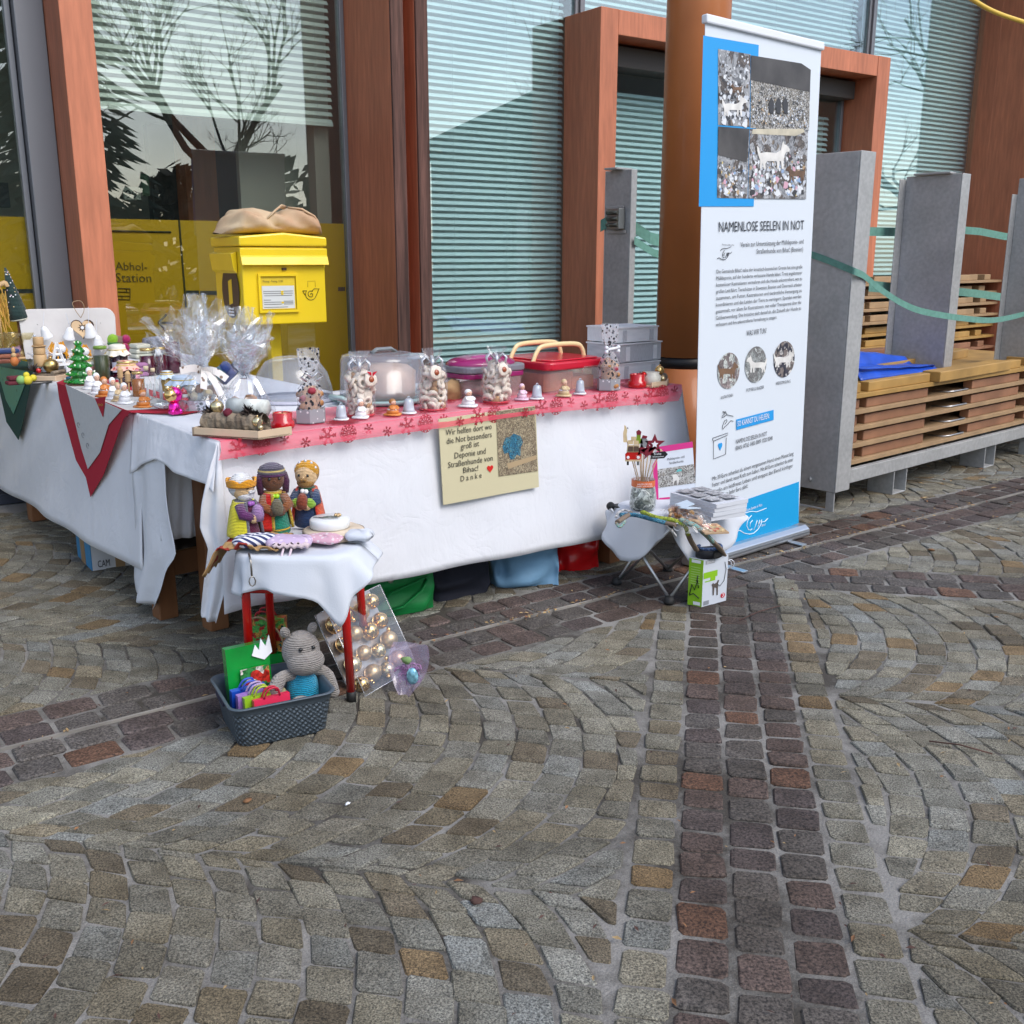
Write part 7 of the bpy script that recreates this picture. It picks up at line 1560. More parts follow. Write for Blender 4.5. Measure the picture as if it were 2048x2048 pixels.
for sy in (-1,1): mb=MB(); mb.tube([so*.85+Vector((-wS*.46,sy*dS*.45,zU-.095)),so*.85+Vector((wS*.46,sy*dS*.45,zU-.095))],.0125,n=10); mb.build('rail',REDM,st_)
for sx in (-1,1): mb=MB(); mb.tube([so*.85+Vector((sx*wS*.46,-dS*.45,zU-.08)),so*.85+Vector((sx*wS*.46,dS*.45,zU-.08))],.011,n=10); mb.build('rail',REDM,st_)
mb=rbx(wS*.96,dS*.98,.022,.07,zU-.024); mb.v=[v+so for v in mb.v]; mb.build('seat',REDM,st_,bevel=.006)
# cloth: flat on the seat, four corners falling
CW=mat('stool_white_cloth',(.58,.61,.66),.9,bump=(240,.25,.002),var=(5,.03))
hx,hy=wS*.58,dS*.60
def stool_cloth(angs,name,label,loc,rz,hx,hy,zt,m_,thick=.0015):
    """angs: list of (angle deg, drop m, flare m) round the seat"""
    angs=sorted(angs); 
    def dr(a):
        a%=360
        for i in range(len(angs)):
            a0,d0,f0_=angs[i]; a1,d1,f1_=angs[(i+1)%len(angs)]
            if i==len(angs)-1: a1+=360
            aa=a if a>=a0 else a+360
            if a0<=aa<=a1: k=(aa-a0)/(a1-a0); return d0*(1-k)+d1*k,f0_*(1-k)+f1_*k
        return angs[0][1],angs[0][2]
    mb=MB()
    def fn(u,v):
        a=u*360; ca,sa=math.cos(R(a)),math.sin(R(a)); e=.55
        bx=math.copysign(abs(ca)**e,ca)*hx; by=math.copysign(abs(sa)**e,sa)*hy
        if v<.4: k=v/.4; return Vector((bx*k,by*k,zt+.001*noise.noise(Vector((bx*k*9,by*k*9,1)))))
        k=(v-.4)/.6; d,f=dr(a); rp=.010*math.sin(R(a)*11)+.008*noise.noise(Vector((ca*4,sa*4,k*2)))
        out=1+(f*k+rp*k)/max(hx,hy); return Vector((bx*out,by*out,zt-.004*min(1,k*8)-d*k**1.05))
    mb.grid(fn,96,18); o=mb.build(name,m_,None,solid=thick); o.location=loc; o.rotation_euler=(0,0,R(rz)); PM[o.name]=Matrix.Translation(loc)@Matrix.Rotation(R(rz),4,'Z'); return tag(o,label,'cloth')
stool_cloth([(5,.05,.04),(28,.04,.04),(60,.08,.02),(120,.08,.02),(150,.07,.02),(195,.11,.01),(222,.125,.01),(238,.10,.01),(262,.085,.015),(280,.12,.02),(299,.20,.02),(318,.12,.03),(340,.06,.05),(352,.05,.06)],'cloth','white cloth with falling corners spread over the red stool',sc1,rzS,hx,hy,zs_+.0035,CW)
zSc=zs_+.0065
def sp(px,py,z=None): return G(px,py,zSc if z is None else z)
mb=MB(); ptn=spots('patterned_shawl',(.40,.24,.10),(.30,.03,.02),16,.34,.9)
cen=sp(484,1096); 
def shawl(u,v): 
    x=(u-.45)*.22; y=(v-.35)*.19; h=.006+.030*abs(noise.noise(Vector((x*22,y*22,3))))+.012*abs(noise.noise(Vector((x*55,y*55,8)))); edge=max(0,-x-.05)
    return Vector((x,y,h-min(.09,edge*1.7)))
mb.grid(shawl,36,28); o=single(mb,'shawl',ptn,'brown and red patterned shawl crumpled on the left of the stool cloth','shawl',cen,rzS,solid=.003)
def knit_king(px,py,hp,label,rz,cape,robe,skin,hair,crown,kind):
    p=sp(px,py); d=Vector((p.x,p.y,0)).normalized(); m=mpp(p); H=hp*m; t=thing('crochet_king',label,'doll',p+d*.03+Vector((0,0,.004)),rz,'crocheted kings on the stool')
    rb_=H*.21; K=lambda n,c: knit('yarn_%s_%s'%(kind,n),c,75)
    rb2=K('robe',robe); mb=MB(); mb.lathe([(rb_*.85,0),(rb_*1.0,H*.03),(rb_*.98,H*.15),(rb_*.8,H*.35),(rb_*.62,H*.52),(rb_*.5,H*.58),(0,H*.6)],n=22); mb.build('robe',rb2,t)
    if kind=='b': mb=MB(); mb.lathe([(rb_*1.01,H*.075),(rb_*1.03,H*.085),(rb_*1.01,H*.10)],n=22,caps=False); mb.build('hem_band',K('gold',(.62,.42,.03)),t)
    cp=K('cape',cape); mb=MB()
    a0,a1={'a':(308,592),'b':(-22,255),'c':(-38,218)}[kind]
    mb.grid(lambda u,v:Vector((math.cos(R(a0+(a1-a0)*u)),math.sin(R(a0+(a1-a0)*u)),0))*rb_*(1.12-.45*v**1.3+(.05 if v<.9 else 0))+Vector((0,0,H*(.09+.50*v))),30,12); mb.build('cape',cp,t,solid=.006)
    ed=K('edge',{'a':(.16,.15,.19),'b':(.55,.36,.03),'c':(.7,.05,.02)}[kind])
    for a in (a0,a1): mb=MB(); mb.tube([Vector((math.cos(R(a)),math.sin(R(a)),0))*rb_*(1.14-.45*v**1.3+.04)+Vector((0,0,H*(.09+.5*v))) for v in [k/8 for k in range(9)]],.005,n=6); mb.build('cape_edging',ed,t)
    mb=MB(); mb.lathe([(rb_*.55,H*.555),(rb_*.62,H*.58),(rb_*.5,H*.61)],n=18); mb.build('collar',ed if kind!='c' else K('collar',(.02,.10,.05)),t)
    hz=H*.775; hr=H*.165
    mb=MB(); mb.sph((0,0,hz),(hr*1.02,hr,hr*1.08),20,14); hd=mb.build('head',K('skin',skin),t)
    mb=MB(); mb.sph((0,.25*hr,hz+.14*hr),(hr*1.1,hr*.98,hr*1.06),20,14); mb.build('hair',K('hair',hair),t)
    if kind!='b':
        mb=MB(); mb.sph((0,-hr*.28,hz-hr*.62),(hr*.82,hr*.72,hr*.52),16,10); mb.build('beard',K('beard',hair),t)
        mb=MB(); 
        for sx in (-1,1): mb.tube([(0,-hr*.98,hz-hr*.22),(sx*hr*.3,-hr*.96,hz-hr*.34)],.006,n=6)
        mb.build('moustache',K('beard2',hair),t)
    else:
        for sx in (-1,1): mb=MB(); mb.tube([(sx*hr*.9,-.1*hr,hz+.4*hr),(sx*hr*1.08,-.15*hr,hz-.3*hr),(sx*hr*1.02,-.2*hr,hz-1.25*hr)],[.012,.012,.009],n=8); mb.build('side_hair',K('locks',(.07,.01,.05)),t)
    mb=MB(); mb.sph((0,-hr*1.0,hz-hr*.08),hr*.10,8,6); mb.build('nose',K('nose',skin),t)
    for sx in (-1,1): mb=MB(); mb.sph((sx*hr*.40,-hr*.92,hz+hr*.12),hr*.13,9,7); mb.build('eye',mat('bead_black',(.01,.01,.01),.1,coat=.6),t)
    for sx in (-1,1):
        mb=MB(); mb.tube([(sx*rb_*.55,-rb_*.2,H*.53),(sx*rb_*.85,-rb_*.62,H*.42),(sx*rb_*.30,-rb_*1.02,H*.37)],[.017,.016,.014],n=9); mb.build('arm',K('sleeve',{'a':(.12,.02,.12),'b':(.30,.10,.03),'c':(.03,.06,.14)}[kind]),t); mb=MB(); mb.sph((sx*rb_*.24,-rb_*1.06,H*.365),(.016,.014,.017),9,7); mb.build('hand',K('hand',skin),t)
        if kind=='c': mb=MB(); mb.sph((sx*rb_*.45,-rb_*.95,H*.39),(.02,.018,.016),9,7); mb.build('cuff',K('cuff',(.28,.50,.04)),t)
    mb=MB(); mb.lathe([(.016,0),(.019,.02),(.014,.038),(.008,.046),(0,.048)],(0,-rb_*1.18,H*.32),12); mb.build('gift',K('gift',{'a':(.35,.2,.4),'b':(.15,.13,.08),'c':(.25,.05,.02)}[kind]),t)
    if kind=='a':
        ck=K('crown',(.85,.36,.01)); mb=MB(); mb.grid(lambda u,v:Vector((math.cos(u*6.283),math.sin(u*6.283),0))*hr*(1.16+.06*v)+Vector((0,0.1*hr,hz+hr*(.15+v*(.42+.28*abs(math.sin(u*6.283*2.5)))))),50,4); mb.build('crown',ck,t,solid=.006)
        mb=MB(); mb.sph((0,.1*hr,hz+hr*.35),(hr*1.08,hr*1.0,hr*.95),18,10); mb.build('cap',K('cap',(.75,.75,.74)),t)
    elif kind=='b':
        for k,(c,z0,r0_) in enumerate((((.10,.02,.10),.28,1.14),((.12,.10,.13),.46,1.16),((.66,.52,.2),.62,1.12),((.10,.09,.12),.80,1.0))): mb=MB(); mb.lathe([(hr*r0_*.97,hz+hr*z0),(hr*r0_,hz+hr*(z0+.09)),(hr*r0_*.96,hz+hr*(z0+.18))],(0,.1*hr,0),20,caps=False); mb.build('turban_band',K('turban%d'%k,c),t)
        mb=MB(); mb.sph((0,.1*hr,hz+hr*.55),(hr*1.10,hr*1.06,hr*.78),18,12); mb.build('turban',K('turban',(.11,.09,.13)),t)
    else:
        mb=MB(); mb.sph((0,.22*hr,hz+hr*.38),(hr*1.14,hr*.98,hr*.95),18,12); mb.build('hood',K('hood',(.70,.33,.01)),t)
        for a in range(5): mb=MB(); mb.sph((hr*.95*math.cos(R(20+35*a)),-.1*hr,hz+hr*.4+hr*.9*math.sin(R(20+35*a))),.005,7,5); mb.build('bead',RIBS,t)
    mb=MB(); mb.sph((rb_*.12,-rb_*.66,H*.55),.008,8,6); mb.sph((-rb_*.12,-rb_*.66,H*.555),.008,8,6); mb.build('brooch',mat('brooch_%s'%kind,{'a':(.3,.1,.4),'b':(.35,.6,.02),'c':(.8,.8,.8)}[kind],.3),t)
    return t
PSK=(.80,.54,.28)
knit_king(492,1088,140,'crocheted king with yellow cape, white beard and orange crown',64,(.80,.72,.03),(.14,.005,.05),PSK,(.74,.74,.76),0,'a')
knit_king(551,1074,146,'dark-skinned crocheted king with red cape and striped turban',24,(.75,.015,.01),(.008,.24,.15),(.16,.06,.025),(.05,.01,.04),0,'b')
knit_king(618,1058,134,'bearded crocheted king with orange cape and golden hood',-6,(.72,.11,.03),(.02,.05,.14),PSK,(.38,.2,.05),0,'c')
# wood slice with round candle
p=sp(668,1085); d=Vector((p.x,p.y,0)).normalized(); m=mpp(p); pw=p+d*.075
mb=MB(); mb.lathe([(60*m,0),(63*m,.006),(62*m,.020),(58*m,.024),(0,.024)],n=26,wob=.05); t=thing('wood_slice','pale round wood slice under the white soap disc on the stool','wood slice',pw,rzS); mb.build('slice',mat('birch_slice',(.58,.48,.36),.7,var=(14,.2)),t); mb=MB(); mb.lathe([(63.2*m,.004),(64*m,.012),(62.6*m,.021)],n=26,wob=.05,caps=False); mb.build('bark',mat('pale_bark',(.40,.30,.22),.8,var=(30,.4)),t)
pw2=pw+Vector((-.012,0.012,.0245)); t=thing('soap_disc','round white soap disc with dried leaves lying on the wood slice','soap',pw2,rzS); mb=MB(); mb.lathe([(38*m,0),(41*m,.004),(41*m,.024),(38*m,.029),(0,.029)],n=32); mb.build('disc',mat('white_soap',(.72,.74,.74),.35,sss=.1),t)
for k,(a,b) in enumerate((((-.05,.0),(.03,-.02)),((-.02,.01),(.03,.0)),((-.03,-.005),(.02,.012)))): mb=MB(); mb.tube([(a[0],a[1],.030),((a[0]+b[0])/2,(a[1]+b[1])/2-.006,.034),(b[0],b[1],.031)],[.001,.004,.001],n=6,flat=.4); mb.build('leaf',mat('dry_sage',(.12,.13,.11),.8),t)
for k in range(5): mb=MB(); mb.sph((.022+.007*math.cos(k*1.25),.01+.007*math.sin(k*1.25),.035),.005,7,5); mb.build('flower_petal',GOLDM,t)
# pouches
def pouch(px,py,w,d_,h,label,m_,rz,cat='pouch',seed=0,tilt=0):
    p=sp(px,py); t=thing('fabric_pouch',label,cat,p+Vector((0,0,.008)),rz,'fabric pouches on the stool'); mb=MB()
    mb.grid(lambda u,v:Vector((math.copysign(abs(math.cos(u*6.283))**.5,math.cos(u*6.283))*w/2*max(0,math.sin(v*3.1416))**.5,math.copysign(abs(math.sin(u*6.283))**.5,math.sin(u*6.283))*d_/2*max(0,math.sin(v*3.1416))**.5,h*(.5-.5*math.cos(v*3.1416))+.006*noise.noise(Vector((u*6,v*4,seed))))),32,10); mb.build('pouch_body',m_,t); return t
def stripes(name,a,b,sc,dirn='X'):
    m_=mat(name,a,.85); N=m_.node_tree.nodes; L=m_.node_tree.links; tcn=N.new('ShaderNodeTexCoord'); w=N.new('ShaderNodeTexWave'); w.bands_direction=dirn; w.inputs['Scale'].default_value=sc; w.inputs['Distortion'].default_value=.6; r=N.new('ShaderNodeValToRGB'); r.color_ramp.interpolation='CONSTANT'; r.color_ramp.elements[0].color=(*a,1); r.color_ramp.elements[1].color=(*b,1); r.color_ramp.elements[1].position=.5
    L.new(tcn.outputs['Object'],w.inputs[0]); L.new(w.outputs['Fac'],r.inputs[0]); L.new(r.outputs[0],N['Principled BSDF'].inputs['Base Color']); return m_
STP=stripes('navy_stripes',(.03,.04,.12),(.66,.67,.72),26,'DIAGONAL'); LIL=spots('lilac_gingham',(.52,.40,.56),(.66,.55,.68),60,.3,.9); PKG_=spots('pink_gingham',(.62,.36,.44),(.70,.60,.62),70,.32,.9); LEO=spots('leopard_ruffle',(.60,.48,.50),(.05,.03,.04),55,.3,.9)
t=pouch(512,1098,.13,.06,.035,'navy and white striped pouch with carabiner at the stool edge',STP,rzS+25,seed=1)
mb=MB(); mb.tube([(.03+.028*math.cos(a*.628),-.045+.011*math.sin(a*.628),.004) for a in range(10)],.0028,n=6,close=True); mb.build('carabiner',RIBS,t)
mb=MB(); mb.tube([(-.03,-.06,-.002),(-.03,-.085,-.02),(-.03,-.088,-.06)],.003,n=6); mb.tube([(-.03+.009*math.cos(a*.785),-.09,-.075+.014*math.sin(a*.785)) for a in range(8)],.002,n=5,close=True); mb.build('snap_hook',mat('dark_hook',(.3,.28,.25),.3,.9),t)
t=pouch(580,1098,.13,.09,.030,'lilac checked pouch in the middle of the stool edge',LIL,rzS+5,seed=2)
mb=MB(); mb.tube([(-.04+.01*k,-.047+.004*(k%2),.012+.006*(k%2)) for k in range(11)],.010,n=7,flat=.7); mb.build('ruffle',LEO,t)
for x in (-.01,.012): mb=MB(); mb.tube(spl([Vector((x,-.05,.008)),Vector((x-.008,-.075,-.03)),Vector((x+.004,-.08,-.075)),Vector((x-.003,-.08,-.10))],4),.004,n=6,flat=.3); mb.build('ribbon_tie',mat('pale_pink_ribbon',(.68,.55,.60),.5),t)
pouch(648,1090,.11,.07,.022,'pink gingham pouch lying before the wood slice',PKG_,rzS-18,seed=3)
pouch(720,1085,.08,.07,.03,'white cotton pouch at the right edge of the stool',CW,rzS-8,seed=4)

# ============================================================ BASKET WITH HIPPO AND BAGS
BSK=mat('slate_plastic',(.075,.10,.125),.4,spec=.4)
def weave(m_):
    N=m_.node_tree.nodes; L=m_.node_tree.links; b=N['Principled BSDF']; tcn=N.new('ShaderNodeTexCoord'); mp_=N.new('ShaderNodeMapping'); mp_.inputs['Scale'].default_value=(1,1,1.0); v=N.new('ShaderNodeTexVoronoi'); v.inputs['Scale'].default_value=105; v.inputs['Randomness'].default_value=0
    L.new(tcn.outputs['UV'],mp_.inputs[0]); L.new(tcn.outputs['Object'],mp_.inputs[0])
    rot=mp_.inputs['Rotation']; rot.default_value=(R(45),R(20),R(45)); L.new(mp_.outputs[0],v.inputs['Vector']); bp=N.new('ShaderNodeBump'); bp.inputs['Strength'].default_value=1; bp.inputs['Distance'].default_value=.006; bp.invert=True; L.new(v.outputs['Distance'],bp.inputs['Height']); L.new(bp.outputs[0],b.inputs['Normal'])
    r=N.new('ShaderNodeValToRGB'); r.color_ramp.elements[0].position=.25; r.color_ramp.elements[0].color=(.12,.155,.19,1); r.color_ramp.elements[1].position=.55; r.color_ramp.elements[1].color=(.035,.047,.058,1); L.new(v.outputs['Distance'],r.inputs[0]); L.new(r.outputs[0],b.inputs['Base Color']); return m_
BSKW=weave(mat('slate_woven_plastic',(.06,.08,.1),.45))
bA=G(493,1496);bB=G(646,1463);bC=G(441,1449); ex=(bB-bA).normalized(); ey=Vector((-ex.y,ex.x,0)); wB=(bB-bA).length+.03; dB=max(.16,abs((bC-bA).dot(ey))+.05); cB=bA+ex*((bB-bA).length/2)+ey*dB/2
hB=onplane(490,1412,bA,-ey).z; rzB=math.degrees(math.atan2(ex.y,ex.x)); 
bk=thing('basket','dark grey woven-look plastic basket full of bags before the red stool','basket',flat(cB),rzB)
k_=1.20
def rrect(w,d,r,n=6):
    out=[]
    for cx,cy,a0 in ((w/2-r,d/2-r,0),(-w/2+r,d/2-r,90),(-w/2+r,-d/2+r,180),(w/2-r,-d/2+r,270)):
        for q in range(n+1): a=R(a0+90*q/n); out.append((cx+r*math.cos(a),cy+r*math.sin(a)))
    return out
def wall(specs,nm,m_,closed_bottom=False):
    mb=MB(); n=None; vs=[];fs=[]
    for (w,d,r,z) in specs:
        pts=rrect(w,d,r); n=len(pts); vs+=[Vector((x,y,z)) for x,y in pts]
    for j in range(len(specs)-1):
        for i in range(n): fs.append((j*n+i,j*n+(i+1)%n,(j+1)*n+(i+1)%n,(j+1)*n+i))
    if closed_bottom: fs.append(tuple(range(n))[::-1])
    mb.add(vs,fs,0,True); return mb.build(nm,m_,bk)
wall([(wB,dB,.035,.0),(wB*1.02,dB*1.02,.035,.006),(wB*1.13,dB*1.13,.035,hB*.82)],'woven_wall',BSKW,True)
wall([(wB*1.125,dB*1.125,.035,hB*.80),(wB*1.145,dB*1.145,.035,hB*.82),(wB*1.17,dB*1.17,.035,hB*.97),(wB*1.22,dB*1.24,.04,hB*.975),(wB*1.22,dB*1.24,.04,hB),(wB*1.15,dB*1.15,.035,hB),(wB*1.10,dB*1.10,.035,hB*.8),(wB*.98,dB*.98,.03,.008)],'rim',BSK)
mb=MB(); mb.prism([(x*1,y*1) for x,y in rrect(dB*.42,hB*.15,hB*.07)],(-wB*.581,0,hB*.89),(0,1,0),(0,0,1),(-1,0,0),.006); mb.build('handle_hole_shade',mat('handle_shadow',(.02,.02,.05),.6),bk)  # solid dark plate, shade of the handle opening put into its colour
def bW(x,y,z): return PM[bk.name]@Vector((x*wB,y*dB,z*hB))
# hippo
HK=knit('taupe_yarn',(.32,.29,.265),55,1.0); TQ=knit('turquoise_yarn',(.005,.36,.58),60,1.0)
hp_=bW(.26,.12,0)
hdp=onplane(602,1300,hp_,Vector((0,-1,0))); mh=mpp(hdp)
hi=thing('crochet_hippo','grey crocheted hippo in a turquoise top sitting in the basket','soft toy',Vector((hdp.x,hdp.y,.02)),rzB+2)
z0=hdp.z-.02
mb=MB(); mb.lathe([(30*mh,z0-110*mh if z0>110*mh else .0),(34*mh,z0-88*mh),(29*mh,z0-62*mh),(22*mh,z0-45*mh),(14*mh,z0-38*mh)],n=22); mb.build('turquoise_top',TQ,hi)
mb=MB(); mb.sph((0,0,z0),(38*mh,36*mh,40*mh),24,16); mb.build('head',HK,hi)
mb=MB(); mb.sph((3*mh,-16*mh,z0-18*mh),(38*mh,33*mh,29*mh),22,14); mb.build('muzzle',HK,hi)
for sx,dx in ((-1,-30),(1,26)):
    mb=MB(); mb.sph((dx*mh,2*mh,z0+42*mh),(10*mh,6*mh,12*mh),12,8,Matrix.Rotation(R(sx*25),3,'Y')); e=mb.build('ear',HK,hi); mb=MB(); mb.sph((dx*mh,-3.5*mh,z0+42*mh),(6*mh,3*mh,8*mh),10,7,Matrix.Rotation(R(sx*25),3,'Y')); mb.build('inner_ear',HK,e)
for sx in (-1,1): mb=MB(); mb.sph((sx*13*mh+2*mh,-33*mh,z0+14*mh),4.2*mh,10,7); mb.build('eye',mat('bead_eye',(.01,.01,.01),.1,coat=.6),hi)
mb=MB(); mb.tube(spl([Vector((-20*mh,-4*mh,z0-46*mh)),Vector((-48*mh,-16*mh,z0-44*mh)),Vector((-66*mh,-30*mh,z0-58*mh))],5),[12*mh]*6+[14*mh]*5,n=12); mb.sph((-67*mh,-31*mh,z0-59*mh),15*mh,12,8); mb.build('arm',HK,hi)
mb=MB(); mb.tube(spl([Vector((22*mh,-2*mh,z0-46*mh)),Vector((46*mh,-8*mh,z0-54*mh)),Vector((56*mh,-20*mh,z0-92*mh))],5),[11*mh]*6+[13*mh]*5,n=12); mb.sph((56*mh,-20*mh,z0-94*mh),13.5*mh,12,8); mb.build('arm',HK,hi)
mb=MB(); mb.sph((-20*mh,-42*mh,z0-96*mh),(24*mh,20*mh,16*mh),14,9); mb.build('leg',HK,hi)
# gift bags
def gbag(P,rz,w,h,d_,label,m_,tilt=8,hand=None):
    t=thing('gift_bag',label,'gift bag',P,rz,'paper gift bags'); ro=Matrix.Rotation(R(-tilt),3,'X')
    mb=MB(); mb.box(ro@Vector((0,0,h/2)),(w,d_,h),ro); mb.build('paper',m_,t)
    if hand:
        for k in (-1,1): mb=MB(); mb.tube(spl([ro@Vector((-w*.22,k*d_*.5,h)),ro@Vector((-w*.12,k*d_*.5-.01,h+.025)),ro@Vector((w*.12,k*d_*.5-.01,h+.025)),ro@Vector((w*.22,k*d_*.5,h))],4),.0032,n=6); mb.build('cord_handle',hand,t)
    return t
GGR=mat('glossy_green_paper',(.004,.26,.035),.25,coat=.5,var=(9,.25)); XM=photo('christmas_print',[(.02,.12,.03),(.5,.03,.02),(.6,.56,.5),(.03,.2,.05),(.45,.25,.08)],22,.3); XM2=photo('christmas_print_wild',[(.01,.16,.03),(.45,.02,.02),(.10,.42,.08),(.55,.3,.06),(.0,.14,.1)],30,.3)
REDH=mat('red_cord',(.5,.03,.04),.6); TANH=mat('tan_cord',(.42,.28,.16),.7)
pg=onplane(500,1380,bW(-.12,.22,0),-ey); wG=88*mpp(pg); 
t=gbag(Vector((pg.x,pg.y,max(.02,pg.z-.03))),rzB+6,wG,.165,.03,'glossy green gift bag with Christmas figures standing in the basket',GGR,6)
mb=MB(); mb.box((.012,-.020,.058),(wG*.66,.004,.09),Matrix.Rotation(R(-6),3,'X')); mb.build('picture',XM,t)
mb=MB(); mb.prism([(0,0),(.012,.03),(.022,.012),(.03,.045),(.042,.02),(.055,.05),(.06,0),(.035,-.018)],(.01,-.004,.135),(1,0,0),(0,.1,1),(0,-1,0),.004); mb.build('white_sleigh_print',WHITE,t)
pg2=G(548,1345); t=gbag(pg2+ey*.08,rzS,.13,.11,.05,'gift bag with wild Christmas print and red cords under the stool',XM2,4,REDH); t.location.z=max(0,onplane(548,1264,pg2+ey*.08,Vector((0,-1,0))).z-.06)
mb=MB(); mb.box((0,0,-t.location.z/2+.0),(.12,.08,max(.01,t.location.z-.004))); mb.build('bag_base',GGR,t)
mb=MB(); mb.tube(spl([Vector((-.05,-.03,.11)),Vector((0,-.04,.125)),Vector((.05,-.04,.08)),Vector((.07,-.04,.03))],4),.0035,n=6); mb.build('tan_handle',TANH,t)
for i,(x,y,rz,w,c,lab) in enumerate(((-.28,.05,8,.10,(.01,.07,.45),'blue folded gift bag at the back left of the basket'),(-.22,-.10,9,.11,(.33,.17,.50),'purple folded gift bag in the basket'),(-.18,-.20,8,.10,(.28,.52,.02),'lime green folded gift bag in the basket'),(-.08,-.30,8,.105,(.72,.03,.09),'coral red folded gift bag at the front of the basket'))):
    P=bW(x,y,.0)+Vector((0,0,hB*.42)); m_=mat('gift_paper_%s'%'abcd'[i],c,.4,coat=.2)
    t=gbag(P,rzB+rz,w,hB*(.60-.03*i),.018,lab,m_,-6+4*i,mat('cord_%s'%'abcd'[i],[(.05,.1,.5),(.4,.3,.5),(.4,.5,.05),(.5,.02,.05)][i],.6))
P=bW(.02,-.02,0)+Vector((0,0,hB*.45)); t=thing('cloth_ball','olive beige fabric bundle under the hippo arm in the basket','bundle',P,0); mb=MB(); mb.sph((0,0,.02),(.045,.035,.04),14,9,wob=.2); mb.build('bundle',mat('olive_cloth',(.30,.27,.15),.8),t)

# ============================================================ BAUBLE PACK AND ORGANZA BAG
p1=G(731,1392);p2=G(838,1340); ex=(p2-p1).normalized(); wP=(p2-p1).length; ey=Vector((-ex.y,ex.x,0)); lean=R(30)
upv=Vector((0,0,1))*math.cos(lean)+ey*math.sin(lean); nP=ex.cross(upv).normalized()
if nP.y>0: nP=-nP
tl_=onplane(661,1226,p1,nP); hgt=(tl_-p1).dot(upv); shx=(tl_-p1).dot(ex)
tr_=onplane(756,1172,p1,nP)
upv=(((tl_-p1)+(tr_-p2))/2); hP=upv.length; upv.normalize(); exP=((p2-p1).normalized()+(tr_-tl_).normalized()).normalized(); nP=exP.cross(upv).normalized(); nP=nP if nP.y<0 else -nP
dPk=.06
bx=thing('bauble_pack','clear plastic pack of gold baubles leaning against the red stool','bauble pack',p1); 
o_=p1-nP*0
mb=MB()
c8=[p1,p1+exP*wP,p1+exP*wP+upv*hP,p1+upv*hP]; c8b=[p-nP*dPk for p in c8]
for k in range(4): 
    a,b=c8[k],c8[(k+1)%4]; mb.quad(a,b,b-nP*dPk,a-nP*dPk)
mb.quad(*c8); mb.quad(*c8b[::-1]); mb.build('clear_case',clear('pack_plastic',(.96,.97,.98),.07,.6,.04,.03),bx,world=True)
mb=MB()
for k in range(4): mb.tube([c8[k],c8[(k+1)%4]],.0018,n=5); mb.tube([c8b[k],c8b[(k+1)%4]],.0018,n=5); mb.tube([c8[k],c8b[k]],.0018,n=5)
mb.build('case_edges',clear('pack_edge',(.9,.92,.95),.3,.6,.1,.3),bx,world=True)
rbm=wP*.118; ncol=4; nrow=max(4,int((hP-rbm)/(rbm*1.98))); r_=random.Random(3); pos=[]
for j in range(nrow):
    for i in range(ncol):
        c=p1+exP*(wP*(.135+.243*i))+upv*(rbm*.5*(i%2))+upv*(rbm*1.15+j*(hP-2.9*rbm)/(nrow-1))-nP*(rbm*1.1); pos.append(c)
gmesh=None
for k,c in enumerate(pos):
    rr_=rbm*r_.uniform(.84,1.04)
    mb=MB(); mb.sph((0,0,0),rr_,16,11); me=mb.mesh('gold_bauble',(GOLD,GOLDM,GOLDM,GOLD,GOLDY)[(k*7+k//3)%5])
    o=bpy.data.objects.new('gold_bauble',me); COL.objects.link(o); o.parent=bx; o.location=c-p1
mb=MB()
for k in range(26): mb.sph(p1+exP*wP*r_.uniform(.06,.94)+upv*hP*r_.uniform(.04,.96)-nP*r_.uniform(.006,.04),r_.uniform(.005,.009),8,6)
stuff(mb.build('tiny_beads',GOLD,bx,world=True))
mb=MB(); mb.quad(*[c8b[i]+nP*.004 for i in (0,1,2,3)]); mb.build('backing',mat('silver_backing',(.45,.40,.36),.3,.6,var=(10,.3)),bx,world=True)
q1=G(811,1391); ob_=thing('organza_bag','small lilac sheer bag with ribbon curls leaning on the bauble pack','gift bag',q1,-20); mq=mpp(q1)
mb=MB(); mb.grid(lambda u,v:Vector(((u-.5)*(20+70*math.sin(v*2.2))*mq+ (v*-8)*mq,(-.012+.02*v*1.6+.012*math.cos((u-.5)*3.1))*(1)+.05*v,(v*92)*mq+.006*noise.noise(Vector((u*5,v*5,2))))),16,16,sm=False); mb.build('sheer_front',clear('lilac_organza',(.82,.74,.86),.06,.3,.2,.22,(.62,.5,.68)),ob_)
mb=MB(); 
for k in range(46):
    a=r_.uniform(0,6.28); c=Vector((r_.uniform(-24,20)*mq,.012+.02,r_.uniform(20,56)*mq)); rr_=r_.uniform(4,9)*mq; mb.tube([c+Vector((rr_*math.cos(a+t*.9),.006*math.sin(t),rr_*math.sin(a+t*.9))) for t in range(6)],.0016,n=4)
mb.build('ribbon_curls',mat('lilac_curls',(.42,.22,.42),.5),ob_)
mb=MB(); mb.sph((10*mq,.02,38*mq),(13*mq,.012,18*mq),12,8); mb.build('glitter_flower',mat('iridescent_flower',(.25,.55,.68),.25,.4,var=(60,.5)),ob_)
mb=MB(); mb.sph((-4*mq,.03,68*mq),(12*mq,.01,7*mq),10,7,wob=.5); mb.build('green_sprig',mat('green_sprig',(.2,.32,.12),.6),ob_)

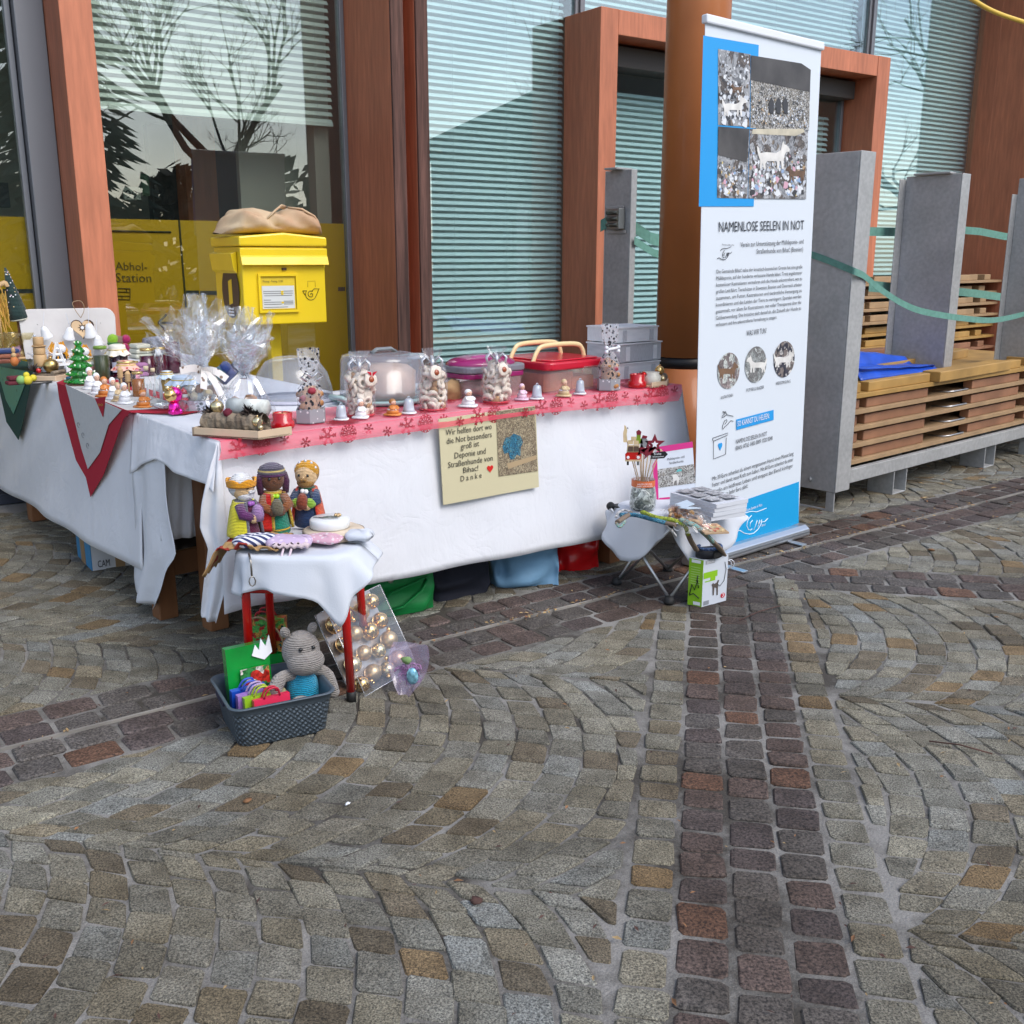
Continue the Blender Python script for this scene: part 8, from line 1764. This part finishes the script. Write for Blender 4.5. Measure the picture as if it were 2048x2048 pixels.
# ============================================================ CAMP STOOL WITH PRINTS AND LEADS
cF=G(1338,1207);cL=G(1233,1168);cB_=G(1335,1142); cR=cF+(cB_-cL)
ctr=(cF+cL+cB_+cR)/4; zC=.335
exC=(cF-cL).normalized(); rzC=math.degrees(math.atan2(exC.y,exC.x))
cs=thing('camp_stool','folding camp stool with crossed metal legs and white cloth beside the banner','stool',flat(ctr))
STL=mat('camp_stool_steel',(.55,.56,.57),.3,.85)
feet=[cL,cF,cR,cB_]; k0=1.12
tops=[flat(ctr)+(flat(f)-flat(ctr))*1.15+Vector((0,0,zC-.012)) for f in feet]
for i in range(4):
    j=(i+1)%4
    for a,b in ((i,j),(j,i)):
        f=flat(feet[a]); g=tops[b]; sh=(flat(ctr)-f).normalized()*(.006 if a<b else .02)
        mb=MB(); mb.tube([f+Vector((0,0,.015))+sh,g+sh],.0062,n=8); mb.build('leg',STL,cs,world=True)
for f in feet: mb=MB(); mb.lathe([(.020,0),(.022,.006),(.017,.028),(0,.03)],(f.x,f.y,0),12); mb.build('rubber_foot',BLKR,cs,world=True)
mb=MB(); q=[tops[i]+Vector((0,0,.006)) for i in range(4)]; mb.add(q+[p+Vector((0,0,.006)) for p in q],[(0,1,2,3),(7,6,5,4),(0,4,5,1),(1,5,6,2),(2,6,7,3),(3,7,4,0)]); mb.build('seat',mat('camp_seat',(.05,.05,.05),.8),cs,world=True)
for p in tops: mb=MB(); mb.sph(p+Vector((0,0,.006)),.018,10,7); mb.build('corner_cap',BLKR,cs,world=True)
hs=(cF-cL).length*.60
stool_cloth([(45,.02,.06),(90,.06,.02),(135,.04,.03),(205,.035,.045),(248,.16,.05),(268,.20,.03),(288,.10,.0),(315,.045,-.01),(338,.13,.01),(352,.19,.03),(8,.12,.06),(28,.04,.08)],'cloth','white cloth with pointed corners spread over the camp stool',flat(ctr),rzC,hs,hs,zC+.004,CW)
zD=zC+.0075
def cp_(px,py,z=None): return G(px,py,zD if z is None else z)
# jar with decorated sticks
t=thing('picture_jar','clear donation jar with printed photo and orange band on the camp stool','jar',cp_(1288,1024)+Vector((0,.05,0)),rzC); m=mpp(t.location); r=26*m
mb=MB(); mb.lathe([(r*.95,0),(r*1.04,.01),(r*1.05,48*m*.5),(r*.92,46*m),(r*.86,48*m),(r*.86,62*m),(r*.8,62*m)],n=24); mb.build('glass',GLS,t); mb=MB(); mb.lathe([(r*.90,.004),(r*.98,.012),(r*.98,24*m),(r*.86,45*m),(0,45*m)],n=22); mb.build('photo_sleeve',photo('jar_photo',[(.06,.07,.06),(.4,.42,.4),(.6,.62,.6),(.2,.22,.2),(.10,.12,.12)],24,.3),t)
mb=MB(); mb.lathe([(r*.90,48*m),(r*.90,61*m)],n=24,caps=False); mb.build('orange_band',mat('orange_label',(.66,.16,.05),.5),t)
lettering(t,'HELFEN SIE UNS',t.location+Vector((-r*.55,-r*.92,54*m)),t.location+Vector((r*.55,-r*.92,55*m)),Vector((0,-1,0)),h=.006,m=WHITE,name='band_lettering'); lettering(t,'DAMIT WIR HELFEN',t.location+Vector((-r*.6,-r*.92,50*m)),t.location+Vector((r*.6,-r*.92,51*m)),Vector((0,-1,0)),h=.005,m=WHITE,name='band_lettering')
JL=Vector(t.location)
mb=MB(); mb.lathe([(r*.75,62*m),(r*.72,112*m)],n=20,caps=False); mb.build('clear_sleeve',CBAG,t)
MAR=mat('maroon_felt',(.20,.015,.03),.85); BLK=mat('black_felt',(.012,.012,.012),.8); GRNF=mat('green_felt',(.2,.3,.02),.8); 
def stick(px,py,label,dx0,build,lean=0):
    top=onplane(px,py,JL,Vector((0,-1,0))); t=thing('deco_stick',label,'decoration stick',JL+Vector((dx0*.6,0,50*m)),0,'decorated sticks in the jar'); v=top-Vector(t.location); mb=MB(); mb.tube([(0,0,0),v],.0022,n=5); mb.build('stick',TIMB,t); build(t,v); return t
def prt(t,v,poly,nm,m_,y=0,dx=0,dz=0,th=.004): mb=MB(); mb.prism([(x*m,z*m) for x,z in poly],Vector(v)+Vector((dx*m,-y-.001,dz*m)),(1,0,0),(0,0,1),(0,-1,0),th); return mb.build(nm,m_,t)
def car(t,v):
    prt(t,v,[(-15,-8),(15,-8),(16,4),(12,8),(-12,8),(-16,4)],'van_body',REDM); prt(t,v,[(-16,-10),(16,-10),(16,-7),(-16,-7)],'bumper',BEIGE,.004); prt(t,v,[(-13,8),(13,8),(12,22),(-12,22)],'windows',BEIGE); prt(t,v,[(-11,10),(-1,10),(-1,20),(-10,20)],'window',mat('dark_window',(.1,.06,.04),.5),.004); prt(t,v,[(1,10),(11,10),(10,20),(1,20)],'window',mat('dark_window',(.1,.06,.04),.5),.004)
    for x in (-10,10): prt(t,v,[(x+3*math.cos(a*.785),-2+3*math.sin(a*.785)) for a in range(8)],'headlight',WHITE,.0045); prt(t,v,[(x-2,-18),(x+2,-18),(x+2,-10),(x-2,-10)],'tyre',BLK)
    for x,z in ((-6,28),(5,27),(0,35)): prt(t,v,[(x-5,z-4),(x+5,z-4),(x+5,z+4),(x-5,z+4)],'parcel',BEIGE,.002)
stick(1266,912,'stick with a little red van carrying parcels',-.02,car)
def dogst(t,v): prt(t,v,[(-4,-14),(4,-14),(2,2),(3,10),(0,18),(-3,20),(-3,12),(-5,4)],'animal_shape',BEIGE); prt(t,v,[(2,14),(5,12),(4,16)],'ear',BLK,.002)
stick(1251,870,'stick with a pale long-necked animal shape',-.03,dogst)
stick(1277,873,'stick with a red and green tree shape',-.01,lambda t,v:(prt(t,v,[(-9,-14),(9,-14),(7,-4),(4,-4),(4,6),(-4,6),(-4,-4)],'green_tree',GRNF),prt(t,v,[(-4,4),(4,4),(5,10),(0,14),(-5,10)],'red_top',MAR,.002)))
stick(1288,880,'stick with a grey bird in a red hat',0.0,lambda t,v:(prt(t,v,[(-7,-14),(5,-14),(8,-2),(4,4),(-5,4),(-8,-4)],'bird',mat('grey_felt',(.25,.25,.26),.8)),prt(t,v,[(-5,4),(5,4),(6,8),(-3,10)],'red_hat',MAR,.002)))
stick(1309,888,'stick with a big maroon star holding a white star',.015,lambda t,v:(prt(t,v,star_poly(5,21,9),'star',MAR),prt(t,v,star_poly(5,7,3.5),'white_star',WHITE,.005)))
stick(1297,902,'stick with a maroon star in the middle of the jar',.005,lambda t,v:prt(t,v,star_poly(5,18,8,10),'star',MAR)); stick(1283,900,'stick with a small maroon star behind the red van',-.005,lambda t,v:prt(t,v,star_poly(5,14,6),'star',MAR))
def arrow(t,v):
    prt(t,v,[(-16,-7),(11,-5),(18,3),(12,9),(-15,5)],'arrow_sign',BLK); prt(t,v,[(-5,9),(8,9),(5,13),(-3,13)],'gift_top',BEIGE); a=Vector(t.location)+v+Vector((-13*m,-.006,-1*m)); lettering(t,'Frohe',a+Vector((4*m,0,2.2*m)),a+Vector((18*m,0,3.5*m)),Vector((0,-1,0)),m=WHITE,name='sign_lettering'); lettering(t,'Weihnachten',a+Vector((1*m,0,-2.5*m)),a+Vector((23*m,0,-1*m)),Vector((0,-1,0)),m=WHITE,name='sign_lettering')
stick(1317,911,'stick with a black arrow sign reading Frohe Weihnachten',.025,arrow)
# picture stand
fp=cp_(1352,1000)+Vector((0,.03,0)); nS=Vector((.12,-1,.18)).normalized()
def os_(px,py): return onplane(px,py,fp,nS)
PKC=mat('magenta_card',(.58,.02,.20),.5)
t=thing('picture_stand','magenta bordered leaflet stand with photo of the rubbish dump','leaflet stand',fp)
q=[os_(x,y) for x,y in ((1316,1000),(1392,992),(1385,883),(1312,895))]; mb=MB(); mb.add(q+[p-nS*.004 for p in q],[(0,1,2,3),(7,6,5,4),(0,4,5,1),(1,5,6,2),(2,6,7,3),(3,7,4,0)]); mb.build('card',mat('white_card',(.62,.66,.72),.5),t,world=True)
panel(t,'magenta_band',[os_(1313,894),os_(1385,883),os_(1386,895),os_(1313,906)][::-1],nS,PKC,.001); panel(t,'magenta_edge',[os_(1304,932),os_(1314,915),os_(1317,1000),os_(1313,998)][::-1],nS,PKC,.0015); panel(t,'magenta_band',[os_(1318,1000),os_(1392,992),os_(1392,989),os_(1318,996)],nS,PKC,.001)
panel(t,'photograph',[os_(1316,976),os_(1391,966),os_(1388,928),os_(1315,939)],nS,photo('stand_photo',[(.06,.06,.06),(.4,.4,.38),(.18,.17,.16),(.55,.55,.54),(.28,.26,.23)],60),.0012); panel(t,'photo_dog',[os_(1346,972),os_(1346,958),os_(1344,950),os_(1352,948),os_(1358,955),os_(1356,970),os_(1353,960),os_(1349,962)],nS,DOGW,.002); panel(t,'photo_sky',[os_(1352,944),os_(1364,942),os_(1362,938),os_(1355,939)],nS,mat('turquoise_print',(.1,.45,.45),.5),.002)
for s,x0,y0,x1,y1 in (('Mülldeponie- und',1335,921,1369,915),('Straßenhunde',1339,928.5,1367,924),('von Bihać',1350,986,1370,984)): lettering(t,s,os_(x0,y0),os_(x1,y1),nS,h=.010,off=.002)
# paper stack, treats, leads
t=thing('leaflet_stack','stack of printed leaflets lying at the right corner of the camp stool','leaflets',cp_(1418,1030)+Vector((.0,.05,0)),rzC-6)
for k in range(4): mb=MB(); mb.box((.002*(k%2),.002*k,.008+.0165*k),(.25,.17,.0155),Matrix.Rotation(R(k*1.5),3,'Z')); mb.build('leaflet_bundle',mat('leaflet_paper',(.62,.64,.68),.6),t)
mb=MB()
for i in range(3):
    for j in range(2): mb.quad(*[Vector((x,y,.0735)) for x,y in ((-.11+.075*i,-.07+.075*j),(-.045+.075*i,-.07+.075*j),(-.045+.075*i,-.008+.075*j),(-.11+.075*i,-.008+.075*j))])
mb.build('printed_pictures',photo('leaflet_print',[(.12,.12,.13),(.4,.4,.42),(.25,.25,.27),(.55,.56,.58)],40),t)
t=thing('chew_bags','clear bags of brown dog chews piled in the middle of the camp stool','treat bag',cp_(1375,1050)+Vector((0,.05,0)),rzC-20)
r_=random.Random(6); mb=MB()
for k in range(46): c=Vector((r_.uniform(-.11,.12),r_.uniform(-.04,.04),r_.uniform(.008,.03))); a=r_.uniform(-.8,.8); mb.tube([c-Vector((.02*math.cos(a),.02*math.sin(a),0)),c+Vector((0,0,.004)),c+Vector((.02*math.cos(a),.02*math.sin(a),0))],.006,n=6,mi=k%2)
mb.build('chews',[mat('brown_chew',(.40,.17,.05),.6,var=(30,.3)),mat('tan_chew',(.55,.33,.14),.6)],t)
for k,(cx,cy) in enumerate(((-.06,.0),(.04,.01),(.1,-.02))):
    mb=MB(); mb.grid(lambda u,v:Vector((cx+(u-.5)*.15,cy+(v-.5)*.11,.045*max(0,math.sin(u*3.14))**.6*max(0,math.sin(v*3.14))**.6+.014*noise.noise(Vector((u*7,v*7,k)))+.006)),14,10,sm=False); mb.build('clear_film',CBAG,t)
mb=MB(); mb.box((-.05,.02,.055),(.07,.05,.002),Matrix.Rotation(R(15),3,'X')); mb.box((.03,.0,.06),(.08,.055,.002),Matrix.Rotation(R(-10),3,'Y')); mb.build('paper_label',mat('pale_blue_label',(.55,.66,.74),.5),t)
t=thing('picture_card','card with printed sandwich picture at the front of the camp stool','card',cp_(1425,1066)+Vector((0,.03,.004)),rzC-28); mb=MB(); mb.box((0,0,.004),(.13,.09,.006)); mb.build('card',mat('kraft_card',(.48,.33,.2),.7),t); mb=MB(); mb.box((.01,.01,.0085),(.09,.06,.002)); mb.build('food_print',photo('food_print',[(.6,.36,.1),(.66,.5,.25),(.5,.08,.03),(.7,.6,.4)],24),t)
def rope_mat(n,c1,c2,c3): 
    return photo(n,[c1,c2,c1,c3],95,.8,(1,1,1))
RBL=rope_mat('blue_rope',(.03,.22,.35),(.02,.04,.1),(.2,.45,.5)); RYE=rope_mat('yellow_rope',(.45,.55,.03),(.03,.05,.03),(.55,.62,.1)); RTQ=rope_mat('turquoise_rope',(.15,.42,.40),(.3,.15,.08),(.55,.6,.52)); RBR=mat('brown_cord_wrap',(.20,.15,.11),.9,bump=(160,.8,.004))
def rope(par,pxz,r,m_,nm): 
    pts=spl([G(x,y,z) if z is not None else None for x,y,z in pxz],6); mb=MB(); 
    mb.tube(pts,r,n=8,flat=.7); return mb.build(nm,m_,par,world=True)
zL=zD+.016
t=thing('dog_lead','braided blue and brown dog lead across the front of the camp stool','dog lead',cp_(1300,1048)); rope(t,((1240,1030,zL),(1270,1030,zL),(1310,1040,zL+.004),(1332,1046,zL)),.012,RBL,'braid'); rope(t,((1332,1046,zL),(1352,1050,zL)),.011,RBR,'handle_wrap'); rope(t,((1235,1044,zL-.003),(1250,1034,zL),(1262,1026,zL)),.011,RBR,'handle_wrap'); rope(t,((1262,1024,zL+.004),(1250,1020,zL),(1238,1024,zL),(1232,1034,zL)),.006,mat('white_black_cord',(.4,.4,.4),.8,var=(80,.8)),'cord'); rope(t,((1232,1046,zL),(1240,1054,zL-.008),(1250,1042,zL)),.006,RTQ,'cord')
mb=MB(); q=G(1354,1052,zL-.008); mb.tube([q+Vector((.014*math.cos(a*.628),-.014,.014*math.sin(a*.628))) for a in range(10)],.0022,n=6,close=True); mb.build('ring',RIBS,t,world=True)
t=thing('dog_lead','braided yellow dog lead hanging over the camp stool edge towards the box','dog lead',cp_(1330,1036)); rope(t,((1285,1024,zL+.01),(1310,1034,zL+.012),(1345,1040,zL+.010),(1368,1050,zL),(1376,1068,zL-.05)),.0115,RYE,'braid'); rope(t,((1376,1068,zL-.05),(1382,1082,zL-.085),(1393,1100,zL-.135)),.0115,RBR,'handle_wrap')
t=thing('dog_lead','braided turquoise dog lead hanging down to its metal ring beside the box','dog lead',cp_(1400,1056)); rope(t,((1362,1040,zL+.014),(1390,1052,zL+.008),(1410,1068,zL-.03),(1424,1082,zL-.075)),.0135,RTQ,'braid'); rope(t,((1424,1082,zL-.075),(1440,1098,zL-.13),(1452,1118,zL-.20)),.0115,RBR,'handle_wrap')
q=G(1455,1124,zL-.215); mb=MB()
for dx in (-.004,.008): mb.tube([q+Vector((dx+.018*math.cos(a*.628),-.01+dx*.5,-.006+.018*math.sin(a*.628))) for a in range(10)],.0022,n=6,close=True)
mb.build('ring',RIBS,t,world=True)
# lead box
gF=G(1403,1215);gR=G(1452,1201);gL=G(1375,1209); e1=(gR-gF); e2=(gL-gF); 
tb_=thing('lead_box','green and white cardboard box for a dog lead on the paving before the banner','box',gF,math.degrees(math.atan2(e1.y,e1.x)))
wX=e1.length; dX=min(.12,max(.06,e2.length)); ang=math.atan2(e2.y,e2.x)-math.atan2(e1.y,e1.x); hX=onplane(1399,1121,gF,Vector((0,-1,0))).z
dvx=Vector((math.cos(ang),math.sin(ang),0))*dX
mb=MB(); b0=[Vector((0,0,0)),Vector((wX,0,0)),Vector((wX,0,0))+dvx,dvx]; mb.add(b0+[p+Vector((0,0,hX)) for p in b0],[(0,1,5,4),(1,2,6,5),(2,3,7,6),(3,0,4,7),(4,5,6,7),(3,2,1,0)]); mb.m[-3]=1; mb.m[-6]=0; mb.build('carton',[mat('white_gloss_card',(.60,.64,.70),.35),mat('lime_card',(.26,.52,.02),.4)],tb_)
MX=PM[tb_.name]; R3=MX.to_3x3(); fn_=R3@Vector((0,-1,0)); ln_=-(R3@Vector((math.cos(ang+math.pi/2),math.sin(ang+math.pi/2),0))); ln_=ln_ if ln_.dot(Vector((-1,-.3,0)))>0 else -ln_
def fb(u,v): return MX@Vector((u*wX,0,v*hX))
def lb(u,v): return MX@(dvx*u+Vector((0,0,v*hX)))
def fpn(nm,u0,v0,u1,v1,m_,off=.001): panel(tb_,nm,[fb(u0,v0),fb(u1,v0),fb(u1,v1),fb(u0,v1)],fn_,m_,off)
LIME=bpy.data.materials['lime_card']
fpn('green_label',.02,.60,.58,.73,LIME); fpn('label_tail',.3,.52,.5,.6,LIME); fpn('logo_plate',.08,.90,.46,.98,mat('grey_plate',(.35,.36,.38),.5)); 
lettering(tb_,'ZENDEO',fb(.12,.92),fb(.42,.92),fn_,h=.008,m=WHITE,off=.002,name='box_lettering')
panel(tb_,'dog_picture',[fb(*p) for p in ((.42,.2),(.47,.2),(.48,.36),(.56,.34),(.58,.18),(.63,.18),(.62,.42),(.66,.5),(.6,.5),(.57,.46),(.46,.44),(.42,.47),(.36,.44),(.40,.38))],fn_,mat('dog_print',(.10,.08,.07),.6),.0015)
fpn('print_block',.06,.03,.28,.12,mat('grey_print',(.25,.27,.3),.6)); fpn('print_line',.08,.52,.3,.545,LIME); panel(tb_,'red_mark',[fb(.84+.09*math.cos(a*.524),.14+.055*math.sin(a*.524)) for a in range(12)],fn_,REDP,.0015); lettering(tb_,'3',fb(.80,.115),fb(.87,.115),fn_,h=.014,m=WHITE,off=.003,name='box_lettering')
strokes(tb_,'lead_drawing',[[(wX*.6,hX*.42),(wX*.7,hX*.36),(wX*.86,hX*.46),(wX*.92,hX*.7),(wX*.86,hX*.86)]],fb(0,0),R3@Vector((1,0,0)),Zv,fn_,.0012,mat('lead_print',(.06,.07,.07),.5))
panel(tb_,'side_logo',[lb(u,v) for u,v in ((.18,.92),(.82,.92),(.82,.985),(.18,.985))],ln_,WHITE); 
for k in range(8): panel(tb_,'side_line',[lb(u,.82-.05*k+dv) for u,dv in ((.2,0),(.85,0),(.85,.012),(.2,.012))],ln_,mat('pale_lime_print',(.5,.72,.25),.5) if k==0 else bpy.data.materials['pale_lime_print'])
exl=(lb(0,0)-lb(1,0)).normalized(); strokes(tb_,'dog_sketch',[[(.01,.03),(.02,.07),(.035,.05),(.05,.09),(.055,.06)],[(.008,.025),(.03,.035),(.06,.02)],[(.045,.085),(.05,.11)]],lb(1,.08),exl*.8,Zv*1.0,ln_,.002,INK)
panel(tb_,'barcode',[lb(u,v) for u,v in ((.1,.03),(.6,.03),(.6,.10),(.1,.10))],ln_,WHITE)
mr=MX@(Vector((wX*.5,0,hX+.0))+dvx*.5); t=thing('rolled_lead','black belt lead rolled up with blue cord on top of the green and white box','dog lead',mr+Vector((0,0,.002)),math.degrees(math.atan2(e1.y,e1.x)))
mb=MB()
for z in (0.0,): mb.lathe([(.052,.0),(.056,.0),(.056,.032),(.052,.032)],n=26,sx=1.05,sy=.8); mb.lathe([(.042,.0),(.046,.0),(.046,.030),(.042,.030)],n=24,sx=1.05,sy=.8)
mb.build('belt_coil',mat('black_webbing',(.012,.013,.018),.6,bump=(200,.4,.002)),t); mb=MB(); mb.tube([(.05*math.cos(a*.33),.038*math.sin(a*.33),.036) for a in range(19)],.007,n=7,close=True); mb.build('cord_coil',rope_mat('navy_rope',(.01,.02,.07),(.05,.12,.3),(.25,.35,.5)),t)
mb=MB(); mb.box((-.01,-.046,.016),(.03,.006,.02)); mb.build('buckle',BLKR,t)
